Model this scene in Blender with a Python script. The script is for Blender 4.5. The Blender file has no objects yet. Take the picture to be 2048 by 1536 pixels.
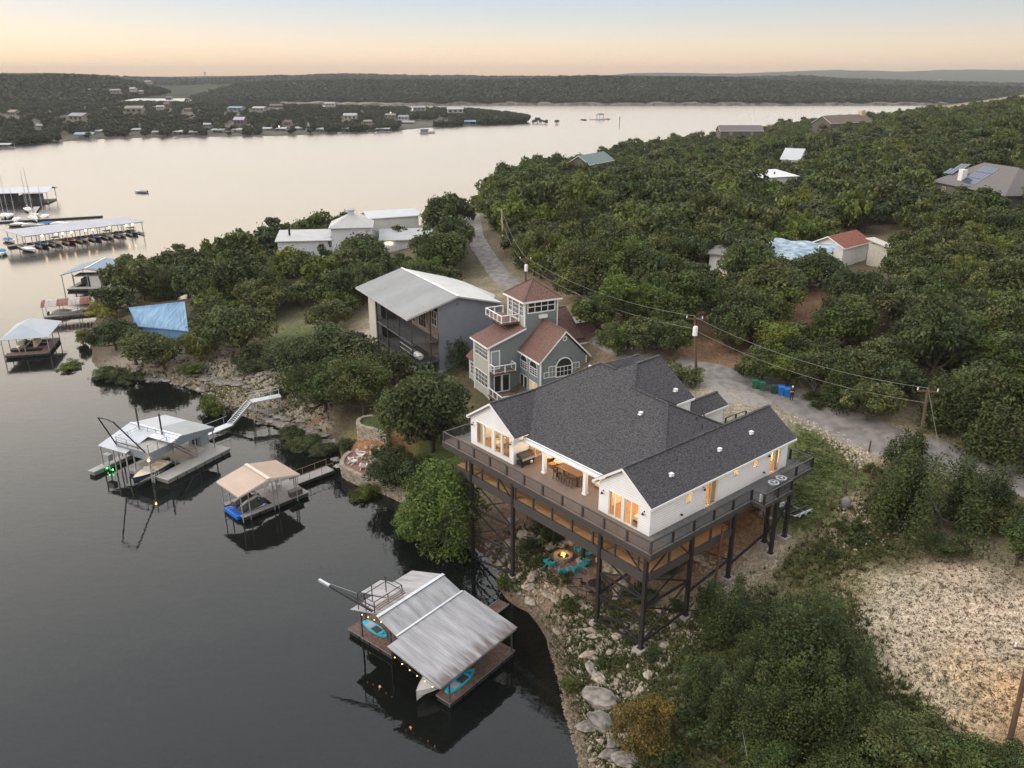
import bpy, bmesh, math, random
import numpy as np
from mathutils import Vector, Matrix, noise as mnoise

random.seed(7); RNG = np.random.default_rng(7)
SC = bpy.context.scene
COL = SC.collection

# ---------------------------------------------------------------- camera
CAM_H = 45.0; FOC = 1610.0; PITCH = math.atan(608 / 1610.0)
cp, sp = math.cos(PITCH), math.sin(PITCH)
cam_d = bpy.data.cameras.new('camera'); cam = bpy.data.objects.new('camera', cam_d); COL.objects.link(cam)
cam.location = (0, 0, CAM_H); cam.rotation_euler = (math.pi / 2 - PITCH, 0, 0)
cam_d.sensor_width = 36.0; cam_d.lens = 36.0 * FOC / 2048.0
cam_d.clip_start = 0.5; cam_d.clip_end = 40000
SC.camera = cam

# ---------------------------------------------------------------- sky, sun, exposure
SUN_EL, SUN_AZ = math.radians(4.0), math.radians(-38.0)      # azimuth from +Y, negative = left
w = bpy.data.worlds.new('World'); SC.world = w; w.use_nodes = True
nt = w.node_tree; nt.nodes.clear()
def N(nt, t, **k):
    n = nt.nodes.new(t)
    for a, b in k.items(): setattr(n, a, b)
    return n
out = N(nt, 'ShaderNodeOutputWorld'); bg = N(nt, 'ShaderNodeBackground')
sky = N(nt, 'ShaderNodeTexSky', sky_type='NISHITA'); sky.sun_disc = False
sky.sun_elevation = SUN_EL; sky.sun_rotation = SUN_AZ
sky.air_density = 1.0; sky.dust_density = 2.5; sky.ozone_density = 1.5; sky.altitude = 200
# dusk: the low-sun sky is blended with the peach-to-blue gradient of the photograph's evening
tcw = N(nt, 'ShaderNodeTexCoord'); sep = N(nt, 'ShaderNodeSeparateXYZ'); nt.links.new(tcw.outputs['Generated'], sep.inputs[0])
rpw = N(nt, 'ShaderNodeValToRGB'); nt.links.new(sep.outputs[2], rpw.inputs[0])
SKY = [(0.0, (1.22, .76, .43)), (.012, (1.28, .89, .54)), (.035, (1.08, .89, .66)), (.06, (.80, .80, .75)), (.085, (.62, .70, .79)), (.125, (2.10, 1.82, 1.50)), (.20, (2.95, 2.55, 2.08)), (.35, (2.4, 2.26, 2.08)), (.6, (1.80, 1.84, 1.90)), (1.0, (1.35, 1.44, 1.58))]
els = rpw.color_ramp.elements
while len(els) < len(SKY): els.new(.5)
for e, (p_, c_) in zip(els, SKY): e.position = p_; e.color = (*c_, 1)
azm = N(nt, 'ShaderNodeVectorMath', operation='DOT_PRODUCT'); nt.links.new(tcw.outputs['Generated'], azm.inputs[0]); azm.inputs[1].default_value = (math.sin(SUN_AZ), math.cos(SUN_AZ), 0)
mra = N(nt, 'ShaderNodeMapRange'); mra.inputs[1].default_value = -1; mra.inputs[2].default_value = 1; mra.inputs[3].default_value = .52; mra.inputs[4].default_value = 1.14; nt.links.new(azm.outputs['Value'], mra.inputs[0])
scw = N(nt, 'ShaderNodeVectorMath', operation='SCALE'); nt.links.new(rpw.outputs[0], scw.inputs[0]); nt.links.new(mra.outputs[0], scw.inputs['Scale'])
scn = N(nt, 'ShaderNodeVectorMath', operation='SCALE'); nt.links.new(sky.outputs[0], scn.inputs[0]); scn.inputs['Scale'].default_value = .10
mxw = N(nt, 'ShaderNodeMix', data_type='RGBA'); mxw.inputs[0].default_value = .94; nt.links.new(scn.outputs[0], mxw.inputs[6]); nt.links.new(scw.outputs[0], mxw.inputs[7])
nt.links.new(mxw.outputs[2], bg.inputs[0]); nt.links.new(bg.outputs[0], out.inputs[0]); bg.inputs[1].default_value = 1.0
sun_d = bpy.data.lights.new('sun', 'SUN'); sun = bpy.data.objects.new('sun', sun_d); COL.objects.link(sun)
sun_d.energy = 1.3; sun_d.angle = math.radians(30); sun_d.color = (1.0, 0.9, 0.8)
sdir = Vector((math.sin(math.radians(-105)) * math.cos(math.radians(38)), math.cos(math.radians(-105)) * math.cos(math.radians(38)), math.sin(math.radians(38))))
sun.rotation_euler = (-sdir).to_track_quat('-Z', 'Y').to_euler()
SC.view_settings.view_transform = 'Standard'; SC.view_settings.look = 'None'
SC.view_settings.exposure = 0.1; SC.view_settings.gamma = 1.0; SC.view_settings.use_curve_mapping = False
SC.cycles.max_bounces = 6; SC.cycles.diffuse_bounces = 3; SC.cycles.glossy_bounces = 3
SC.cycles.transmission_bounces = 4; SC.cycles.transparent_max_bounces = 6; SC.cycles.volume_bounces = 0
SC.cycles.use_denoising = True; SC.cycles.caustics_reflective = False; SC.cycles.caustics_refractive = False
SC.cycles.sample_clamp_indirect = 4.0

# ---------------------------------------------------------------- where a ray of the survey meets a level
def P(u, v, z=0.0):
    x = (u - 1024) / FOC; y = (768 - v) / FOC
    d = (x, cp + y * sp, -sp + y * cp); t = (z - CAM_H) / d[2]
    return (t * d[0], t * d[1], z)
def PD(u, v, Y):
    x = (u - 1024) / FOC; y = (768 - v) / FOC
    d = (x, cp + y * sp, -sp + y * cp); t = Y / d[1]
    return (t * d[0], Y, CAM_H + t * d[2])
def Q(X, Y, Z):
    dz = Z - CAM_H; dep = Y * cp - dz * sp; up = Y * sp + dz * cp
    return 1024 + FOC * X / dep, 768 - FOC * up / dep
class Fr:
    """local frame of a building: a runs along its first wall, b to the left of it"""
    def __init__(s, o, deg):
        s.o = o; s.deg = deg; s.rz = math.radians(deg); s.ca = math.cos(s.rz); s.sa = math.sin(s.rz)
    def hit(s, u, v, a=None, b=None, z=None):
        x = (u - 1024) / FOC; y = (768 - v) / FOC
        d = (x, cp + y * sp, -sp + y * cp); c = (-s.o[0], -s.o[1], CAM_H - s.o[2])
        l = lambda q: (q[0] * s.ca + q[1] * s.sa, -q[0] * s.sa + q[1] * s.ca, q[2])
        o, d = l(c), l(d)
        i, k = (0, a) if a is not None else (1, b) if b is not None else (2, z)
        t = (k - o[i]) / d[i]
        return tuple(o[j] + t * d[j] for j in range(3))
    def w(s, a, b, z=0):
        return (s.o[0] + a * s.ca - b * s.sa, s.o[1] + a * s.sa + b * s.ca, s.o[2] + z)

# ---------------------------------------------------------------- materials
MATS = {}
def mat(name, col, rough=0.7, var=0.15, scale=3.0, metal=0.0, bump=0.0, bscale=None, col2=None, emit=None, estr=0.0, spec=0.4, stretch=None, obj_rand=0.0, detail=4.0):
    if name in MATS: return MATS[name]
    m = bpy.data.materials.new(name); m.use_nodes = True; MATS[name] = m
    nt = m.node_tree; L = nt.links.new; b = nt.nodes['Principled BSDF']
    b.inputs['Roughness'].default_value = rough; b.inputs['Metallic'].default_value = metal
    b.inputs['Specular IOR Level'].default_value = spec
    tc = N(nt, 'ShaderNodeTexCoord'); mp = N(nt, 'ShaderNodeMapping')
    if stretch: mp.inputs['Scale'].default_value = stretch
    L(tc.outputs['Object'], mp.inputs[0])
    nz = N(nt, 'ShaderNodeTexNoise'); nz.inputs['Scale'].default_value = scale; nz.inputs['Detail'].default_value = detail
    L(mp.outputs[0], nz.inputs['Vector'])
    c = Vector(col); lo = c * (1 - var); hi = c * (1 + var) if col2 is None else Vector(col2)
    rp = N(nt, 'ShaderNodeValToRGB'); rp.color_ramp.elements[0].position = .32; rp.color_ramp.elements[1].position = .68
    rp.color_ramp.elements[0].color = (*lo, 1); rp.color_ramp.elements[1].color = (*hi, 1)
    L(nz.outputs[0], rp.inputs[0]); src = rp.outputs[0]
    if obj_rand:
        oi = N(nt, 'ShaderNodeObjectInfo'); hs = N(nt, 'ShaderNodeHueSaturation')
        mr = N(nt, 'ShaderNodeMapRange'); mr.inputs[3].default_value = 1 - obj_rand; mr.inputs[4].default_value = 1 + obj_rand
        L(oi.outputs['Random'], mr.inputs[0]); L(mr.outputs[0], hs.inputs['Value']); L(src, hs.inputs['Color']); src = hs.outputs[0]
    L(src, b.inputs['Base Color'])
    if bump:
        bp = N(nt, 'ShaderNodeBump'); bp.inputs['Strength'].default_value = bump; bp.inputs['Distance'].default_value = .03
        n2 = nz
        if bscale:
            n2 = N(nt, 'ShaderNodeTexNoise'); n2.inputs['Scale'].default_value = bscale; L(mp.outputs[0], n2.inputs['Vector'])
        L(n2.outputs[0], bp.inputs['Height']); L(bp.outputs[0], b.inputs['Normal'])
    if emit: b.inputs['Emission Color'].default_value = (*emit, 1); b.inputs['Emission Strength'].default_value = estr
    return m

# ---------------------------------------------------------------- mesh builder
class MB:
    def __init__(s): s.v = []; s.f = []; s.m = []
    def add(s, vs, fs, mi=0):
        k = len(s.v); s.v += [tuple(q) for q in vs]
        for q in fs: s.f.append([i + k for i in q]); s.m.append(mi)
        return s
    def bx(s, x0, x1, y0, y1, z0, z1, mi=0):
        return s.add([(x0, y0, z0), (x1, y0, z0), (x1, y1, z0), (x0, y1, z0), (x0, y0, z1), (x1, y0, z1), (x1, y1, z1), (x0, y1, z1)],
                     [(3, 2, 1, 0), (4, 5, 6, 7), (0, 1, 5, 4), (1, 2, 6, 5), (2, 3, 7, 6), (3, 0, 4, 7)], mi)
    def box(s, c, d, mi=0): return s.bx(c[0] - d[0] / 2, c[0] + d[0] / 2, c[1] - d[1] / 2, c[1] + d[1] / 2, c[2] - d[2] / 2, c[2] + d[2] / 2, mi)
    def beam(s, p, q, w=.1, h=None, mi=0):
        p, q = Vector(p), Vector(q); h = h or w; d = (q - p).normalized()
        up = Vector((0, 0, 1)) if abs(d.z) < .95 else Vector((0, 1, 0))
        r = d.cross(up).normalized() * w / 2; u = r.cross(d).normalized() * h / 2
        return s.add([p - r - u, p + r - u, p + r + u, p - r + u, q - r - u, q + r - u, q + r + u, q - r + u],
                     [(3, 2, 1, 0), (4, 5, 6, 7), (0, 1, 5, 4), (1, 2, 6, 5), (2, 3, 7, 6), (3, 0, 4, 7)][::1], mi)
    def tube(s, pts, r, n=6, mi=0, cap=True):
        pts = [Vector(q) for q in pts]; rings = []
        rr = r if isinstance(r, (list, tuple)) else [r] * len(pts)
        for i, q in enumerate(pts):
            d = (pts[min(i + 1, len(pts) - 1)] - pts[max(i - 1, 0)]).normalized()
            up = Vector((0, 0, 1)) if abs(d.z) < .9 else Vector((1, 0, 0))
            a = d.cross(up).normalized(); b = a.cross(d)
            rings.append([q + (a * math.cos(t) + b * math.sin(t)) * rr[i] for t in [2 * math.pi * j / n for j in range(n)]])
        vs = [x for g in rings for x in g]; fs = []
        for i in range(len(pts) - 1):
            for j in range(n): fs.append((i * n + j, i * n + (j + 1) % n, (i + 1) * n + (j + 1) % n, (i + 1) * n + j))
        if cap: fs += [tuple(range(n))[::-1], tuple(range((len(pts) - 1) * n, len(pts) * n))]
        return s.add(vs, fs, mi)
    def cyl(s, x, y, z0, z1, r, n=10, r2=None, mi=0): return s.tube([(x, y, z0), (x, y, z1)], [r, r if r2 is None else r2], n, mi)
    def slab(s, pts, t, mi=0):
        """polygon given anticlockwise from above, thickness t downwards"""
        n = len(pts); k = [tuple(q) for q in pts] + [(q[0], q[1], q[2] - t) for q in pts]
        return s.add(k, [tuple(range(n)), tuple(range(2 * n - 1, n - 1, -1))] + [(i, n + i, n + (i + 1) % n, (i + 1) % n) for i in range(n)], mi)
    def prism(s, pts, ax, d, mi=0):
        """polygon (3-D points) swept along vector"""
        n = len(pts); k = [tuple(q) for q in pts] + [tuple(Vector(q) + Vector(d)) for q in pts]
        return s.add(k, [tuple(range(n)), tuple(range(2 * n - 1, n - 1, -1))] + [(i, n + i, n + (i + 1) % n, (i + 1) % n) for i in range(n)], mi)
    def ball(s, c, r, n=8, m=5, mi=0, jit=0):
        rr = r if isinstance(r, (list, tuple)) else (r, r, r); vs = [(c[0], c[1], c[2] - rr[2])]; fs = []
        for i in range(1, m):
            th = -math.pi / 2 + math.pi * i / m
            for j in range(n):
                ph = 2 * math.pi * j / n; k = 1 + (random.uniform(-jit, jit) if jit else 0)
                vs.append((c[0] + rr[0] * math.cos(th) * math.cos(ph) * k, c[1] + rr[1] * math.cos(th) * math.sin(ph) * k, c[2] + rr[2] * math.sin(th) * k))
        vs.append((c[0], c[1], c[2] + rr[2])); t = len(vs) - 1
        for j in range(n):
            fs.append((0, 1 + (j + 1) % n, 1 + j)); fs.append((t, t - n + j, t - n + (j + 1) % n))
        for i in range(m - 2):
            for j in range(n):
                fs.append((1 + i * n + j, 1 + i * n + (j + 1) % n, 1 + (i + 1) * n + (j + 1) % n, 1 + (i + 1) * n + j))
        return s.add(vs, fs, mi)
    def mesh(s, name, mats, smooth=False, fix=True):
        me = bpy.data.meshes.new(name); me.from_pydata(s.v, [], s.f)
        for m in (mats if isinstance(mats, (list, tuple)) else [mats]): me.materials.append(m)
        if any(s.m): me.polygons.foreach_set('material_index', s.m)
        if fix:
            bm = bmesh.new(); bm.from_mesh(me); bmesh.ops.recalc_face_normals(bm, faces=bm.faces); bm.to_mesh(me); bm.free()
        if smooth: me.polygons.foreach_set('use_smooth', [True] * len(me.polygons))
        me.update(); return me
    def obj(s, name, mats, parent=None, loc=(0, 0, 0), rz=0, smooth=False, **props):
        return link(name, s.mesh(name, mats, smooth), parent, loc, rz, **props)
def link(name, me, parent=None, loc=(0, 0, 0), rz=0, **props):
    o = bpy.data.objects.new(name, me); COL.objects.link(o); o.location = loc; o.rotation_euler = (0, 0, rz)
    if parent is not None: o.parent = parent
    for k, v in props.items(): o[k] = v
    return o
def thing(name, label, cat, loc=(0, 0, 0), rz=0, group=None):
    o = link(name, None, None, loc, rz, label=label, category=cat)
    o.empty_display_size = .3
    if group: o['group'] = group
    return o
def tag(o, label, cat, group=None):
    o['label'] = label; o['category'] = cat
    if group: o['group'] = group
    return o
KIDS = {}
def copy_tree(o, loc=None, rz=None, parent=None, scale=None, **props):
    c = o.copy(); COL.objects.link(c)
    if parent is not None: c.parent = parent
    if loc is not None: c.location = loc
    if rz is not None: c.rotation_euler = (0, 0, rz)
    if scale is not None: c.scale = scale if isinstance(scale, (tuple, list)) else (scale,) * 3
    for k, v in props.items(): c[k] = v
    if o.name not in KIDS: KIDS[o.name] = list(o.children)
    for ch in KIDS[o.name]: copy_tree(ch, parent=c)
    return c
def inst(o, parent, loc, rz=None, scale=None, rot=None):
    c = o.copy(); COL.objects.link(c); c.parent = parent; c.location = loc
    if rz is not None: c.rotation_euler = (0, 0, rz)
    if rot is not None: c.rotation_euler = rot
    if scale is not None: c.scale = scale if isinstance(scale, (tuple, list)) else (scale,) * 3
    return c
def R(d): return math.radians(d)
# ---------------------------------------------------------------- the lie of the land
SHORE = [(1172,1536),(1150,1470),(1128,1400),(1112,1330),(1096,1270),(1062,1222),(1020,1150),(985,1120),(940,1085),(880,1050),(818,1000),(765,968),(712,938),(684,905),(668,880),(630,868),(590,862),(548,852),(500,836),(452,812),(400,786),(340,768),(262,752),(205,742),(182,716),(176,680),(190,640),(205,600),(232,570),(280,550),
         (350,540),(430,520),(520,500),(600,490),(700,470),(800,450),(880,430),(950,400),(1000,372),(1080,345),(1180,318),(1300,300),(1420,285),(1560,262),(1700,240),(1800,226),(1900,216),(2048,203)]
CT = []     # x, y, z
sw = [P(u, v, 0) for u, v in SHORE]
for i, q in enumerate(sw):
    CT.append((q[0], q[1], 0))
    a = Vector(sw[max(i - 1, 0)][:2]); b = Vector(sw[min(i + 1, len(sw) - 1)][:2]); t = (b - a).normalized()
    n = Vector((-t.y, t.x))                     # left of travel = water
    d = 4 if i < 27 else 12
    CT.append((q[0] + n.x * d, q[1] + n.y * d, -1.5 if i < 27 else -2.5))
for q in [(20,30),(5,42),(-8,60),(-20,75),(-45,95),(-70,120),(-60,170),(-20,260),(60,420),(160,620),(-40,60),(-100,140),(-90,220)]: CT.append((q[0] - 12 if q[1] < 50 else q[0], q[1], -4))
LAND = [(1240,1530,1.3),(1230,1400,1.2),(1185,1300,1.3),(1280,1299,2.2),(1194,1245,2.0),(1150,1215,1.9),(1375,1240,3.0),(1460,1158,4.4),(1545,1075,6.3),(1500,1118,4.6),
 (1029,1143,1.5),(1075,1130,1.8),(1130,1120,2.3),(1160,1090,2.4),(1220,1180,2.4),(1260,1130,3.0),(1350,1110,4.2),(1420,1060,5.5),(1500,1030,6.8),(1100,1040,3.0),(1000,1080,1.2),(960,1050,1.0),
 (1640,1020,7.8),(1600,990,8.2),(1650,920,9.6),(1620,860,10.8),(1720,930,9.8),(1583,795,11.8),(1480,760,12.2),(1400,745,12.4),(1780,890,11.4),(1900,930,10.6),(2045,965,10.0),(1400,690,13.2),(1000,540,11.5),(1060,600,11.5),(1150,640,12),(950,470,13.5),(930,430,13),
 (1450,800,12.0),(1380,790,12.0),(1250,720,11.8),(1120,690,11),
 (1750,1060,8.0),(1850,1100,8.2),(2000,1180,8.2),(1900,1280,6.8),(2040,1400,6.0),(1700,1180,6.8),(1600,1150,5.8),(1500,1300,4.2),(1400,1400,3.0),(1340,1480,2.6),(1600,1450,4.2),(1800,1450,5.0),(1980,1530,4.6),(1500,1530,3.2),
 (979,796,5.3),(940,800,5.0),(1010,830,5.0),(1040,815,5.2),(900,760,4.6),(850,800,3.8),(760,838,3.9),(700,700,5.0),(755,701,5.2),(830,735,5.0),(880,700,6.5),(960,640,10),
 (720,905,1.6),(770,940,1.6),(800,915,1.8),(860,920,2.6),(900,900,3.4),(940,960,3.2),(600,700,3.6),(540,770,2.8),(600,790,2.6),(500,740,2.0),(440,740,1.3),(350,735,.8),(650,850,1.0),(600,835,.8),(690,820,2.2),(520,690,3.4),(430,650,3.2),(330,650,2.4),(260,680,1.2),(230,720,.6),
 (300,600,2.5),(450,580,5),(560,560,6.5),(700,560,8),(640,500,7),(800,510,9.5),(720,480,8),(560,510,4.5),(450,540,3),(850,470,11),
 (1600,620,14.5),(1550,520,15),(1700,500,15.5),(1300,560,14),(1200,480,14),(1100,420,12.5),(1300,400,12.5),(1250,350,8),(1450,350,11),(1550,330,12.5),(1930,390,16),(1750,420,16),(1600,400,14.5),(1850,600,15.5),(2000,700,14),(2040,560,17),(1800,720,13.5),(1700,300,11),(2040,420,18),(1900,300,17),(2040,300,23),(1800,260,10),(1950,250,18),(2048,235,25)]
for u, v, z in LAND:
    q = P(u, v, z); CT.append(q)
CT += [(60,25,4),(90,40,6.5),(120,70,10),(150,110,14),(220,180,20),(330,330,30),(500,600,38),(250,600,12),(330,800,10),(40,20,1.5)]
CT = np.array(CT, float)
def _tps(CT, lam=0.6):
    n = len(CT); X = CT[:, :2] / 100.0
    d = np.linalg.norm(X[:, None] - X[None], axis=2)
    K = np.where(d > 0, d ** 2 * np.log(d + 1e-12), 0) + np.eye(n) * lam * 1e-3
    Pm = np.c_[np.ones(n), X]; A = np.block([[K, Pm], [Pm.T, np.zeros((3, 3))]])
    return X, np.linalg.solve(A, np.r_[CT[:, 2], np.zeros(3)])
_TX, _TW = _tps(CT)
def gz_np(x, y):
    sh = np.shape(x); p = np.c_[np.ravel(x), np.ravel(y)] / 100.0; o = np.empty(len(p))
    for i in range(0, len(p), 20000):
        q = p[i:i + 20000]; d2 = ((q[:, None] - _TX[None]) ** 2).sum(2)
        o[i:i + 20000] = (np.where(d2 > 0, .5 * d2 * np.log(d2 + 1e-12), 0)) @ _TW[:-3] + _TW[-3] + q @ _TW[-2:]
    return np.clip(o, -5, 60).reshape(sh)
def gz(x, y): return float(gz_np(np.array([x]), np.array([y]))[0])
def G(u, v):
    """where the survey ray meets the ground"""
    z = 5.0
    x, y, _ = P(u, v, z)
    for _ in range(40):
        z2 = gz(x, y); z += (max(z2, -1) - z) * .5; x, y, _ = P(u, v, z)
    return (x, y, gz(x, y))
def inpoly(px, py, poly):
    px = np.asarray(px); py = np.asarray(py); r = np.zeros(px.shape, bool); n = len(poly); j = n - 1
    for i in range(n):
        xi, yi = poly[i]; xj, yj = poly[j]
        c = ((yi > py) != (yj > py)) & (px < (xj - xi) * (py - yi) / (yj - yi + 1e-12) + xi)
        r ^= c; j = i
    return r
# road centre line (ground pixels) -> world
ROAD_PX = [(2120,985),(2040,958),(1960,938),(1860,912),(1780,884),(1700,850),(1620,812),(1540,780),(1470,758),(1400,742),(1330,728),(1230,690),(1140,650),(1070,610),(1010,560),(985,530),(965,500),(950,475),(935,452),(925,438)]
ROAD = [G(u, v) for u, v in ROAD_PX]
def dist_line(x, y, pts):
    d = np.full(np.shape(x), 1e9)
    for a, b in zip(pts[:-1], pts[1:]):
        ax, ay = a[:2]; bx, by = b[0] - ax, b[1] - ay; L = bx * bx + by * by + 1e-9
        t = np.clip(((x - ax) * bx + (y - ay) * by) / L, 0, 1)
        d = np.minimum(d, np.hypot(x - ax - t * bx, y - ay - t * by))
    return d
# ground colours: what grows or lies there (grass, soil, gravel, rock, mud)
GRASS=(.105,.135,.045); DRY=(.10,.095,.045); SOIL=(.30,.235,.165); PALE=(.48,.39,.305); RED=(.27,.145,.08); GRAV=(.30,.26,.21); ROCK=(.33,.29,.245); LITTER=(.085,.07,.045); MUD=(.05,.04,.022); BRICK=(.26,.125,.075)
GC = [(1650,930,GRASS),(1700,960,GRASS),(1620,880,GRASS),(1600,1000,GRASS),(1580,1040,GRASS),(1680,900,GRASS),(1640,1030,GRASS),(1740,905,SOIL),(1690,875,SOIL),(1620,840,GRAV),(1720,890,PALE),(1760,960,DRY),(1720,1010,SOIL),(1680,1060,SOIL),(1740,1080,DRY),(1640,1090,DRY),(1600,1120,DRY),
 (1900,1150,PALE),(1960,1200,PALE),(1880,1240,PALE),(1980,1300,PALE),(2020,1380,(.50,.33,.19)),(1950,1340,(.48,.36,.24)),(1800,1180,(.44,.38,.29)),(1850,1080,(.36,.31,.22)),(1780,1110,DRY),(1700,1180,(.26,.22,.13)),(1760,1230,(.44,.38,.29)),(1640,1180,DRY),(1820,1290,PALE),(1880,1380,(.46,.38,.27)),(1960,1450,(.42,.31,.2)),(2040,1500,(.28,.18,.1)),(2000,1100,(.28,.25,.17)),(2040,1250,PALE),(1900,1030,LITTER),(2040,1040,LITTER),(1950,1000,LITTER),
 (1430,1060,RED),(1480,1050,RED),(1500,1080,(.3,.2,.13)),(1400,1100,RED),(1350,1130,(.24,.17,.1)),(1540,1100,PALE),(1440,1180,GRAV),(1320,1220,(.22,.18,.13)),(1400,1230,GRAV),(1250,1130,(.22,.14,.09)),(1160,1120,(.2,.13,.09)),(1200,1190,(.2,.15,.11)),(1100,1060,LITTER),(1050,1060,(.26,.17,.13)),(1030,1100,(.2,.15,.11)),
 (1210,1290,ROCK),(1250,1340,ROCK),(1310,1330,ROCK),(1180,1370,ROCK),(1300,1420,(.2,.17,.11)),(1220,1420,ROCK),(1180,1480,(.2,.15,.11)),(1250,1510,(.16,.13,.09)),(1400,1500,LITTER),(1500,1480,LITTER),(1700,1500,LITTER),(1380,1280,DRY),(1440,1330,LITTER),(1600,1300,LITTER),
 (600,690,GRASS),(560,710,GRASS),(640,680,GRASS),(660,690,PALE),(700,675,PALE),(735,672,PALE),(600,745,DRY),(520,750,ROCK),(430,735,ROCK),(360,740,ROCK),(470,770,DRY),(540,800,GRAV),(600,820,ROCK),(640,840,GRAV),(700,830,LITTER),(760,838,GRASS),(860,925,GRASS),(885,935,GRASS),(720,905,BRICK),(740,930,BRICK),(280,740,ROCK),(450,700,LITTER),
 (600,560,LITTER),(500,610,LITTER),(300,650,LITTER),(800,560,LITTER),(900,760,LITTER),(1000,840,LITTER),(1590,640,(.23,.135,.085)),(1610,610,(.23,.135,.085)),(1420,715,(.23,.14,.09)),(1415,690,(.23,.14,.09)),(1600,700,LITTER),(1500,560,LITTER),(1800,600,LITTER),(1500,420,LITTER),(1800,400,LITTER),(1400,800,GRAV),(1440,810,GRAV),(1500,820,GRAV),(1460,770,GRAV),(1350,760,GRAV)]
_gp = [(*G(u, v), c) for u, v, c in GC]
_gx = np.array([q[:2] for q in _gp]); _gc = np.array([q[3] for q in _gp])
def gcol(x, y):
    p = np.c_[np.ravel(x), np.ravel(y)]; o = np.empty((len(p), 3))
    for i in range(0, len(p), 20000):
        d2 = ((p[i:i + 20000, None] - _gx[None]) ** 2).sum(2); wt = 1 / (d2 + 1.5) ** 2
        o[i:i + 20000] = wt @ _gc / wt.sum(1, keepdims=True)
    return o
# ---- ground sheet
rows = [8.0]
while rows[-1] < 1500: rows.append(rows[-1] * 1.0085 + .06)
rows = np.array(rows); cols = np.linspace(-1.15, 1.6, 400)
YY = np.repeat(rows[:, None], len(cols), 1); XX = (YY + 12) * cols[None]
ZZ = gz_np(XX, YY)
wob = np.array([mnoise.fractal(Vector((x * .35, y * .35, 0)), 1, 2, 4) for x, y in zip(XX.ravel(), YY.ravel())]).reshape(XX.shape)
amp = np.clip((ZZ + 1.2) / 2.5, 0.1, 1) * .22
droad = dist_line(XX, YY, ROAD)
amp *= np.clip((droad - 2.2) / 3, 0.03, 1)
ZZ = ZZ + wob * amp
nr, nc = XX.shape
def gnd_np(x, y):
    z = gz_np(x, y); w_ = np.array([mnoise.fractal(Vector((a * .35, b * .35, 0)), 1, 2, 4) for a, b in zip(x, y)]); return z + w_ * np.clip((z + 1.2) / 2.5, .1, 1) * .22 * np.clip((dist_line(x, y, ROAD) - 2.2) / 3, .03, 1)
idx = np.arange(nr * nc).reshape(nr, nc)
F4 = np.stack([idx[:-1, :-1], idx[:-1, 1:], idx[1:, 1:], idx[1:, :-1]], -1).reshape(-1, 4)
def grid_mesh(name, V, F, mat_, cols_=None, smooth=True):
    me = bpy.data.meshes.new(name); me.vertices.add(len(V)); me.vertices.foreach_set('co', np.asarray(V, np.float32).ravel())
    k = F.shape[1]; me.loops.add(F.size); me.loops.foreach_set('vertex_index', F.ravel().astype(np.int32))
    me.polygons.add(len(F)); me.polygons.foreach_set('loop_start', np.arange(0, F.size, k, dtype=np.int32)); me.polygons.foreach_set('loop_total', np.full(len(F), k, np.int32))
    if smooth: me.polygons.foreach_set('use_smooth', np.ones(len(F), bool))
    me.materials.append(mat_); me.update(calc_edges=True)
    if cols_ is not None:
        at = me.color_attributes.new('tint', 'FLOAT_COLOR', 'POINT'); at.data.foreach_set('color', np.c_[cols_, np.ones(len(cols_))].astype(np.float32).ravel())
    me.validate(); return me
cg = gcol(XX, YY)
dg = np.clip((-ZZ.ravel() - .1) / .9, 0, 1)[:, None]            # lake bed: silt instead of stone
cg = cg * (1 - dg) + np.array(MUD) * dg
shr = (np.clip(1 - np.abs(ZZ.ravel() - .1) / .6, 0, 1) * .75)[:, None]   # wave-washed strip of wet soil and pebbles
cg = cg * (1 - shr) + np.array((.075, .056, .036)) * shr
def ground_mat():
    m = bpy.data.materials.new('ground'); m.use_nodes = True; nt = m.node_tree; L = nt.links.new; b = nt.nodes['Principled BSDF']
    at = N(nt, 'ShaderNodeAttribute', attribute_name='tint'); tc = N(nt, 'ShaderNodeTexCoord')
    def nz(s, d=5):
        n = N(nt, 'ShaderNodeTexNoise'); n.inputs['Scale'].default_value = s; n.inputs['Detail'].default_value = d; n.inputs['Roughness'].default_value = .65; L(tc.outputs['Object'], n.inputs['Vector']); return n
    n1, n2, n3 = nz(.35), nz(2.6), nz(9, 2)
    def ramp(src, p0, c0, p1, c1):
        r = N(nt, 'ShaderNodeValToRGB'); e = r.color_ramp.elements; e[0].position = p0; e[1].position = p1; e[0].color = c0; e[1].color = c1; L(src, r.inputs[0]); return r
    def mul(a, b_):
        x = N(nt, 'ShaderNodeMix', data_type='RGBA', blend_type='MULTIPLY'); x.inputs[0].default_value = 1; L(a, x.inputs[6]); L(b_, x.inputs[7]); return x.outputs[2]
    c = mul(at.outputs[0], ramp(n1.outputs[0], .3, (.74, .76, .72, 1), .7, (1.22, 1.18, 1.15, 1)).outputs[0])
    c = mul(c, ramp(n2.outputs[0], .35, (.70, .70, .69, 1), .65, (1.28, 1.26, 1.22, 1)).outputs[0])
    c = mul(c, ramp(n3.outputs[0], .36, (.6, .6, .58, 1), .62, (1.25, 1.25, 1.25, 1)).outputs[0])
    L(c, b.inputs['Base Color']); b.inputs['Roughness'].default_value = .95; b.inputs['Specular IOR Level'].default_value = .15
    bp = N(nt, 'ShaderNodeBump'); bp.inputs['Strength'].default_value = .8; bp.inputs['Distance'].default_value = .15
    L(n2.outputs[0], bp.inputs['Height']); L(bp.outputs[0], b.inputs['Normal']); return m
GROUND = ground_mat()
link('ground', grid_mesh('ground', np.c_[XX.ravel(), YY.ravel(), ZZ.ravel()], F4, GROUND, cg), kind='structure')

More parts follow.
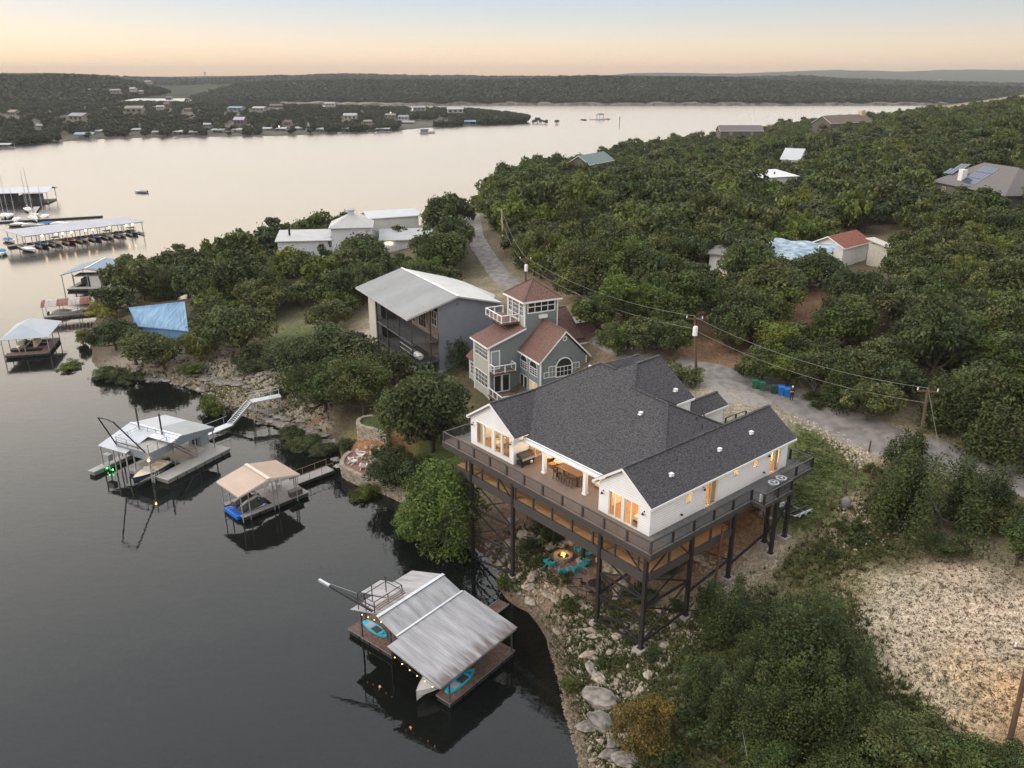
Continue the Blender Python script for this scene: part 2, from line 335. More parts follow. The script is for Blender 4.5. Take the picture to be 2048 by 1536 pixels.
# ---- water
def water_mat():
    m = bpy.data.materials.new('lake_water'); m.use_nodes = True; nt = m.node_tree; L = nt.links.new; nt.nodes.clear()
    o = N(nt, 'ShaderNodeOutputMaterial'); gl = N(nt, 'ShaderNodeBsdfGlossy'); tr = N(nt, 'ShaderNodeBsdfTransparent'); df = N(nt, 'ShaderNodeBsdfDiffuse')
    tr.inputs[0].default_value = (.42, .36, .24, 1); df.inputs[0].default_value = (.010, .013, .012, 1)
    body = N(nt, 'ShaderNodeMixShader'); body.inputs[0].default_value = .5; L(tr.outputs[0], body.inputs[1]); L(df.outputs[0], body.inputs[2])
    fr = N(nt, 'ShaderNodeFresnel'); fr.inputs[0].default_value = 1.45
    mx = N(nt, 'ShaderNodeMixShader'); L(fr.outputs[0], mx.inputs[0]); L(body.outputs[0], mx.inputs[1]); L(gl.outputs[0], mx.inputs[2]); L(mx.outputs[0], o.inputs[0])
    tc = N(nt, 'ShaderNodeTexCoord'); mp = N(nt, 'ShaderNodeMapping'); mp.inputs['Scale'].default_value = (.7, 1.5, 1); mp.inputs['Rotation'].default_value = (0, 0, R(20)); L(tc.outputs['Object'], mp.inputs[0])
    a = N(nt, 'ShaderNodeTexNoise'); a.inputs['Scale'].default_value = .9; a.inputs['Detail'].default_value = 3; L(mp.outputs[0], a.inputs['Vector'])
    c = N(nt, 'ShaderNodeTexNoise'); c.inputs['Scale'].default_value = .09; c.inputs['Detail'].default_value = 3; L(mp.outputs[0], c.inputs['Vector'])
    ad = N(nt, 'ShaderNodeMath', operation='MULTIPLY_ADD'); L(c.outputs[0], ad.inputs[0]); ad.inputs[1].default_value = 3.0; L(a.outputs[0], ad.inputs[2])
    bp = N(nt, 'ShaderNodeBump'); bp.inputs['Strength'].default_value = .10; bp.inputs['Distance'].default_value = .12; L(ad.outputs[0], bp.inputs['Height'])
    # the cove is calm, the open lake ruffled by the breeze
    sx = N(nt, 'ShaderNodeSeparateXYZ'); L(tc.outputs['Object'], sx.inputs[0]); ma = N(nt, 'ShaderNodeMath', operation='MULTIPLY_ADD'); L(sx.outputs[0], ma.inputs[0]); ma.inputs[1].default_value = -.9; L(sx.outputs[1], ma.inputs[2])
    mr = N(nt, 'ShaderNodeMapRange'); mr.inputs[1].default_value = 110; mr.inputs[2].default_value = 420; mr.inputs[3].default_value = .03; mr.inputs[4].default_value = .20; L(ma.outputs[0], mr.inputs[0]); L(mr.outputs[0], gl.inputs['Roughness'])
    for n_ in (gl, fr): L(bp.outputs[0], n_.inputs['Normal'])
    return m
wm = MB(); wm.add([(-9000, -300, 0), (9000, -300, 0), (9000, 12000, 0), (-9000, 12000, 0)], [(0, 1, 2, 3)])
wm.obj('lake_water', water_mat(), kind='structure')
wb = MB(); wb.add([(-9000, -300, -5.2), (9000, -300, -5.2), (9000, 12000, -5.2), (-9000, 12000, -5.2)], [(0, 1, 2, 3)])
wb.obj('lake_bed', mat('silt', MUD, .95, .3, .2), kind='structure')
# ---------------------------------------------------------------- far shores and hills
def hillmat(name, c, s=.02):
    m = mat(name, c, .95, .35, s, spec=.05, detail=8); return m
def ridge(name, pts, depth, mat_, back=0.0, seed=0, nseg=220, kind='structure'):
    """pts: (u, v_top, distance) along the crest; the land rises from the water's edge to that crest"""
    us = np.array([p[0] for p in pts], float); vs = np.array([p[1] for p in pts], float); ds = np.array([p[2] for p in pts], float)
    uu = np.linspace(us[0], us[-1], nseg); vv = np.interp(uu, us, vs); dd = np.interp(uu, us, ds)
    top = np.array([PD(a, b, c) for a, b, c in zip(uu, vv, dd)])
    prof = np.array([0, .12, .3, .5, .7, .88, 1.0, 1.25, 1.7]); hh = np.array([-.02, .18, .42, .64, .83, .95, 1, .98, .8])
    V = []
    for k, (t, h) in enumerate(zip(prof, hh)):
        for i in range(nseg):
            x, y, z = top[i]; y0 = y - depth * (1 - t); n_ = mnoise.fractal(Vector((x * .004, y0 * .004, seed)), 1, 2, 5)
            zz = z * h * (1 + .10 * n_ * (1 if t < 1 else .6)) + (0 if t < .1 else 0)
            V.append((x * (y0 / y) if t > 1 else x, y0 + n_ * depth * .04, zz if t > 0 else -2.0))
    ii = np.arange(len(prof) * nseg).reshape(len(prof), nseg)
    Fq = np.stack([ii[:-1, :-1], ii[:-1, 1:], ii[1:, 1:], ii[1:, :-1]], -1).reshape(-1, 4)
    return link(name, grid_mesh(name, np.array(V), Fq, mat_), kind=kind), np.array(V).reshape(len(prof), nseg, 3)
HM = hillmat('wooded_hill', (.035, .042, .022), .012)
# crest lines measured on the photograph (pixel, pixel, metres away)
H1, V1 = ridge('far_hills', [(-500,152,5200),(0,155,5200),(300,154,5200),(560,150,5400),(700,157,5200),(800,154,5200),(870,151,5200),(960,155,5600),(1020,151,6000),(1080,158,6200),(1200,151,6500),(1260,146,6800),(1400,146,7000),(1480,147,7000),(1570,143,7200),(1680,140,7500),(1800,143,7500),(1900,140,7600),(2050,139,7600),(2500,143,7600)], 2200, HM, seed=1)
H2, V2 = ridge('mid_hills', [(-400,160,2900),(0,157,2900),(120,156,2900),(280,164,3000),(420,164,3100),(560,160,3100),(700,156,3300),(830,158,3300),(1000,160,3300),(1150,160,3100),(1280,161,3000),(1380,163,3000),(1480,163,3000),(1600,160,3000),(1680,166,3100),(1900,172,3200),(2100,176,3300),(2500,178,3300)], 900, HM, seed=2)
H3, V3 = ridge('far_shore_bluff', [(440,189,2050),(470,178,2000),(560,172,1950),(700,168,1900),(850,170,1850),(1000,170,1850),(1200,163,1850),(1330,163,1850),(1440,166,1850),(1600,172,1850),(1750,180,1850),(1950,184,1850),(2300,186,1850)], 230, HM, seed=3)
H4, V4 = ridge('far_left_hill', [(-400,168,1500),(-100,164,1450),(0,160,1450),(80,160,1450),(180,161,1500),(260,172,1500),(330,190,1500)], 420, HM, seed=4)
# peninsula across the cove: shoreline and crest
PEN_SHORE = [(-250,315),(-40,300),(60,290),(150,281),(230,277),(330,275),(450,273),(560,272),(640,268),(760,264),(850,256),(940,252),(1010,249),(1052,246)]
PEN_BACK = [(-250,225),(0,222),(150,217),(300,212),(420,214),(560,217),(640,219),(760,222),(850,224),(940,226),(1010,236),(1054,244)]
ps = [P(u, v, 0) for u, v in PEN_SHORE]; pb = [P(u, v, 0) for u, v in PEN_BACK]
def lerp_line(pts, n):
    pts = np.array(pts)[:, :2]; d = np.r_[0, np.cumsum(np.hypot(*np.diff(pts, axis=0).T))]
    t = np.linspace(0, d[-1], n); return np.c_[np.interp(t, d, pts[:, 0]), np.interp(t, d, pts[:, 1])]
nA = 120; la, lb = lerp_line(ps, nA), lerp_line(pb, nA)
rowsP = np.array([-.02, 0, .03, .08, .2, .35, .5, .65, .8, .92, 1.0, 1.02]); hP = np.array([-2, .1, 1.2, 2.2, 4.5, 7, 8.5, 9, 7, 4, .2, -2])
left = np.clip((nA - np.arange(nA)) / nA, 0, 1)
VP = np.zeros((len(rowsP), nA, 3))
for k, (t, h) in enumerate(zip(rowsP, hP)):
    xy = la * (1 - t) + lb * t; VP[k, :, :2] = xy
    VP[k, :, 2] = h * (1 if h < 0 else 1) * np.where(h > 1.5, .35 + 1.15 * left, 1) + np.array([mnoise.noise(Vector((x * .02, y * .02, 3))) * (.8 if h > 1 else .15) for x, y in xy])
ii = np.arange(len(rowsP) * nA).reshape(len(rowsP), nA)
Fq = np.stack([ii[:-1, :-1], ii[:-1, 1:], ii[1:, 1:], ii[1:, :-1]], -1).reshape(-1, 4)
link('peninsula_ground', grid_mesh('peninsula_ground', VP.reshape(-1, 3), Fq, mat('scrub_ground', (.055, .055, .03), .95, .4, .08, col2=(.10, .085, .055))), kind='structure')
# pale limestone band along the far waterline
def bluff_band():
    mb = MB(); us = np.linspace(560, 2300, 260); prev = None
    for u in us:
        x, y, _ = P(u, 206.5 - (u - 560) * .0006, 0); y = 1625 + 6 * mnoise.noise(Vector((u * .05, 0, 0))); x = (u - 1024) / FOC * (y * cp + CAM_H * sp)
        h = 2.6 + 4.5 * mnoise.fractal(Vector((u * .02, 1, 0)), 1, 2, 3)
        cur = (len(mb.v)); mb.v += [(x, y, -1), (x, y + 2, max(h, 1.0)), (x, y + 16, max(h, 1.0) + 2.5)]
        if prev is not None:
            for k in (0, 1): mb.f.append([prev + k, cur + k, cur + k + 1, prev + k + 1]); mb.m.append(0)
        prev = cur
    mb.obj('limestone_bluff', mat('bluff_stone', (.085, .075, .055), .9, .3, .08, col2=(.24, .21, .17)), kind='structure')
bluff_band()
# ---- haze: one closed box of even pale air
hz = MB(); hz.bx(-8500, 8500, -250, 9500, -7.5, 175)
hm = bpy.data.materials.new('haze'); hm.use_nodes = True; hn = hm.node_tree; hn.nodes.clear()
ho = N(hn, 'ShaderNodeOutputMaterial'); hv = N(hn, 'ShaderNodeVolumePrincipled'); hv.inputs['Color'].default_value = (.50, .51, .54, 1); hv.inputs['Density'].default_value = .00012; hv.inputs['Anisotropy'].default_value = 0.0
hn.links.new(hv.outputs[0], ho.inputs['Volume'])
hz.obj('haze', hm, kind='stuff')
# ---------------------------------------------------------------- trees
def leaf_mat(name, cols, trans=.25, val=(.75, 1.3)):
    m = bpy.data.materials.new(name); m.use_nodes = True; nt = m.node_tree; L = nt.links.new; b = nt.nodes['Principled BSDF']; o = nt.nodes['Material Output']
    oi = N(nt, 'ShaderNodeObjectInfo'); at = N(nt, 'ShaderNodeAttribute', attribute_name='tint')
    rp = N(nt, 'ShaderNodeValToRGB'); e = rp.color_ramp.elements
    while len(e) < len(cols): e.new(.5)
    for i, c in enumerate(cols): e[i].position = i / (len(cols) - 1); e[i].color = (*c, 1)
    L(oi.outputs['Random'], rp.inputs[0])
    mx = N(nt, 'ShaderNodeMix', data_type='RGBA', blend_type='MULTIPLY'); mx.inputs[0].default_value = 1; L(rp.outputs[0], mx.inputs[6]); L(at.outputs[0], mx.inputs[7])
    L(mx.outputs[2], b.inputs['Base Color']); b.inputs['Roughness'].default_value = .65; b.inputs['Specular IOR Level'].default_value = .25
    t = N(nt, 'ShaderNodeBsdfTranslucent'); L(mx.outputs[2], t.inputs[0]); ms = N(nt, 'ShaderNodeMixShader'); ms.inputs[0].default_value = trans
    L(b.outputs[0], ms.inputs[1]); L(t.outputs[0], ms.inputs[2]); L(ms.outputs[0], o.inputs[0]); return m
LM = dict(
    oak=leaf_mat('oak_leaves', [(.062, .074, .027), (.040, .056, .019), (.076, .088, .030), (.052, .074, .018), (.088, .098, .031), (.062, .070, .031), (.080, .100, .022)]),
    juniper=leaf_mat('juniper_leaves', [(.046, .060, .015), (.038, .052, .016), (.060, .070, .018), (.044, .058, .019)]),
    elm=leaf_mat('elm_leaves', [(.085, .120, .022), (.115, .135, .026), (.075, .105, .022), (.130, .140, .030)], .35),
    sycamore=leaf_mat('sycamore_leaves', [(.088, .132, .028), (.080, .118, .026)], .3),
    far=leaf_mat('far_leaves', [(.036, .042, .020), (.026, .034, .016), (.046, .052, .024), (.032, .042, .016)]),
    gold=leaf_mat('turning_leaves', [(.120, .088, .022), (.105, .080, .024)], .3),
    yellow=leaf_mat('yellow_leaves', [(.24, .21, .035), (.20, .19, .04)], .3))
BARK = mat('bark', (.085, .07, .055), .95, .3, 4, bump=.4, stretch=(1, 1, .3))
DEADW = mat('dead_wood', (.26, .235, .215), .95, .2, 4)
def crown_mesh(name, seed, kind, nleaf, lsize, K):
    """unit crown: radius about 1, base at z 0; many small leaf faces in clumps"""
    g = np.random.default_rng(seed); C = []
    if kind == 'juniper':
        for k in range(13):                     # feathery upright plumes
            a = g.uniform(0, 6.283); q = math.sqrt(g.uniform(0, 1)) * .72; hh = 2.35 * (1.05 - .62 * q) * g.uniform(.72, 1.05); x0, y0 = math.cos(a) * q, math.sin(a) * q
            for j in range(max(3, K // 13)):
                t = (j + .5) / max(3, K // 13); C.append((x0 * (1 + .25 * (1 - t)) + g.normal() * .06, y0 * (1 + .25 * (1 - t)) + g.normal() * .06, .12 + t * hh, .25 * (1 - t) ** .6 + .07, 1.5))
    elif kind == 'sycamore':
        for k in range(K):
            z = g.uniform(0, 1); r = math.sin(math.pi * (.12 + .80 * z)) ** .7; a = g.uniform(0, 6.283); q = math.sqrt(g.uniform(.3, 1))
            C.append((math.cos(a) * r * q, math.sin(a) * r * q, .1 + z * 2.3, g.uniform(.2, .34), .9))
    else:
        lob = [(g.uniform(-.5, .5), g.uniform(-.5, .5), g.uniform(.35, .85), g.uniform(.45, .65)) for _ in range(6 if kind == 'oak' else 5)]
        for k in range(K):
            lx, ly, lz, lr = lob[k % len(lob)]; th = math.acos(g.uniform(-.55, 1)); a = g.uniform(0, 6.283); q = g.uniform(.6, 1.0) ** .5
            C.append((lx + lr * q * math.sin(th) * math.cos(a), ly + lr * q * math.sin(th) * math.sin(a), lz + lr * .8 * q * math.cos(th), g.uniform(.14, .27), .75))
    C = np.array(C); n = len(C); k = g.choice(n, nleaf, p=C[:, 3] ** 2 / (C[:, 3] ** 2).sum())
    d = g.normal(size=(nleaf, 3)); d[:, 2] += .25; d /= np.linalg.norm(d, axis=1)[:, None]
    rr = g.uniform(.25, 1.08, nleaf) ** .45; c = C[k]
    pos = c[:, :3] + d * (c[:, 3] * rr)[:, None] * np.c_[np.ones(nleaf), np.ones(nleaf), c[:, 4]]
    stray = g.uniform(size=nleaf) < .10; pos[stray] += g.normal(size=(stray.sum(), 3)) * .10
    nrm = d * .75 + g.normal(size=(nleaf, 3)) * .55; nrm[:, 2] += .35; nrm /= np.linalg.norm(nrm, axis=1)[:, None]
    t = np.cross(nrm, g.normal(size=(nleaf, 3))); t /= np.linalg.norm(t, axis=1)[:, None]; b = np.cross(nrm, t)
    sz = lsize * g.uniform(.6, 1.35, nleaf)[:, None]
    V = np.stack([pos + t * sz * .62, pos + b * sz * .34 + nrm * sz * .12, pos - t * sz * .62, pos - b * sz * .34 + nrm * sz * .10], 1).reshape(-1, 3)
    Fq = np.arange(nleaf * 4).reshape(-1, 4)
    cl = g.uniform(.58, 1.7, n)[k] * g.uniform(.75, 1.35, nleaf); hue = g.uniform(-.12, .12, n)[k]
    tint = np.c_[cl * (1 + hue), cl, cl * (1 - hue * .8)]
    return grid_mesh(name, V, Fq, LM[kind], np.repeat(tint, 4, 0), smooth=False), C
def trunk_mesh(name, C, seed, kind, m=None):
    g = random.Random(seed); mb = MB(); r0 = .05 if kind != 'sycamore' else .07
    top = {'juniper': 1.1, 'sycamore': 1.9}.get(kind, .75)
    p = [(0, 0, -.25)]; 
    for i in range(1, 5): p.append((g.uniform(-.06, .06) * i, g.uniform(-.06, .06) * i, top * i / 4))
    mb.tube(p, [r0 * 1.25, r0, r0 * .8, r0 * .6, r0 * .25], 6)
    if kind == 'juniper': C = [c for c in C if c[2] < 1.0]
    for c in list(C)[:: max(1, len(C) // 9)]:
        s = Vector(p[1 if kind != 'juniper' else 2]) * (1 - .0) ; e = Vector((c[0] * .85, c[1] * .85, c[2] * (.68 if kind not in ('juniper', 'sycamore') else .9))); md = s.lerp(e, .5) + Vector((0, 0, -.06))
        mb.tube([s, md, e], [r0 * .55, r0 * .35, r0 * .12], 5)
    return mb.mesh(name, m or BARK, True)
def dead_mesh(name, seed):
    g = random.Random(seed); mb = MB()
    def br(p, d, L, r, k):
        q = p + d * L; mb.tube([p, p.lerp(q, .5) + Vector((g.uniform(-.05, .05), g.uniform(-.05, .05), 0)) * L, q], [r, r * .8, r * .55], 4, cap=False)
        if k == 0: return
        for _ in range(g.choice((3, 4)) if k > 1 else 3):
            dd = (d + Vector((g.uniform(-.9, .9), g.uniform(-.9, .9), g.uniform(-.25, .55)))).normalized(); br(p.lerp(q, g.uniform(.55, 1)), dd, L * g.uniform(.55, .8), r * .5, k - 1)
    br(Vector((0, 0, -.1)), Vector((.05, 0, 1)), .5, .05, 5)
    return mb.mesh(name, DEADW)
# name: (kind, leaves, leaf size relative to a crown of radius 1, clumps)
TV = {}
def make_var(key, kind, n, ls, K, seeds):
    TV[key] = []
    for s in seeds:
        cm, C = crown_mesh(kind + '_crown', s, kind, n, ls, K)
        TV[key].append((cm, trunk_mesh(kind + '_trunk', C, s, kind), kind))
make_var('oak_near', 'oak', 14000, .056, 120, (1, 2, 3))
make_var('oak', 'oak', 7000, .082, 105, (4, 5, 6, 7))
make_var('oak_far', 'oak', 2200, .14, 75, (8, 9, 10))
make_var('juniper_near', 'juniper', 15000, .048, 117, (11, 12, 13))
make_var('juniper', 'juniper', 5500, .078, 78, (14, 15))
make_var('elm', 'elm', 6500, .078, 85, (16, 17))
make_var('elm_far', 'elm', 1500, .16, 50, (23, 24))
make_var('sycamore', 'sycamore', 14000, .064, 120, (18, 19))
make_var('gold', 'gold', 8000, .05, 80, (20,))
make_var('yellow', 'yellow', 2500, .11, 50, (21,))
make_var('shrub', 'juniper', 900, .17, 24, (22, 25))
DEAD = [dead_mesh('bare_branches', 5), dead_mesh('bare_branches', 9)]
TREE_N = 0
KN = dict(oak='oak_tree', juniper='juniper_tree', elm='elm_tree', sycamore='sycamore_tree', gold='turning_tree', yellow='yellow_tree', shrub='shrub')
def tree(key, x, y, r, hr=1.0, label='', group=None, var=None, z=None, cat='tree', lift=0.0):
    """r: crown radius in metres, hr: height factor"""
    global TREE_N; TREE_N += 1
    cm, tm, kind = TV[key][(TREE_N if var is None else var) % len(TV[key])]
    z = gz(x, y) if z is None else z
    nm = 'shrub' if key == 'shrub' else KN[kind]
    t = thing(nm, label, 'shrub' if key == 'shrub' else cat, (x, y, z), RNG.uniform(0, 6.28), group)
    zl = r * (.22 if kind in ('oak', 'elm', 'yellow') else .12) * hr + lift
    c = link('crown', cm, t, (0, 0, zl)); c.scale = (r, r, r * hr)
    k = link('trunk', tm, t, (0, 0, 0)); k.scale = (r, r, (r * hr * .75 + zl) / .75 if kind in ('oak', 'elm', 'yellow', 'gold') else r * hr)
    return t
def dead_tree(x, y, h, label, var=0, group=None):
    t = thing('bare_tree', label, 'tree', (x, y, gz(x, y)), RNG.uniform(0, 6.28), group)
    c = link('branches', DEAD[var], t, (0, 0, 0)); c.scale = (h / 1.9,) * 3
    return t
def px_tree(key, u, v, wpx, hr=1.0, label='', group=None, **k):
    """base at ground pixel (u, v); crown wpx photograph pixels wide"""
    x, y, z = G(u, v); dep = y * cp - (z - CAM_H) * sp
    return tree(key, x, y, wpx / 2 * dep / FOC, hr, label, group, **k)
# ---- trees one can point to: (kind, ground pixel, crown width in pixels, height factor, label)
T1 = [
 ('sycamore',893,1112,158,.95,'big bright green broadleaf tree at the water below the left end of the deck'),
 ('sycamore',838,1082,95,.7,'lower bright green tree leaning over the water left of the big broadleaf'),
 ('elm',735,1006,62,.9,'small bright green bush standing in the water below the curved stone wall'),
 ('oak_near',868,905,215,1.1,'large dark oak in front of the stilt house, right of the curved terrace wall'),
 ('oak_near',815,880,150,1.0,'dark oak directly behind the curved terrace wall'),
 ('oak_near',800,975,130,.8,'dark oak overhanging the white chairs on the brick patio'),
 ('oak_near',920,905,90,1.0,'dark oak touching the left corner of the railed deck'),
 ('oak_near',728,830,150,1.0,'oak left of the curved terrace wall, above the stone shore'),
 ('oak_near',650,822,140,1.0,'oak just uphill of the metal gangway landing'),
 ('oak_near',612,765,150,.9,'broad oak over the slope beneath the metal roofed house'),
 ('oak',690,745,170,.75,'wide low oak in front of the metal roofed house'),
 ('oak',668,670,105,.8,'round oak at the head of the lawn by the pale path'),
 ('oak',790,770,110,.9,'oak below the outside stairs of the metal roofed house'),
 ('juniper',915,735,75,.75,'narrow dark evergreen between the two tall houses'),
 ('oak',487,712,150,.95,'big round oak at the left edge of the lawn'),
 ('elm',402,722,72,1.0,'olive brown tree standing on the rocky bank'),
 ('elm',427,838,64,1.0,'bright green tree at the water beside the metal stairs'),
 ('yellow',207,645,55,1.0,'yellow green sapling on the point beside the rusty roofed dock'),
 ('oak',232,700,95,.9,'oak at the tip of the point'),('oak',275,728,105,.8,'oak on the shore below the blue roof'),
 ('oak',330,738,115,.8,'oak on the shore right of the tip, over dark reflections'),('oak',285,672,55,.7,'oak in front of the left end of the blue roof'),
 ('oak',392,695,70,.7,'oak below the right end of the blue roof'),('oak',345,598,100,.85,'oak behind the blue roof'),
 ('oak',432,655,90,.8,'oak between the blue roof and the lawn'),('elm',296,640,42,.8,'reddish olive tree overlapping the blue roof'),
 ('elm',168,690,40,1.2,'thin bright green sapling rising from the water off the point'),
 ('elm',148,745,60,.5,'low green bush in the water left of the point'),
 ('oak',215,760,70,.5,'low shoreline bush at the left end of the rocky bank'),('oak',255,770,60,.5,'low shoreline bush over the still water'),
 ('oak_near',610,905,80,.7,'dark shrub at the waterline under the brick path'),('oak_near',648,915,60,.7,'small dark shrub beside the patio steps'),
 ('oak',585,885,60,.6,'small shrub on the shore below the stone bank'),
 ('elm',1235,712,90,1.0,'pale green tree behind the grey shingled tower house'),('oak',1290,708,120,.9,'oak behind the far end of the black roof'),
 ('oak',1345,722,110,.9,'dark oak at the corner of the driveway'),('oak',1195,668,110,1.0,'oak right of the reddish tower roof'),
 ('oak',1365,770,80,.7,'dark small oak between the black roof and the road'),
 ('juniper',1812,935,95,.95,'evergreen at the roadside bend'),('juniper_near',1860,1080,215,.85,'large dark evergreen mass beside the bare ground'),
 ('juniper_near',1795,1030,130,.8,'evergreen at the left of the roadside clump'),('juniper_near',1935,1050,170,.8,'evergreen at the right of the roadside clump'),
 ('juniper',2005,930,170,.8,'evergreen above the right bend of the road'),('oak',2035,1130,130,.9,'oak at the right edge above the bare ground'),
 ('juniper',1905,860,150,.8,'evergreen beside the leaning utility pole'),('oak',1990,1060,110,.8,'grey green oak below the right bend of the road'),
 ('oak_near',1880,1110,100,.6,'low oak at the foot of the evergreen clump'),
 ('juniper_near',1590,1350,230,.85,'largest dark evergreen of the thicket in front of the deck'),('juniper_near',1470,1255,150,.8,'evergreen nearest the deck posts'),
 ('juniper_near',1640,1300,160,.75,'evergreen at the upper right of the thicket'),('juniper_near',1700,1385,170,.75,'evergreen at the edge of the pale bare ground'),
 ('juniper_near',1510,1440,170,.85,'upright yellow green evergreen in the middle of the thicket'),('juniper_near',1620,1470,190,.9,'tall yellow green evergreen in the lower thicket'),
 ('juniper_near',1420,1390,130,.7,'grey green evergreen on the left side of the thicket'),('juniper_near',1720,1490,150,.85,'upright evergreen right of the lower thicket'),
 ('oak_near',1800,1510,190,.7,'broad blue green oak at the bottom edge'),('oak_near',1690,1580,170,.7,'blue green oak cut by the bottom edge'),
 ('oak_near',1910,1560,190,.7,'dark oak at the bottom right corner'),('oak_near',1560,1565,150,.7,'evergreen bush cut by the bottom edge left of the oak'),
 ('juniper_near',1500,1330,120,.7,'evergreen bush between deck and thicket'),('oak_near',2030,1560,120,.8,'oak bush in the very corner, bottom right'),
 ('oak',1522,762,95,.95,'oak close behind the green bin pair'),('elm',1572,772,100,1.0,'light green tree close behind the blue bins'),('oak',1625,792,110,1.0,'oak at the roadside right of the person'),('juniper',1682,818,105,.9,'first evergreen along the road right of the person'),('oak',1735,842,115,1.0,'oak on the roadside left of the leaning pole'),('elm',1545,718,115,1.0,'large light green tree uphill of the bins'),('oak',1458,706,80,.9,'oak on the right of the red dirt track'),('juniper',1640,752,100,.9,'evergreen uphill of the roadside oaks'),('oak',1702,775,115,1.0,'oak in the second row above the road'),('oak',1780,800,120,1.0,'oak in the second row behind the leaning pole'),('oak',1590,735,95,.9,'oak between dirt clearing and bins'),
 ('oak',1485,585,125,1.05,'oak in front of the middle of the blue tarpaulin house'),('oak',1560,592,120,.85,'oak below the left part of the blue tarpaulin'),('oak',1640,575,110,.9,'oak before the right end of the blue tarpaulin'),('oak',585,540,85,.6,'oak hiding the left wing of the cupola house'),('oak',722,548,115,.85,'biggest oak in front of the cupola house'),('oak',868,528,85,.85,'round oak at the right wing of the cupola house'),('oak',535,540,90,.7,'oak left of the cupola house'),('oak',880,560,130,.9,'oak between the metal roof and the lane'),('oak',645,565,85,.75,'dark oak left of the biggest oak by the cupola house'),
 ('oak',505,742,70,.6,'low oak on the rocky bank above the gangway'),('oak',560,735,70,.6,'low oak at the lower edge of the lawn'),('elm',385,752,50,.7,'small light green tree by the broken bank'),
 ('gold',1300,1485,150,1.25,'orange brown turning bush on the rocky shore'),
 ('elm',1140,1385,42,1.0,'small bright green sapling at the shallow water edge'),
]
for key, u, v, wpx, hr, lab in T1: px_tree(key, u, v, wpx, hr, lab)
for u, v, h, lab, k in [(1690,640,6.5,'large bare grey tree above the dirt clearing',0),(1648,712,4.2,'smaller bare grey tree below the dirt clearing',1),(2005,815,7,'bare grey tree above the right bend of the road',1),(1238,318,9,'bare tree on the skyline beside the teal roof',0),(345,660,5,'leafless tree in front of the blue roof',1),(1610,455,6,'grey bare tree behind the blue tarpaulin roof',0),(1640,432,6,'grey bare tree left of the yellow flowering tree',1)]:
    x, y, z = G(u, v); dead_tree(x, y, h, lab, k)
for u, v, w_, lab in [(1690,445,70,'yellow tree left of the red tiled roof'),(1662,425,50,'smaller yellow tree uphill of the red tiled roof')]: px_tree('yellow', u, v, w_, .9, lab)
# ---- the wood on the slope
F1 = [(2400,960),(2100,940),(1960,912),(1860,886),(1780,858),(1700,822),(1620,784),(1540,750),(1470,728),(1425,700),(1340,696),(1250,676),(1160,636),(1090,596),(1035,545),(1010,515),(990,480),(965,440),(955,410),(1010,372),(1090,345),(1190,320),(1310,302),(1430,287),(1570,264),(1710,241),(1810,228),(1910,217),(2048,204),(2300,196),(2500,200),(2500,900)]
F2 = [(205,700),(215,640),(250,585),(300,565),(360,548),(440,528),(530,508),(610,498),(710,478),(810,458),(890,440),(915,450),(925,480),(945,515),(975,560),(1000,600),(900,620),(740,600),(700,640),(640,640),(560,630),(520,660),(400,690),(280,735)]
CLEAR = [[(1575,640),(1585,600),(1635,600),(1650,650),(1620,690),(1580,680)],[(1395,740),(1400,680),(1445,680),(1450,740)],[(1790,450),(1740,460),(1740,520),(1830,520)],
         [(255,605),(390,600),(400,680),(250,690)]]
# houses that must stay in sight: pixel box and how far away they are
KEEP = [(556,425,850,482,175),(735,415,850,440,235),(1865,318,2000,366,235),(1676,462,1746,492,150),(1418,498,1448,520,135),(1540,496,1610,508,135),(1560,290,1602,316,302),(1522,340,1602,354,242),(1724,224,1746,236,350),(1190,310,1226,315,330),(708,532,1005,720,112),(920,555,1205,790,95),(928,452,966,560,150),(995,415,1015,490,150),(1040,515,1062,562,118),(1386,640,1396,735,95),(258,602,375,655,142),(1408,700,1436,738,92),(1502,765,1585,795,86),(2020,384,2050,402,200)]
pts = []
g = np.random.default_rng(3)
F3 = [(2190, 1010), (2300, 1000), (2300, 1600), (2200, 1600)]
for gy in np.arange(32, 720, 4.7):
    sp_ = 4.7 if gy < 300 else 7
    for gx in np.arange(-120, 420, sp_):
        pts.append((gx + g.uniform(-2, 2), gy + g.uniform(-2, 2)))
pts = np.array(pts); zz = gz_np(pts[:, 0], pts[:, 1])
dep = pts[:, 1] * cp - (zz - CAM_H) * sp; up = pts[:, 1] * sp + (zz - CAM_H) * cp
pu = 1024 + FOC * pts[:, 0] / dep; pv = 768 - FOC * up / dep
ok = (inpoly(pu, pv, F1) | inpoly(pu, pv, F2) | inpoly(pu, pv, F3)) & (zz > .7) & (dist_line(pts[:, 0], pts[:, 1], ROAD) > 4.6)
for c in CLEAR: ok &= ~inpoly(pu, pv, c)
man = np.array([G(u, v)[:2] for _, u, v, *_ in T1])
ok &= (((pts[:, None] - man[None]) ** 2).sum(2).min(1) > 9)
FOREST = []
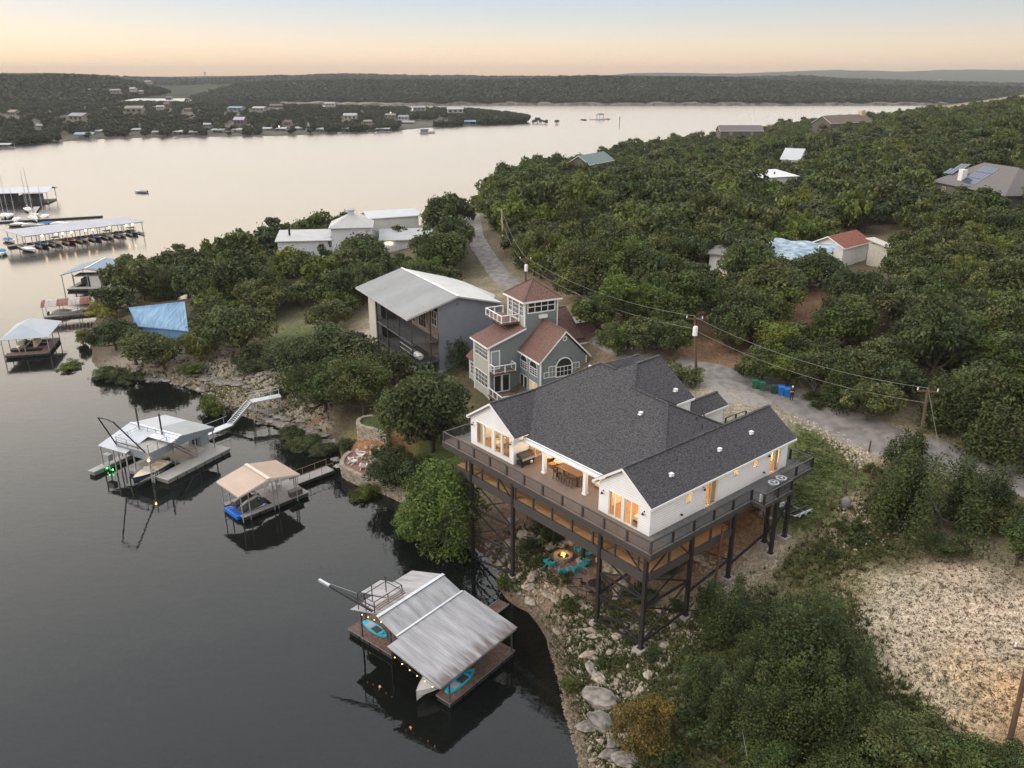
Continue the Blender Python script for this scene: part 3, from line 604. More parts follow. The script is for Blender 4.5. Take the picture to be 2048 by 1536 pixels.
for i in np.where(ok)[0]:
    x, y = pts[i]; r = float(g.choice([g.uniform(2.2, 3.4), g.uniform(3.2, 4.6)])) * (1.35 if y > 300 else 1.18 if y > 160 else 1.05); hr = float(g.uniform(.85, 1.35)); h = r * hr * 1.9
    wpx = FOC * r / dep[i]; hpx = FOC * h * .95 / dep[i]; skip = False
    for a0, b0, a1, b1, dd in KEEP:
        if y < dd and pu[i] + wpx * .8 > a0 and pu[i] - wpx * .8 < a1 and pv[i] > b0 and pv[i] - hpx < b1 - 4: skip = True; break
        if abs(y - dd) < 12 and pu[i] + wpx > a0 and pu[i] - wpx < a1 and abs(pv[i] - b1) < 45 and (a1 - a0) > 40 and y >= dd: skip = y < dd + 9; 
        if skip: break
    if skip: continue
    if pu[i] < -150 or pu[i] > 2300: continue
    FOREST.append((dep[i] / r, x, y, float(zz[i]), r, hr, pu[i], pv[i], h))
FOREST.sort()
LMK = [(1535, 780, 'the row of roadside bins'), (1390, 690, 'the driveway transformer pole'), (1605, 630, 'the red dirt clearing'), (1690, 605, 'the large bare grey tree'), (1640, 690, 'the smaller bare grey tree'), (2000, 780, 'the bare tree at far right'), (1710, 485, 'the red tiled garage'), (1570, 503, 'the blue tarpaulin roof'), (1930, 355, 'the solar panelled roof'), (1580, 305, 'the steep white roof'), (1560, 350, 'the long low white roof'), (1205, 320, 'the teal roof'), (690, 455, 'the cupola house'), (1065, 580, 'the lookout tower roof'), (850, 580, 'the wide metal roof'), (315, 630, 'the sky blue roof'), (1006, 455, 'the pale lane pole'), (1051, 540, 'the tower transformer pole'), (1850, 830, 'the leaning roadside pole'), (1705, 236, 'the chimney house on the skyline'), (1485, 256, 'the dark ridge roof'), (1653, 447, 'the dark red shed'), (945, 470, 'the far bend of the lane'), (790, 430, 'the white flat roofed house'), (205, 545, 'the blue roofed dock'), (1280, 720, 'the far end of the black roof'), (2000, 950, 'the right bend of the road'), (1470, 450, 'the blue awning'), (1725, 860, 'the roadside verge')]
def landmark(u, v, lm=None):
    k = min(lm or LMK, key=lambda q: math.hypot(q[0] - u, q[1] - v)); a = math.degrees(math.atan2(k[1] - v, u - k[0])) % 360
    return ('right of', 'above and right of', 'directly above', 'above and left of', 'left of', 'below and left of', 'directly below', 'below and right of')[int((a + 22.5) % 360 // 45)], k[2], math.hypot(k[0] - u, k[1] - v)
KEYN = {'oak': 'grey green oak', 'oak_far': 'grey green oak', 'juniper': 'upright evergreen', 'elm': 'light green broadleaf tree', 'elm_far': 'light green broadleaf tree'}
LAB = {}
rest = []
NSINGLE = 205
for i, (q, x, y, z, r, hr, u, v, h) in enumerate(FOREST):
    kk = RNG.uniform(); far = y > 150
    key = ('oak_far' if far else 'oak') if kk < .66 else 'juniper' if kk < .80 else ('elm_far' if far else 'elm')
    if key == 'juniper': hr *= .8; r *= .8
    if i < NSINGLE:
        t_ = tree(key, x, y, r, hr, '', 'trees of the wood on the slope', z=z); d_, n_, q_ = landmark(u, v - FOC * h * .55 / (q * r)); LAB.setdefault((KEYN[key], d_, n_), []).append((q_, t_))
    else: rest.append((x, y, z, r, hr, ['oak_far', 'juniper', 'elm_far'].index(key if key in ('juniper',) else 'oak_far' if 'oak' in key else 'elm_far')))
ORD = ['nearest', 'second nearest', 'third nearest', 'fourth nearest', 'fifth nearest', 'sixth nearest', 'seventh nearest', 'eighth nearest', 'ninth nearest', 'tenth nearest', 'eleventh nearest', 'twelfth nearest', 'thirteenth nearest', 'fourteenth nearest', 'fifteenth nearest', 'sixteenth nearest', 'seventeenth nearest', 'eighteenth nearest', 'nineteenth nearest'] + ['farthest'] * 40
def set_labels(LAB):
    for (k_, d_, n_), lst in LAB.items():
        for j, (q_, t_) in enumerate(sorted(lst, key=lambda e: e[0])): t_['label'] = (ORD[j] + ' ' if len(lst) > 1 else '') + k_ + ' ' + d_ + ' ' + n_
set_labels(LAB)
# ---- everything past the nearest trees, and the far shores: one object each, instanced leaves
def joined(key, i, name):
    cm, tm, kind = TV[key][i]; a = cm.copy(); a.name = name
    bm = bmesh.new(); bm.from_mesh(a); n0 = len(bm.faces); t2 = tm.copy()
    zl = .25 if kind != 'juniper' else .12
    for vv in bm.verts: vv.co.z += zl
    bm.from_mesh(t2); bm.faces.ensure_lookup_table()
    for fi in range(n0, len(bm.faces)): bm.faces[fi].material_index = 1
    lay = bm.verts.layers.float_color.get('tint')
    bm.to_mesh(a); bm.free(); a.materials.append(BARK); return bpy.data.objects.new(name, a)
def src_collection(name, objs):
    c = bpy.data.collections.new(name)
    for o in objs: c.objects.link(o)
    return c
def scatter(name, P_, S, VAR, coll, label=None):
    """points mesh + geometry nodes: one stuff object"""
    me = bpy.data.meshes.new(name); me.vertices.add(len(P_)); me.vertices.foreach_set('co', np.asarray(P_, np.float32).ravel())
    a = me.attributes.new('sc', 'FLOAT_VECTOR', 'POINT'); a.data.foreach_set('vector', np.asarray(S, np.float32).ravel())
    a = me.attributes.new('var', 'INT', 'POINT'); a.data.foreach_set('value', np.asarray(VAR, np.int32))
    a = me.attributes.new('rot', 'FLOAT', 'POINT'); a.data.foreach_set('value', RNG.uniform(0, 6.28, len(P_)).astype(np.float32))
    o = link(name, me, kind='stuff')
    ng = bpy.data.node_groups.new(name, 'GeometryNodeTree'); ng.interface.new_socket('Geometry', in_out='INPUT', socket_type='NodeSocketGeometry'); ng.interface.new_socket('Geometry', in_out='OUTPUT', socket_type='NodeSocketGeometry')
    gi = N(ng, 'NodeGroupInput'); go = N(ng, 'NodeGroupOutput'); ip = N(ng, 'GeometryNodeInstanceOnPoints'); ci = N(ng, 'GeometryNodeCollectionInfo')
    ci.inputs[0].default_value = coll; ci.inputs['Separate Children'].default_value = True; ci.inputs['Reset Children'].default_value = True
    def at(nm, ty): n = N(ng, 'GeometryNodeInputNamedAttribute', data_type=ty); n.inputs[0].default_value = nm; return n.outputs[0]
    L = ng.links.new; mp = N(ng, 'GeometryNodeMeshToPoints'); L(gi.outputs[0], mp.inputs[0]); L(mp.outputs[0], ip.inputs['Points']); L(ci.outputs[0], ip.inputs['Instance']); ip.inputs['Pick Instance'].default_value = True
    L(at('var', 'INT'), ip.inputs['Instance Index']); L(at('sc', 'FLOAT_VECTOR'), ip.inputs['Scale'])
    cx = N(ng, 'ShaderNodeCombineXYZ'); L(at('rot', 'FLOAT'), cx.inputs[2]); L(cx.outputs[0], ip.inputs['Rotation']); L(ip.outputs[0], go.inputs[0])
    md = o.modifiers.new('scatter', 'NODES'); md.node_group = ng; return o
make_var('tiny', 'far', 300, .34, 40, (31, 32))
make_var('speck', 'far', 60, .75, 24, (34, 35, 36))
WC = src_collection('wood_sources', [joined('oak_far', 0, 'wood_a'), joined('juniper', 0, 'wood_b'), joined('elm_far', 0, 'wood_c')])
FC = src_collection('far_sources', [joined('speck', 0, 'far_a'), joined('speck', 1, 'far_b'), joined('speck', 2, 'far_c')])
PC = src_collection('pen_sources', [joined('tiny', 0, 'pen_a'), joined('tiny', 1, 'pen_b'), joined('tiny', 1, 'pen_c')])
if rest: scatter('distant_wood', [q[:3] for q in rest], [(q[3], q[3], q[3] * q[4]) for q in rest], [q[5] for q in rest], WC)
def surf_scatter(name, V, n, r0, r1, coll, kmin, kmax, nvar, keep=None, seed=0, flat=.85):
    g = np.random.default_rng(seed); m, nn, _ = V.shape; A = g.uniform(kmin, kmax, n); B = g.uniform(0, nn - 1.001, n)
    a0 = A.astype(int); b0 = B.astype(int); fa = (A - a0)[:, None]; fb = (B - b0)[:, None]
    p = V[a0, b0] * (1 - fa) * (1 - fb) + V[a0 + 1, b0] * fa * (1 - fb) + V[a0, b0 + 1] * (1 - fa) * fb + V[a0 + 1, b0 + 1] * fa * fb
    s = g.uniform(r0, r1, n)
    if keep is not None:
        k = keep(p, s); p, s = p[k], s[k]
    return scatter(name, p, np.c_[s, s, s * flat], g.integers(0, nvar, len(p)), coll)
surf_scatter('far_shore_wood', V3, 9000, 5, 9, FC, .55, 6.9, 3, seed=1)
surf_scatter('far_left_wood', V4, 5000, 4.5, 8, FC, .3, 6.9, 3, seed=2)
surf_scatter('mid_hill_wood', V2, 7000, 7, 13, FC, 3.5, 6.9, 3, seed=3)
PEN_KEEP = []
# ---------------------------------------------------------------- building helpers and shared materials
def shingle(name, c, c2):
    m = mat(name, c, .9, .2, 2.2, col2=c2, stretch=(2.2, 2.2, 9), spec=.2, detail=2, bump=.35); return m
M_WHITE = mat('white_siding', (.82, .82, .83), .6, .03, 1.2, stretch=(1, 1, .2))
M_TRIM = mat('white_trim', (.80, .80, .80), .5, .03, 3)
M_BLACK = mat('black_steel', (.022, .021, .022), .5, .25, 5)
M_DKWOOD = mat('dark_stained_wood', (.055, .048, .045), .7, .3, 6, stretch=(1, 1, 4))
M_DECK = mat('weathered_deck', (.25, .19, .155), .7, .25, 2.5, stretch=(6, .5, 1), col2=(.15, .115, .10))
M_DECK2 = mat('grey_deck', (.13, .125, .125), .75, .25, 2.5)
M_TAN = mat('plywood', (.40, .22, .095), .8, .15, 1.2)
M_CONC = mat('concrete', (.36, .32, .285), .9, .15, 2, bump=.2)
M_SHING = shingle('charcoal_shingles', (.036, .036, .042), (.10, .095, .10))
M_SHING_R = shingle('reddish_shingles', (.11, .063, .055), (.215, .125, .105))
M_SAGE = mat('grey_green_siding', (.20, .235, .245), .7, .06, 1.5)
M_GLASS = mat('dark_glass', (.02, .024, .028), .06, .2, 1, spec=.6)
M_BUFF = mat('buff_block', (.46, .43, .38), .85, .08, 2)
M_GALV = mat('galvanised_roof', (.47, .475, .48), .42, .10, .6, metal=.35, stretch=(1, 4, 1))
M_STEEL = mat('grey_steel', (.33, .35, .38), .5, .12, 3, metal=.3)
M_ALU = mat('aluminium', (.55, .57, .60), .4, .08, 3, metal=.5)
M_WARMW = mat('interior_wall', (.74, .62, .46), .8, .06, 1)
M_WOODF = mat('oak_floor', (.36, .20, .085), .5, .25, 2, stretch=(.5, 6, 1))
M_CREAM = mat('cream_cushion', (.72, .63, .48), .9, .06, 3)
M_STONE = mat('limestone', (.26, .215, .165), .9, .22, 2.5, col2=(.42, .36, .29), bump=.5, obj_rand=.2)
M_STONE_G = mat('grey_limestone', (.14, .125, .11), .9, .3, 2.2, col2=(.31, .28, .245), bump=.7, obj_rand=.2)
M_REDWOOD = mat('red_brown_boards', (.12, .072, .054), .8, .25, 3, col2=(.19, .122, .092))
def siding(name, c, pitch=.16):
    m = mat(name, c, .7, .07, 1.5); nt = m.node_tree; L = nt.links.new; b = nt.nodes['Principled BSDF']
    tc = N(nt, 'ShaderNodeTexCoord'); wv = N(nt, 'ShaderNodeTexWave', wave_type='BANDS', bands_direction='Z', wave_profile='SAW'); wv.inputs['Scale'].default_value = .314 / pitch / 2 * 1.0
    L(tc.outputs['Object'], wv.inputs['Vector']); bp = N(nt, 'ShaderNodeBump'); bp.inputs['Strength'].default_value = .7; bp.inputs['Distance'].default_value = .05; L(wv.outputs[0], bp.inputs['Height']); L(bp.outputs[0], b.inputs['Normal']); return m
M_SAGE = siding('sage_lap_siding', (.20, .235, .245), .17); M_PALE = siding('pale_lap_siding', (.42, .42, .38), .17)
def ribbed(m, axis, pitch, dist=.05):
    nt = m.node_tree; L = nt.links.new; b = nt.nodes['Principled BSDF']; tc = N(nt, 'ShaderNodeTexCoord'); wv = N(nt, 'ShaderNodeTexWave', wave_type='BANDS', bands_direction=axis); wv.inputs['Scale'].default_value = .314 / pitch; L(tc.outputs['Object'], wv.inputs['Vector'])
    bp = N(nt, 'ShaderNodeBump'); bp.inputs['Strength'].default_value = .6; bp.inputs['Distance'].default_value = dist; L(wv.outputs[0], bp.inputs['Height']); L(bp.outputs[0], b.inputs['Normal'])
ribbed(M_WHITE, 'Z', .22, .03)
def clear_glass(name, f=.12):
    m = bpy.data.materials.new(name); m.use_nodes = True; nt = m.node_tree; nt.nodes.clear(); o = N(nt, 'ShaderNodeOutputMaterial'); t = N(nt, 'ShaderNodeBsdfTransparent'); g_ = N(nt, 'ShaderNodeBsdfGlossy'); g_.inputs['Roughness'].default_value = .02
    x = N(nt, 'ShaderNodeMixShader'); x.inputs[0].default_value = f; nt.links.new(t.outputs[0], x.inputs[1]); nt.links.new(g_.outputs[0], x.inputs[2]); nt.links.new(x.outputs[0], o.inputs[0]); return m
M_CLEAR = clear_glass('clear_glass', .10)
M_LAMP = mat('lamp_glow', (1, .7, .4), .5, 0, 1, emit=(1, .62, .28), estr=9)
M_BULB = mat('warm_bulb', (1, .6, .3), .5, 0, 1, emit=(1, .45, .13), estr=8)
M_FIRE = mat('flame', (1, .5, .1), .5, 0, 1, emit=(1, .38, .06), estr=5)
def wall(parent, p0, p1, z0, z1, m, openings=(), t=.16, apex=None, name='wall', inward=1):
    """upright wall from p0 to p1; openings are (s0, s1, z0, z1) along it; apex (s, z) adds a gable; thickness goes to the left when inward = 1"""
    p0 = Vector((p0[0], p0[1])); p1 = Vector((p1[0], p1[1])); d = (p1 - p0); Ln = d.length; d /= Ln; n = Vector((-d.y, d.x)) * t * inward
    mb = MB()
    def piece(s0, s1, a0, a1):
        if s1 - s0 < 1e-4 or a1 - a0 < 1e-4: return
        q = [p0 + d * s0, p0 + d * s1]
        mb.prism([(q[0].x, q[0].y, a0), (q[1].x, q[1].y, a0), (q[1].x, q[1].y, a1), (q[0].x, q[0].y, a1)], None, (n.x, n.y, 0))
    xs = sorted({0, Ln, *[o[0] for o in openings], *[o[1] for o in openings]})
    for s0, s1 in zip(xs[:-1], xs[1:]):
        zc = z0
        for o in sorted([o for o in openings if o[0] <= s0 + 1e-5 and o[1] >= s1 - 1e-5], key=lambda o: o[2]):
            piece(s0, s1, zc, o[2]); zc = o[3]
        piece(s0, s1, zc, z1)
    if apex is not None:
        q0, q1, qa = p0, p1, p0 + d * apex[0]
        mb.prism([(q0.x, q0.y, z1), (q1.x, q1.y, z1), (qa.x, qa.y, apex[1])], None, (n.x, n.y, 0))
    return mb.obj(name, m, parent)
def window(parent, p0, p1, z0, z1, nx=1, ny=1, fm=None, gm=None, fw=.09, mw=.045, off=.03, dep=.10, name='window', arch=False, mull=None):
    """frame with bars and a pane; p0->p1 seen with the outside on the right hand"""
    fm = fm or M_TRIM; gm = gm or M_GLASS
    p0 = Vector((p0[0], p0[1])); p1 = Vector((p1[0], p1[1])); d = p1 - p0; Ln = d.length; d /= Ln; n = Vector((d.y, -d.x))
    mb = MB()
    def pt(s, z, o): q = p0 + d * s + n * o; return (q.x, q.y, z)
    def bar(s0, s1, a0, a1, o0=off, o1=off - dep):
        mb.prism([pt(s0, a0, o0), pt(s1, a0, o0), pt(s1, a1, o0), pt(s0, a1, o0)], None, Vector(pt(0, 0, o1)) - Vector(pt(0, 0, o0)))
    zt = z1 - (Ln / 2 if arch else 0)
    bar(-fw, 0, z0 - fw, zt if arch else z1 + fw); bar(Ln, Ln + fw, z0 - fw, zt if arch else z1 + fw); bar(0, Ln, z0 - fw, z0)
    if not arch: bar(0, Ln, z1, z1 + fw)
    for i in range(1, nx):
        s = Ln * i / nx; ww = mw if mull is None or i not in mull else fw; bar(s - ww / 2, s + ww / 2, z0, zt, off - .005, off - .05)
    for j in range(1, ny): z = z0 + (zt - z0) * j / ny; bar(0, Ln, z - mw / 2, z + mw / 2, off - .007, off - .045)
    if arch:
        bar(0, Ln, zt - mw, zt + mw, off - .002, off - .06); r = Ln / 2; k = 12
        for i in range(k):
            t0, t1 = math.pi * i / k, math.pi * (i + 1) / k
            mb.prism([pt(r - (r + fw) * math.cos(t0), zt + (r + fw) * math.sin(t0), off), pt(r - r * math.cos(t0), zt + r * math.sin(t0), off), pt(r - r * math.cos(t1), zt + r * math.sin(t1), off), pt(r - (r + fw) * math.cos(t1), zt + (r + fw) * math.sin(t1), off)], None, Vector(pt(0, 0, off - dep)) - Vector(pt(0, 0, off)))
    f = mb.obj(name, fm, parent); pm = MB(); o = off - .06
    ring = [pt(0, z0, o), pt(Ln, z0, o)] + ([pt(Ln / 2 + Ln / 2 * math.cos(math.pi * i / 12), zt + Ln / 2 * math.sin(math.pi * i / 12), o) for i in range(13)] if arch else [pt(Ln, z1, o), pt(0, z1, o)])
    pm.prism(ring, None, Vector(pt(0, 0, o - .015)) - Vector(pt(0, 0, o))); pm.obj('pane', gm, f); return f
def slope(parent, pts, m, t=.16, name='roof_slope', ribs=None, ribm=None):
    """roof plane, corners anticlockwise from above; ribs = spacing of raised seams running up the slope from edge 0-1"""
    mb = MB(); mb.slab(pts, t); o = mb.obj(name, m, parent)
    return o
def seams(parent, a, b, c, d, n, m, h=.05, w=.05, name='roof_seam', join=True):
    """n raised seams between eave a-b and ridge d-c"""
    a, b, c, d = map(Vector, (a, b, c, d)); mb = MB(); nn = (b - a).cross(d - a).normalized()
    if nn.z < 0: nn = -nn
    for i in range(n + 1):
        t = i / n; mb.beam(a.lerp(b, t) + nn * h / 2, d.lerp(c, t) + nn * h / 2, w, h)
    o = mb.obj(name, m, parent)
    if n > 30: o['kind'] = 'stuff'
    return o
def gable(parent, a0, a1, b0, b1, ze, zr, m, t=.16, axis='a', trim=M_TRIM, fas=.2):
    """gable roof over a0..a1 x b0..b1, ridge along axis; fascias and bargeboards"""
    if axis == 'a':
        bm = (b0 + b1) / 2
        s1 = [(a0, b0, ze), (a1, b0, ze), (a1, bm, zr), (a0, bm, zr)]; s2 = [(a0, bm, zr), (a1, bm, zr), (a1, b1, ze), (a0, b1, ze)]; ends = [(a0, -1), (a1, 1)]
        P3 = lambda e, k, z: (e, k, z); ks = (b0, bm, b1)
    else:
        am = (a0 + a1) / 2
        s1 = [(a0, b1, ze), (a0, b0, ze), (am, b0, zr), (am, b1, zr)]; s2 = [(am, b1, zr), (am, b0, zr), (a1, b0, ze), (a1, b1, ze)]; ends = [(b0, -1), (b1, 1)]
        P3 = lambda e, k, z: (k, e, z); ks = (a0, am, a1)
    slope(parent, s1, m, t); slope(parent, s2, m, t)
    if trim:
        mb = MB()
        for e, sg in ends:
            o = .035 * sg
            for k0, z0_, k1, z1_ in ((ks[0], ze, ks[1], zr), (ks[1], zr, ks[2], ze)):
                dz = -.02
                mb.prism([P3(e, k0, z0_ + dz), P3(e, k1, z1_ + dz), P3(e, k1, z1_ + dz - fas), P3(e, k0, z0_ + dz - fas)], None, (o, 0, 0) if axis == 'a' else (0, o, 0))
        for k in (ks[0], ks[2]):
            sg = -1 if k == ks[0] else 1
            if axis == 'a': mb.bx(a0, a1, min(k, k + .04 * sg), max(k, k + .04 * sg), ze - fas + .0, ze - .015)
            else: mb.bx(min(k, k + .04 * sg), max(k, k + .04 * sg), b0, b1, ze - fas, ze - .015)
        mb.obj('fascia', trim, parent)
def railing(parent, pts, h=1.0, post=.12, sp=2.4, m=M_BLACK, rails=(1.0,), rw=.1, rh=.05, mesh_=False, z_mid=(), name='railing', close=False, bars=0, postname='rail_post'):
    """posts, top rail and infill along a polyline; each post a part"""
    pm = None; rl = MB(); inf = MB(); done = []
    for p, q in zip(pts[:-1], pts[1:]):
        p, q = Vector(p), Vector(q); L_ = (q - p).length; n = max(1, round(L_ / sp))
        rl.beam(p + Vector((0, 0, h)), q + Vector((0, 0, h)), rw, rh)
        for z in z_mid: inf.beam(p + Vector((0, 0, z)), q + Vector((0, 0, z)), .03, .03)
        if mesh_:
            for k in range(1, 7): z = .08 + (h - .16) * k / 7; inf.beam(p + Vector((0, 0, z)), q + Vector((0, 0, z)), .014, .014)
            for k in range(1, int(L_ / .13)): x = p.lerp(q, k * .13 / L_); inf.beam(x + Vector((0, 0, .08)), x + Vector((0, 0, h - .03)), .012, .012)
            inf.beam(p + Vector((0, 0, .08)), q + Vector((0, 0, .08)), .04, .04)
        if bars:
            for k in range(1, int(L_ / bars)): x = p.lerp(q, k * bars / L_); inf.beam(x + Vector((0, 0, .1)), x + Vector((0, 0, h)), .018, .018)
            inf.beam(p + Vector((0, 0, .1)), q + Vector((0, 0, .1)), .03, .03)
        for k in range(n + 1):
            x = p.lerp(q, k / n)
            if any((x - d).length < .3 for d in done): continue
            done.append(x)
            if pm is None: b_ = MB(); b_.bx(-post / 2, post / 2, -post / 2, post / 2, 0, h - .025); pm = b_.obj(postname, m, parent, tuple(x))
            else: inst(pm, parent, tuple(x))
    rl.obj('top_rail', m, parent)
    if inf.v: inf.obj('rail_infill', m, parent)
def lampl(name, loc, energy, col=(1, .66, .34), r=.15, parent=None):
    d = bpy.data.lights.new(name, 'POINT'); d.energy = energy; d.color = col; d.shadow_soft_size = r
    o = bpy.data.objects.new(name, d); COL.objects.link(o); o.location = loc
    if parent is not None: o.parent = parent
    return o
# ---------------------------------------------------------------- the white house on stilts
FZ = 11.25
_A = P(1298, 1073.5, FZ); W = Fr(_A, 40.2)
H = thing('stilt_house', 'white board house with black shingle roofs standing on steel stilts over the shore', 'house', _A, W.rz)
hc = [(.0, 5.55), (16.55, 23.05)]
# front gable walls (plane a = 0), runs from high b to low b so that the outside is on the right
wall(H, (0, 5.55), (0, 0), -.0, 2.72, M_WHITE, [(5.55 - 4.42, 5.55 - 3.02, .12, 2.3), (5.55 - 2.72, 5.55 - 1.22, .12, 2.3)], apex=(2.65, 4.62))
wall(H, (0, 23.05), (0, 16.55), -.0, 2.95, M_WHITE, [(23.05 - b1, 23.05 - b0, .42, 2.62) for b1, b0 in ((22.05, 21.12), (20.86, 19.78), (19.36, 18.4), (18.14, 17.12))], apex=(3.25, 5.05))
side_op = [(4.35, 5.05, 1.3, 2.45), (6.95, 8.5, .06, 2.38), (10.8, 11.5, 1.65, 2.45), (13.75, 14.45, 1.5, 2.45), (16.4, 18.0, .06, 2.42)]
wall(H, (.16, 0), (19.35, 0), 0, 2.66, M_WHITE, side_op)
wall(H, (19.35, 0), (19.35, 5.8), -.5, 2.66, M_WHITE, apex=(2.9, 4.7))
wall(H, (4.2, 16.4), (4.2, 5.7), 0, 2.75, M_WHITE, [(.4, 2.6, .06, 2.2), (7.2, 9.6, .06, 2.2)])
wall(H, (4.2, 5.55), (.16, 5.55), 0, 2.75, M_WHITE)
wall(H, (.16, 16.55), (4.2, 16.55), 0, 2.75, M_WHITE, [(1.7, 3.5, .08, 2.2)], inward=1)
wall(H, (14, 23.05), (.16, 23.05), 0, 2.9, M_WHITE, [(4, 5.2, 1, 2.2)])
wall(H, (16.3, 23.05), (16.3, 12.7), -.5, 4.5, M_WHITE)
wall(H, (12.2, 7.95), (14.75, 7.95), 2.7, 5.4, M_WHITE); wall(H, (14.75, 7.95), (14.75, 12), 2.7, 5.4, M_WHITE, apex=(4.05, 8.3))
wall(H, (17.2, 8.35), (20.9, 8.35), -.3, 3.15, M_WHITE); wall(H, (20.9, 8.35), (20.9, 11.0), -.3, 3.15, M_WHITE)
# rooms seen through the glass
mb = MB(); mb.bx(.17, 19.3, .17, 5.38, -.02, .03); mb.bx(.17, 13.9, 16.73, 22.88, -.02, .03); mb.bx(4.37, 16, 5.75, 16.5, -.02, .03); mb.obj('room_floor', M_WOODF, H)
mb = MB(); mb.bx(6.0, 6.12, .17, 5.38, .04, 2.6); mb.bx(12.6, 12.72, .17, 5.38, .04, 2.6); mb.bx(.2, 19.2, 5.25, 5.37, .04, 2.6); mb.bx(5.2, 5.32, 16.73, 22.88, .04, 2.7); mb.bx(6.5, 6.6, 5.8, 16.4, .04, 2.6)
mb.bx(.2, 19.2, .2, 5.2, 2.58, 2.62); mb.bx(.2, 5.2, 16.8, 22.8, 2.78, 2.82); mb.obj('room_wall', M_WARMW, H)
mb = MB(); mb.bx(.3, .42, .25, .75, .05, 2.4); mb.bx(.3, .42, 4.45, 4.95, .05, 2.4)
for s0, s1 in ((6.75, 7.15), (8.05, 8.75), (16.1, 16.7), (17.5, 18.2)): mb.bx(s0, s1, .28, .38, .05, 2.45)
mb.bx(.3, .42, 21.6, 22.3, .1, 2.7); mb.obj('curtain', mat('curtain', (.62, .47, .24), .9, .15, 3, stretch=(4, 4, .2)), H)
for b1, b0 in ((4.42, 3.02), (2.72, 1.22)): window(H, (0, b1), (0, b0), .12, 2.3, 2, 1, gm=M_CLEAR, mull=(1,))
for b1, b0 in ((22.05, 21.12), (20.86, 19.78), (19.36, 18.4), (18.14, 17.12)): window(H, (0, b1), (0, b0), .42, 2.62, 1, 1, gm=M_CLEAR)
for k, (s0, s1, z0, z1) in enumerate(side_op): window(H, (s0, 0), (s1, 0), z0, z1, 2 if s1 - s0 > 1 else 1, 1, gm=M_CLEAR, name='sliding_door' if s1 - s0 > 1 else 'window', fm=M_TRIM, fw=.07)
window(H, (1.86, 16.55), (3.66, 16.55), .08, 2.2, 2, 1, gm=M_CLEAR, name='sliding_door')
window(H, (4.2, 16.0), (4.2, 13.8), .06, 2.2, 2, 1, gm=M_CLEAR, name='sliding_door'); window(H, (4.2, 9.2), (4.2, 6.8), .06, 2.2, 2, 1, gm=M_CLEAR, name='sliding_door')
# roofs
ZE, K = 2.72, .72
def zr(b): return ZE + K * (b + .3)
PK = (10.05, 15.4, 8.2); V3_ = (9.98, 13.24, 8.15); TB = (11.08, 11.82, 8.85); HM1 = (8.85, 10.03, 7.45); HT = (8.6, 5.94, 7.3); RM = (4.78, 2.9, 4.98); LR = (5.45, 19.7, 5.36); EL, ER = (1.0, 16.1, 2.6), (1.0, 6.35, 2.6)
slope(H, [EL, ER, RM, HT, HM1, TB, V3_, PK, LR, (1.68, 16.1, 3.02)], M_SHING, .1)
slope(H, [(-.3, -.3, ZE), (20.1, -.3, ZE), (20.1, 2.9, 5.02), (13.0, 2.9, 5.02), (8.6, 5.94, 7.3), (4.78, 2.9, 5.02), (-.3, 2.9, 5.02)], M_SHING, .1)
slope(H, [(-.3, 2.9, 5.02), (4.78, 2.9, 5.02), (1.0, 6.1, 2.75), (-.3, 6.1, 2.75)], M_SHING, .1)
slope(H, [(13.0, 2.9, 5.02), (20.1, 2.9, 5.02), (20.1, 6.1, 2.72), (16.2, 6.1, 2.72)], M_SHING, .1)
slope(H, [(13.0, 2.9, 5.02), (16.2, 6.1, 2.72), (15.2, 9.5, 3.6), (8.85, 10.03, 7.45), (8.6, 5.94, 7.3)], M_SHING, .1)
slope(H, [(-.3, 16.1, 3.02), (1.68, 16.1, 3.02), (5.45, 19.7, 5.36), (-.3, 19.7, 5.36)], M_SHING, .1)
slope(H, [(-.3, 19.7, 5.36), (5.45, 19.7, 5.36), (9, 19.7, 5.36), (9, 23.35, 3.0), (-.3, 23.35, 3.0)], M_SHING, .1)
slope(H, [(5.45, 19.7, 5.34), (10.05, 15.4, 8.2), (14, 19.7, 5.3), (9, 23.3, 2.96)], M_SHING, .1)
slope(H, [(8.85, 10.03, 7.43), (12.3, 7.7, 5.66), (14.95, 7.7, 5.66), (14.6, 11.95, 8.85), (11.08, 11.82, 8.85)], M_SHING, .1)
slope(H, [(11.08, 11.82, 8.83), (14.6, 11.95, 8.85), (14.9, 15.5, 5.9), (9.98, 13.24, 8.13)], M_SHING, .1)
slope(H, [(10.05, 15.4, 8.18), (12.0, 13.4, 6.1), (16.6, 13.4, 6.1), (16.5, 16.1, 7.5), (11.0, 16.1, 7.5)], M_SHING, .1)
slope(H, [(11.0, 16.1, 7.48), (16.5, 16.1, 7.5), (16.6, 19.9, 5.2), (14, 19.7, 5.3), (10.05, 15.4, 8.16)], M_SHING, .1)
slope(H, [(15.0, 8.05, 3.2), (21.1, 8.05, 3.25), (21.1, 9.5, 4.2), (15.3, 9.5, 4.2)], M_SHING, .1); slope(H, [(15.3, 9.5, 4.18), (21.1, 9.5, 4.2), (21.1, 11.2, 3.1), (15.3, 11.2, 3.1)], M_SHING, .1)
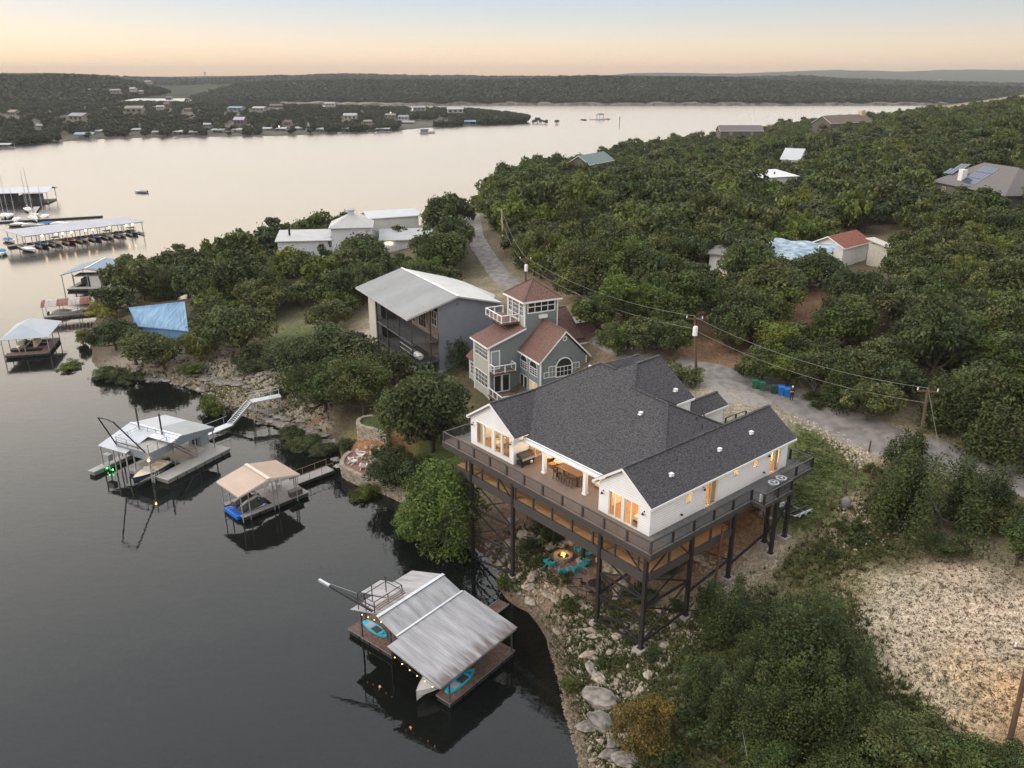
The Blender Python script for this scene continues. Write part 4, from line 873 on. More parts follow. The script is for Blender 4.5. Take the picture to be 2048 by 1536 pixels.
# ridge caps, bargeboards, gutters
def capline(p, q, m=None): mb = MB(); mb.beam(Vector(p) + Vector((0, 0, .02)), Vector(q) + Vector((0, 0, .02)), .28, .05); mb.obj('ridge_cap', m or M_SHING, H)
for p, q in (((-.3, 2.9, 5.02), (20.1, 2.9, 5.02)), ((-.3, 19.7, 5.36), (5.4, 19.7, 5.36)), (HT, HM1), (V3_, PK), (TB, (14.6, 11.95, 8.85)), (RM, HT), (HM1, TB), (PK, LR), ((15.3, 9.5, 4.2), (21.1, 9.5, 4.2)), ((11, 16.1, 7.5), (16.5, 16.1, 7.5)), (HT, (13, 2.9, 5.02))): capline(p, q)
mb = MB()
for (b0, z0, bm_, zm, b1, z1) in ((-.3, 2.72, 2.9, 5.02, 6.1, 2.75), (16.1, 3.02, 19.7, 5.36, 23.35, 3.0)):
    for p, q in (((b0, z0), (bm_, zm)), ((bm_, zm), (b1, z1))): mb.prism([(-.3, p[0], p[1] - .015), (-.3, q[0], q[1] - .015), (-.3, q[0], q[1] - .24), (-.3, p[0], p[1] - .24)], None, (-.04, 0, 0))
    mb.bx(-.3, .02, b0 - .02, b0 + .3, z0 - .26, z0 - .12); mb.bx(-.3, .02, b1 - .3, b1 + .02, z1 - .26, z1 - .12)
mb.bx(-.3, 20.1, -.36, -.30, ZE - .2, ZE - .02); mb.bx(.94, 1.0, 6.3, 16.25, 2.36, 2.58); mb.bx(15.0, 21.1, 7.99, 8.05, 3.0, 3.2); mb.bx(12.3, 14.95, 7.64, 7.7, 5.45, 5.64)
mb.bx(1.0, 4.2, 5.72, 16.38, 2.62, 2.68)
mb.bx(.85, 1.2, 5.75, 16.4, 2.2, 2.36); mb.obj('fascia', M_TRIM, H)
for (p, q) in (((12.3, 7.7, 5.6), (14.95, 7.7, 5.6)),): pass
# porch: columns, ceiling lights
col = None
for a, b in ((1.12, 13.5), (1.08, 8.2)):
    if col is None:
        mb = MB(); mb.bx(-.16, .16, -.16, .16, 0, 2.3); mb.bx(-.21, .21, -.21, .21, 0, .16); mb.bx(-.2, .2, -.2, .2, 2.1, 2.3); col = mb.obj('porch_column', M_TRIM, H, (a, b, 0))
    else: inst(col, H, (a, b, 0))
ml = None
for a, b in ((2.4, 15.0), (2.4, 12.4), (2.4, 9.8), (2.4, 7.2)):
    if ml is None: mb = MB(); mb.cyl(0, 0, -.03, 0, .12, 12); ml = mb.obj('ceiling_light', M_LAMP, H, (a, b, 2.61))
    else: inst(ml, H, (a, b, 2.61))
    lampl('porch_lamp', (a, b, 2.45), 115, (1, .70, .42), .12, H)
for loc, e in (((2.6, 1.6, 2.2), 75), ((2.6, 4.0, 2.2), 55), ((2.4, 18.4, 2.4), 45), ((2.4, 21.2, 2.4), 45), ((7.8, 2.4, 2.2), 90), ((11, 2.4, 2.2), 50), ((14.5, 2.2, 2.2), 60), ((17.2, 2.4, 2.2), 100), ((5.3, 11, 2.2), 60)): lampl('room_lamp', loc, e * 3.6, (1, .76, .44), .15, H)
# roof vents, pipes, wall lamps
mb = MB(); mb.bx(-.22, .22, -.16, .16, 0, .05); mb.bx(-.13, .13, -.14, .1, .05, .2); mb.bx(-.17, .17, -.2, .12, .2, .27); rv = mb.mesh('roof_vent', M_TRIM)
for a, b, z in ((6.84, 7.36, 6.25), (3.64, 1.11, 3.74), (10.3, 1.3, 3.88), (15.2, 1.47, 4.0)): link('roof_vent', rv, H, (a, b, z - .02), random.uniform(-.2, .2))
link('roof_vent', rv, H, (13.2, 8.67, 6.45))
mb = MB(); mb.cyl(0, 0, 0, .3, .05, 8); mb.cyl(0, 0, 0, .1, .14, 8, .06); mb.cyl(0, 0, .3, .36, .09, 8); pv = mb.mesh('vent_pipe', M_BLACK)
for a, b, z in ((10.47, 4.03, 5.84), (11.57, 4.08, 5.87), (10.4, 3.33, 5.34)): link('vent_pipe', pv, H, (a, b, z - .04))
mb = MB(); mb.cyl(0, 0, -.02, .14, .13, 10, .05); mb.tube([(0, 0, .13), (0, 0, .2), (0, .12, .22), (0, .2, .2)], .018, 5); mb.box((0, .2, .18), (.1, .03, .14)); sc_ = mb.mesh('wall_lamp', M_BLACK)
for a, b, z, r in ((-.2, 5.05, 1.85, -90), (-.2, .62, 1.8, -90), (6.6, -.2, 1.95, 0), (15.95, -.2, 2.1, 0), (-.2, 22.6, 2.15, -90), (-.2, 16.8, 2.08, -90)): link('wall_lamp', sc_, H, (a, b, z), R(r))
mb = MB(); mb.cyl(0, 0, 0, .05, .12, 8); mb.box((0, 0, .02), (.14, .3, .1)); 
for a in (3.9, 15.6): link('wall_vent', mb.mesh('wall_vent', M_BLACK), H, (a, -.03, .55))
# decks
mb = MB(); mb.bx(-1.95, -.02, -1.85, 25.25, -.36, -.05); mb.bx(-.02, 21.1, -1.85, -.02, -.36, -.05); mb.bx(19.4, 21.1, -.02, 3.0, -.36, -.05); mb.bx(11.2, 15.6, -3.05, -1.85, -.36, -.05); mb.bx(-.02, 4.2, 5.56, 16.54, -.36, -.05); mb.bx(-.02, 8, 23.06, 25.25, -.36, -.05); mb.obj('deck_frame', M_DKWOOD, H)
mb = MB(); a = -1.95
while a < -.1: mb.bx(a, a + .135, -1.85, 25.25, -.05, 0); a += .15
a = -.03
while a < 4.1: mb.bx(a, a + .135, 5.57, 16.53, -.05, 0); a += .15
o = mb.obj('deck_board', M_DECK, H, kind='stuff')
mb = MB(); b = -1.85
while b < -.1: mb.bx(-.0, 21.1, b, b + .135, -.05, 0); b += .15
b = -3.05
while b < -1.95: mb.bx(11.2, 15.6, b, b + .135, -.05, 0); b += .15
a = 19.4
while a < 21.0: mb.bx(a, a + .135, 0, 3.0, -.05, 0); a += .15
b = 23.07
while b < 25.1: mb.bx(-.03, 8, b, b + .135, -.05, 0); b += .15
mb.obj('deck_board', M_DECK2, H, kind='stuff')
railing(H, [(8, 25.12, 0), (-1.82, 25.12, 0), (-1.82, -1.72, 0)], m=M_DKWOOD, mesh_=True, sp=2.55, post=.17, rw=.17, rh=.06)
railing(H, [(-1.82, -1.72, 0), (11.28, -1.72, 0), (11.28, -2.95, 0), (15.5, -2.95, 0), (15.5, -1.72, 0), (20.98, -1.72, 0), (20.98, 2.9, 0), (19.5, 2.9, 0)], m=M_BLACK, mesh_=True, sp=2.6, post=.16, rw=.16, rh=.06)
railing(H, [(17.6, 7.2, -.2), (17.6, 5.0, -.2)], m=M_BLACK, sp=1.2, z_mid=(.35, .7)); railing(H, [(22.2, 8.9, .2), (25.0, 8.4, .4)], m=M_BLACK, sp=1.3, z_mid=(.5,), post=.14)
# lower floor and frame
mb = MB(); mb.bx(-1.75, 9.0, -1.55, 23.2, -2.0, -1.9); mb.obj('lower_floor', M_TAN, H)
mb = MB(); mb.bx(-1.98, -1.76, -1.6, 23.2, -2.75, -1.88); mb.bx(-1.76, 9.2, -1.78, -1.56, -2.5, -1.88); mb.bx(8.98, 9.2, -1.5, 20, -2.5, -1.92)
for b in (3.4, 8.5, 14.4, 20.4): mb.bx(-1.75, 9, b - .12, b + .12, -2.5, -2.02)
mb.bx(-2.02, -1.72, -1.85, 25.2, -.62, -.37); mb.bx(-1.7, 15.5, -1.85, -1.6, -.62, -.37); mb.obj('floor_beam', M_DKWOOD, H)
# tan joist face seen in the gap
mb = MB(); mb.bx(-1.2, -1.1, -1.2, 22.9, -.75, -.40); mb.bx(-1.0, 8.9, -1.2, -1.1, -.75, -.40); mb.obj('rim_joist', M_TAN, H)
pm = None
for k in range(10):
    b = -.6 + 2.45 * k
    if pm is None: mb = MB(); mb.bx(-.08, .08, -.08, .08, 0, 1.26); pm = mb.obj('short_post', M_DKWOOD, H, (-1.86, b, -1.88))
    else: inst(pm, H, (-1.86, b, -1.88))
for k in range(4): inst(pm, H, (.6 + 2.65 * k, -1.66, -1.88))
mb = MB(); mb.beam((-1.86, 22.6, -1.1), (-1.86, -1.5, -1.1), .05, .08); mb.obj('lower_rail', M_DKWOOD, H)
# stilts: (a, b); feet found on the ground
ST = [(-1.9, -1.45), (-1.9, 3.4), (-1.9, 14.4), (-1.9, 20.6), (3.3, -1.75), (8.95, -1.75), (14.2, -1.75), (13.4, -2.95), (15.4, -2.95), (3.4, 3.4), (3.4, 10.4), (3.4, 14.4), (8.95, 3.4), (8.95, 14.4), (3.4, 20.6), (9, 20.6), (14.2, 5)]
FT = []
for a, b in ST:
    x, y, _ = W.w(a, b); zf = gz(x, y) - FZ; FT.append(zf)
    ztop = -.38 if (a < 0 or b < -1) else -2.5
    mb = MB(); mb.bx(-.15, .15, -.15, .15, zf - .1, ztop); mb.bx(-.24, .24, -.24, .24, zf + .22, zf + .27); mb.obj('stilt', M_BLACK, H, (a, b, 0))
    mb = MB(); mb.bx(-.5, .5, -.45, .45, zf - 1.0, zf + .22); mb.obj('footing', M_CONC, H, (a, b, 0))
def brace(i, j, levels, x=True):
    (a0, b0), (a1, b1) = ST[i], ST[j]; zl = []
    for t in levels:
        z0 = (FT[i] + .4) * t - 2.3 * (1 - t); z1 = (FT[j] + .4) * t - 2.3 * (1 - t); zl.append((z0, z1))
    mb = MB()
    for z0, z1 in zl[1:]: mb.beam((a0, b0, z0), (a1, b1, z1), .14, .18)
    mb.obj('cross_beam', M_BLACK, H)
    if x:
        for (u0, u1), (l0, l1) in zip(zl[:-1], zl[1:]):
            for p, q in (((a0, b0, u0), (a1, b1, l1)), ((a0, b0, l0), (a1, b1, u1))): mb = MB(); mb.beam(p, q, .09, .12); mb.obj('brace', M_BLACK, H)
brace(2, 3, (0, .35, .68, 1.0)); brace(0, 1, (0, .3, .62, .98)); brace(0, 4, (0, .42, .95)); brace(4, 5, (.0, .62), False); brace(5, 6, (0, .75), False); brace(6, 7, (0, .9)); brace(1, 9, (0, .6), False)
for p, q in (((-1.9, -1.45, -2.3), (-1.9, .9, -.5)), ((-1.9, 3.4, -2.3), (-1.9, 1.2, -.5)), ((-1.9, -1.45, -2.3), (.5, -1.7, -.5)), ((3.3, -1.75, -2.2), (1.6, -1.75, -.5)), ((-1.9, 14.4, -2.3), (-1.9, 16.6, -.5)), ((-1.9, 20.6, -2.3), (-1.9, 18.4, -.5)), ((5, -1.75, -2.5), (8.9, -1.75, -5)), ((14.2, -1.75, -3.6), (11.2, -3, -.5)), ((13.4, -2.95, -3.2), (15.4, -2.95, -.6)), ((15.4, -2.95, -3.2), (13.4, -2.95, -.6))):
    mb = MB(); mb.beam(p, q, .09, .12); mb.obj('brace', M_BLACK, H)
x, y, _ = W.w(6.8, -2.0)
mb = MB(); mb.tube([(6.2, -2.3, gz(*W.w(6.2, -2.3)[:2]) - FZ), (7.1, -1.95, -.7)], .11, 8); mb.obj('rusty_prop', mat('rust', (.13, .055, .03), .9, .3, 4), H)
mb = MB(); mb.beam((9.2, -1.75, -1.6), (3.3, -1.75, -1.6), .05); 
# house details: white meter box, lamp under the deck
mb = MB(); mb.bx(-.14, .14, -.08, .08, -.35, .35); mb.obj('meter_box', M_TRIM, H, (11.5, -2.5, .45))
lm = MB(); lm.ball((0, 0, 0), .12, 8, 6); o = lm.obj('under_deck_lamp', M_BULB, H, (1.5, 9.6, -2.9)); lampl('under_deck_light', (1.5, 9.6, -3.1), 25, (1, .4, .12), .1, H)
for a, b in ((1.5, 3), (1.5, 12), (4, 0.6), (7, .6)): lampl('floor_lamp_light', (a, b, -.9), 12, (1, .55, .2), .15, H)
# ---------------------------------------------------------------- grey green tower house with reddish shingles
h2 = Fr(P(978.6, 795.9, 5.5), 26.6)
H = thing('tower_house', 'grey green lap sided house with a square lookout tower and reddish brown roofs', 'house', h2.o, h2.rz)
S, PL = M_SAGE, M_PALE
wall(H, (0, 4.85), (0, 0), -.9, 7.0, PL, [(.5, 4.3, 5.15, 6.75), (.5, 4.3, 1.2, 2.95)])
mbx = MB()
wall(H, (.16, 0), (6, 0), -.9, 7.0, S, [(.25, 1.3, 4.0, 6.3), (.65, 2.75, .7, 2.9)])
mb = MB(); mb.prism([(.16, .005, 7.0), (5.6, .005, 7.0), (5.6, .005, 8.95), (.16, .005, 7.1)], None, (0, .15, 0)); mb.prism([(0, 4.70, 7.0), (5.6, 4.70, 7.0), (5.6, 4.70, 8.95), (0, 4.70, 7.1)], None, (0, .15, 0)); mb.obj('gable_wall', S, H)
wall(H, (6, 4.85), (.16, 4.85), -.9, 7.0, S)
GA = 4.57
wall(H, (GA, 0), (GA, -5.7), -1.5, 6.0, S, [(.15, 2.0, 3.8, 5.66), (2.75, 4.75, 3.8, 5.7), (.15, 2.05, .9, 2.8), (2.75, 4.8, .9, 2.75)])
wall(H, (GA + .16, -5.7), (11.3, -5.7), -1.5, 6.05, S, [(2.2, 4.4, 3.75, 6.1)], apex=(3.35, 9.35))
wall(H, (11.46, -5.7), (11.46, 2), -1.5, 6.0, S)
wall(H, (5.2, 5.0), (5.2, 0.01), 6.5, 12.6, PL, [(.45, 1.3, 10.5, 12.2), (1.7, 3.3, 9.8, 12.3), (3.75, 4.55, 10.5, 12.2)])
wall(H, (5.36, 0.01), (10.15, .01), 6.2, 12.6, S, [(.4, 4.3, 10.95, 12.4)])
wall(H, (10.15, .17), (10.15, 5.0), 6, 12.6, S); wall(H, (10, 5.0), (5.36, 5.0), 6, 12.6, S)
wall(H, (.8, 8.2), (.8, 4.86), -.7, 3.3, PL, [(.5, 1.7, 1.0, 2.6)]); wall(H, (6, 8.2), (.96, 8.2), -.7, 3.3, S); wall(H, (10, 8), (10, 5), -.7, 7, S)
wall(H, (11.6, -1.2), (16.8, -1.2), -.5, 6.2, S); wall(H, (16.8, -1.04), (16.8, 4), -.5, 6.2, S); wall(H, (13, 6), (6, 6), -.5, 7, S); wall(H, (13.0, -.4), (13.0, 6), 5.9, 7.2, S, apex=(3.2, 9.8))
# windows
window(H, (0, 4.3), (0, .55), 5.15, 6.75, 8, 3, mull=(2, 4, 6)); window(H, (0, 4.3), (0, .55), 1.2, 2.95, 8, 3, mull=(2, 4, 6))
window(H, (.41, 0), (1.46, 0), 4.0, 6.3, 1, 1, name='balcony_door', gm=mat('pale_glass', (.30, .34, .37), .15, .1, 1), fw=.16); window(H, (.81, 0), (2.91, 0), .7, 2.9, 2, 1, name='french_door', fw=.13, mw=.3)
window(H, (GA, -.15), (GA, -2.0), 3.8, 5.66, 3, 3, arch=True); window(H, (GA, -2.75), (GA, -4.75), 3.8, 5.7, 3, 3, arch=True)
window(H, (GA, -.15), (GA, -2.05), .9, 2.8, 2, 1, name='french_door', mw=.25); window(H, (GA, -2.75), (GA, -4.8), .9, 2.75, 2, 1, name='french_door', mw=.25, gm=mat('warm_glass', (.3, .2, .1), .3, .2, 1, emit=(1, .7, .35), estr=.35))
window(H, (GA + 2.36, -5.7), (GA + 4.56, -5.7), 3.75, 6.1, 4, 2, arch=True, fw=.15)
for s0, s1, z0, z1, n in ((1.25, 2.15, 3.85, 5.2, 1), (.55, 1.2, 3.85, 4.5, 2), (4.75, 5.65, 3.85, 5.2, 1), (5.7, 6.4, 3.85, 4.5, 2)): window(H, (GA + s0, -5.7), (GA + s1, -5.7), z0, z1, 2 if n == 1 else 1, 2 if n == 1 else 1, off=.04)
mb = MB(); mb.tube([(8.0, -5.68, 8.75), (8.0, -5.78, 8.75)], .34, 14); mb.obj('round_vent', M_TRIM, H); mb = MB(); mb.tube([(8.0, -5.7, 8.75), (8.0, -5.8, 8.75)], .22, 14); mb.obj('vent_grille', S, H)
window(H, (5.2, 4.55), (5.2, 3.7), 10.5, 12.2, 2, 3); window(H, (5.2, 3.3), (5.2, 1.7), 9.8, 12.3, 4, 4, name='french_door', mull=(2,)); window(H, (5.2, 1.25), (5.2, .45), 10.5, 12.2, 2, 3)
window(H, (5.76, .01), (9.66, .01), 10.95, 12.4, 4, 2, fw=.14, mw=.1)
mb = MB(); mb.bx(7.3, 8.5, -.3, 0, 10.05, 10.5); mb.obj('window_air_conditioner', M_TRIM, H)
window(H, (.8, 7.7), (.8, 6.5), 1.0, 2.6, 3, 3)
# corner boards
mb = MB()
for a, b, z0, z1 in ((-.03, -.03, -.9, 7.0), (-.03, 4.72, -.9, 7.0), (GA - .03, -5.73, -1.5, 6.0), (11.25, -5.73, -1.5, 6.0), (5.17, -.03, 8.9, 12.6), (10.05, -.03, 8.6, 12.6), (5.17, 4.9, 9, 12.6), (.77, 8.1, -.7, 3.3), (16.7, -1.23, 2, 6.2)): mb.bx(a, a + .16, b, b + .16, z0, z1)
mb.obj('corner_board', M_TRIM, H)
mb = MB(); mb.bx(-.05, 4.4, -.12, 4.9, -1.6, -.9); mb.bx(.75, 6, 4.9, 8.25, -1.6, -.7); mb.obj('stone_base', mat('pinkish_stone', (.36, .26, .21), .9, .25, 3, bump=.4), H)
for b in (5.5, 7.0): mb = MB(); mb.bx(.70, .76, b, b + .8, -1.3, -.8); mb.obj('base_window', M_GLASS, H)
for b in (1, 2.2, 3.4): mb = MB(); mb.bx(-.10, -.05, b, b + .7, -1.45, -1.0); mb.obj('base_window', M_GLASS, H)
# roofs
slope(H, [(-.4, 5.15, 7.15), (-.4, -.4, 7.15), (5.35, -.4, 9.12), (5.35, 5.15, 9.12)], M_SHING_R, .16)
gable(H, 4.2, 11.85, -6.05, 1.2, 6.05, 9.85, M_SHING_R, .14, 'b', fas=.24)
tz, ta = 12.6, 14.85
c = [(4.75, -.45, tz), (10.6, -.45, tz), (10.6, 5.45, tz), (4.75, 5.45, tz)]; ap = (7.67, 2.5, ta)
for i in range(4): slope(H, [c[i], c[(i + 1) % 4], ap], M_SHING_R, .1)
mb = MB(); mb.bx(4.72, 10.63, -.49, -.45, tz - .25, tz - .02); mb.bx(4.71, 4.75, -.45, 5.45, tz - .25, tz - .02); mb.bx(10.6, 10.64, -.45, 5.45, tz - .25, tz - .02); mb.bx(4.75, 10.6, -.4, 5.4, tz - .2, tz - .12)
mb.bx(-.44, -.40, -.4, 5.15, 6.9, 7.13); mb.prism([(-.4, -.4, 7.13), (5.3, -.4, 9.1), (5.3, -.4, 8.86), (-.4, -.4, 6.89)], None, (0, -.04, 0)); mb.prism([(-.4, 5.15, 7.13), (5.3, 5.15, 9.1), (5.3, 5.15, 8.86), (-.4, 5.15, 6.89)], None, (0, .04, 0)); mb.obj('fascia', M_TRIM, H)
slope(H, [(10.0, -1.6, 7.0), (13.4, -1.6, 7.0), (13.2, 3, 10.25), (10, 3, 10.25)], M_SHING_R, .14); slope(H, [(10, 3, 10.25), (13.2, 3, 10.25), (13.4, 7, 7.3), (6, 7, 7.3), (6, 5, 8.8)], M_SHING_R, .14)
slope(H, [(12.2, -1.9, 6.4), (17.1, -1.9, 6.4), (17.1, .9, 8.2), (13.0, .9, 8.2)], M_SHING_R, .14); slope(H, [(13.0, .9, 8.2), (17.1, .9, 8.2), (17.1, 4.2, 6.2), (12.2, 4.2, 6.2)], M_SHING_R, .14)
mb = MB(); mb.bx(12.2, 17.1, -1.94, -1.9, 6.15, 6.38); mb.prism([(17.1, -1.9, 6.38), (17.1, .9, 8.18), (17.1, .9, 7.95), (17.1, -1.9, 6.15)], None, (.04, 0, 0)); mb.obj('fascia', M_TRIM, H)
slope(H, [(11.5, -5.2, 3.9), (14.5, -5.2, 3.9), (14.5, -2.6, 5.3), (11.5, -2.6, 5.3)], M_SHING_R, .14)
slope(H, [(.4, 8.6, 3.25), (.4, 4.9, 3.25), (3.2, 4.9, 5.6), (3.2, 8.6, 5.6)], M_SHING_R, .14); slope(H, [(3.2, 8.6, 5.6), (3.2, 4.9, 5.6), (6.2, 4.9, 3.3), (6.2, 8.6, 3.3)], M_SHING_R, .14)
for p, q in (((8.03, -6.05, 9.85), (8.03, 0, 9.85)), ((10.1, 3, 10.25), (13.2, 3, 10.25)), ((13, .9, 8.2), (17.1, .9, 8.2)), *[(k, ap) for k in c]):
    mb = MB(); mb.beam(Vector(p) + Vector((0, 0, .03)), Vector(q) + Vector((0, 0, .03)), .24, .05); mb.obj('ridge_cap', M_SHING_R, H)
# balconies: tower deck on the shed roof, small balcony, ground deck
def balcony(pts, z, m, h=.95, glass=True, th=.22, brk=True):
    mb = MB(); mb.slab([(a, b, z) for a, b in pts], th); mb.obj('balcony_floor', m, H); return z
balcony([(2.45, 1.3), (5.15, 1.3), (5.15, 6.2), (2.45, 6.2)][::1], 9.55, M_REDWOOD)
railing(H, [(5.1, 6.15, 9.55), (2.5, 6.15, 9.55), (2.5, 1.35, 9.55), (5.1, 1.35, 9.55)], m=M_TRIM, h=1.0, sp=1.35, post=.13, rw=.14, rh=.08, z_mid=(.12,))
for p, q in (((2.7, 1.5, 9.3), (5.0, 1.5, 7.2)), ((2.7, 6.0, 9.3), (5.0, 6.0, 7.2)), ((2.6, 2.4, 9.3), (3.4, 2.4, 8.5)), ((2.6, 5, 9.3), (3.4, 5, 8.5))): mb = MB(); mb.beam(p, q, .12); mb.obj('bracket', M_REDWOOD, H)
balcony([(.1, -1.35), (3.3, -1.35), (3.3, -.01), (.1, -.01)], 3.75, M_REDWOOD)
railing(H, [(.15, -.1, 3.75), (.15, -1.3, 3.75), (3.25, -1.3, 3.75), (3.25, -.1, 3.75)], m=M_TRIM, h=1.0, sp=1.5, post=.12, rw=.13, rh=.08, z_mid=(.12,))
balcony([(-.2, -4.2), (4.5, -4.2), (4.5, -.02), (-.2, -.02)], .55, M_REDWOOD)
railing(H, [(-.15, -.1, .55), (-.15, -4.15, .55), (4.4, -4.15, .55)], m=M_TRIM, h=1.0, sp=1.5, post=.12, rw=.13, rh=.08, z_mid=(.12,))
for a in (-.1, 4.3): mb = MB(); mb.bx(a - .1, a + .1, -4.15, -3.95, -1.8, .33); mb.obj('deck_post', M_REDWOOD, H)
def H2W(a, b, z): return h2.w(a, b, z)
# ---------------------------------------------------------------- grey house with metal roof and three tier porch
h3 = Fr(P(680 + 455 / 6.0235, 520 + 1095 / 6.0235, 5.0), 29.6)
H = thing('metal_roof_house', 'tall blue grey house under a wide pale metal roof with stacked dark porches', 'house', h3.o, h3.rz)
M_BG = mat('blue_grey_stucco', (.205, .22, .265), .85, .05, .8); M_PM = mat('pale_metal_roof', (.47, .475, .475), .45, .08, .5, metal=.25); ribbed(M_PM, 'Y', .36, .06)
wall(H, (0, 3.0), (0, 0), -1.2, 8.5, M_BUFF, t=.9); wall(H, (14.2, 3.0), (.9, 3.0), -1, 8.4, M_BG)
wall(H, (4.2, 2.9), (4.2, -14.1), -1, 9.0, mat('tan_board', (.22, .19, .165), .8, .1, 1), [(1.0, 3.5, 5.6, 8), (5, 8.5, 5.6, 8.2), (10, 12.6, 5.6, 8), (14.0, 16.5, 6.9, 9.0 - .05), (2, 5, 2.2, 4.5), (7, 10, 2.2, 4.5)])
wall(H, (4.2, -14.14), (14.4, -14.14), -1.5, 9.1, M_BG); mb = MB(); mb.prism([(4.2, -14.14, 9.1), (14.4, -14.14, 9.1), (14.4, -14.14, 9.2), (7.3, -14.14, 11.1), (4.2, -14.14, 10.15)], None, (0, .16, 0)); mb.obj('gable_wall', M_BG, H)
wall(H, (14.4, -13.9), (14.4, 3), -1, 9, M_BG)
for b1, b0, z0, z1, n, k in ((1.9, -.6, 5.6, 8, 3, 2), (-2.1, -5.6, 5.6, 8.2, 4, 2), (-7.1, -9.7, 5.6, 8, 3, 2), (-11.1, -13.6, 6.9, 8.95, 3, 2), (.9, -2.1, 2.2, 4.5, 2, 1), (-4.1, -7.1, 2.2, 4.5, 2, 1)): window(H, (4.2, b1), (4.2, b0), z0, z1, n, k, fm=mat('tan_trim', (.5, .44, .36), .7, .05, 1) if b0 != -13.6 else M_TRIM)
ZEV, ZRG = 8.95, 11.25
e0, e1, r0, r1 = (-.75, -14.75, ZEV), (-.75, 6.4, ZEV), (7.25, -14.75, ZRG), (7.25, 6.4, ZRG)
slope(H, [e1, e0, r0, r1], M_PM, .14); slope(H, [r1, r0, (14.4, -14.75, 9.4), (14.4, -12, 9.4), (19.0, -4.1, 7.6), (17.3, 4.0, 8.3), (15.8, 6.4, 8.7)], M_PM, .14)
seams(H, e1, e0, r0, r1, 56, mat('roof_rib', (.36, .365, .37), .5, .05, 1), .06, .06)
mb = MB(); mb.beam(Vector(r0) + Vector((0, 0, .04)), Vector(r1) + Vector((0, 0, .04)), .35, .06); mb.obj('ridge_cap', mat('white_metal', (.72, .72, .72), .5, .05, 1), H)
mb = MB()
for p, q in ((e0, r0), (r0, (14.4, -14.75, 9.4)), (e0, e1)):
    p, q = Vector(p), Vector(q); o = Vector((0, -.04, 0)) if abs(p.y - q.y) < 1 else Vector((-.04, 0, 0)); mb.prism([p, q, q - Vector((0, 0, .22)), p - Vector((0, 0, .22))], None, o)
mb.obj('fascia', mat('grey_fascia', (.42, .42, .43), .6, .05, 1), H)
# porch tiers
M_PF = mat('dark_porch', (.045, .045, .048), .6, .2, 3)
mb = MB(); mb.bx(.05, 4.15, -14.4, -.02, 4.85, 5.05); mb.bx(.05, 4.15, -14.4, -.02, 1.85, 2.05); mb.obj('porch_floor', mat('porch_boards', (.09, .09, .095), .7, .15, 2), H)
pm = None
for b, z1 in ((-.4, 8.75), (-4.8, 8.75), (-9.5, 8.75), (-14.1, 8.75)):
    mb = MB(); mb.bx(.0, .18, b - .09, b + .09, -1.2, z1); mb.obj('porch_post', M_PF, H)
mb = MB(); mb.bx(2.9, 3.08, -14.2, -14.02, -1.2, 9.4); mb.bx(0, .16, -14.2, -.3, 6.05 + 2.1, 6.2 + 2.15); mb.obj('porch_post', M_PF, H)
for z in (5.05, 2.05): railing(H, [(.1, -.3, z), (.1, -14.3, z), (4.1, -14.3, z)], m=M_PF, h=1.05, sp=2.3, post=.07, rw=.07, rh=.05, bars=.22)
for k in range(4): mb = MB(); mb.beam((.0, -9.7, 2.0 + .75 * k), (.0, -14.2, 2.0 + .75 * k), .05, .12); mb.obj('rail_board', mat('pale_rail', (.3, .31, .32), .5, .1, 2), H)
st = MB(); ns = 11
for k in range(ns): z = 2.0 - k * .27; st.bx(-1.25 - .0, -.15, -10.0 + k * .32, -9.65 + k * .32, z - .06, z)
st.obj('stair_tread', M_PF, H); st = MB(); st.beam((-1.3, -10, 2.1), (-1.3, -6.4, -.9), .06, .25); st.beam((-.1, -10, 2.1), (-.1, -6.4, -.9), .06, .25); st.beam((-1.3, -10, 3.0), (-1.3, -6.4, 0), .05); st.beam((-.1, -10, 3.0), (-.1, -6.4, 0), .05)
for b, z in ((-10, 2.1), (-8.2, .6), (-6.4, -.9)): st.beam((-1.3, b, z), (-1.3, b, z + .9), .05); st.beam((-.1, b, z), (-.1, b, z + .9), .05)
st.bx(-1.4, .0, -11.4, -10.0, 1.9, 2.0); st.bx(-1.4, -1.3, -11.3, -11.2, -1.6, 1.9); st.bx(-1.4, -1.3, -10.2, -10.1, -1.6, 1.9); st.obj('outside_stair', M_STEEL, H)
lampl('porch_light', (2.6, -13.2, 8.2), 18, (1, .6, .3), .1, H)
mb = MB(); mb.box((7.3, -14.2, 10.0), (.18, .2, .14)); mb.obj('floodlight', M_BLACK, H)
o = h3.w(1.6, -12.6, 2.05)
t = thing('storage_tank', 'white rounded tank beside a black drum on the lower porch', 'tank', o, h3.rz); mb = MB(); mb.tube([(0, -1.0, .55), (0, -.8, .6), (0, .6, .6), (0, .8, .55)], [.3, .55, .55, .3], 12); mb.obj('tank_body', M_TRIM, t, smooth=True); mb = MB(); mb.bx(-.3, .3, -.7, -.5, 0, .3); mb.bx(-.3, .3, .3, .5, 0, .3); mb.obj('cradle', M_BLACK, t)
t = thing('black_drum', 'black drum beside the white tank on the lower porch', 'drum', h3.w(1.5, -10.9, 2.05), 0); mb = MB(); mb.cyl(0, 0, 0, .9, .42, 14); mb.obj('drum_body', M_BLACK, t); mb = MB(); mb.cyl(0, 0, .9, .93, .44, 14); mb.cyl(0, 0, .3, .34, .44, 14); mb.obj('rim', M_STEEL, t)
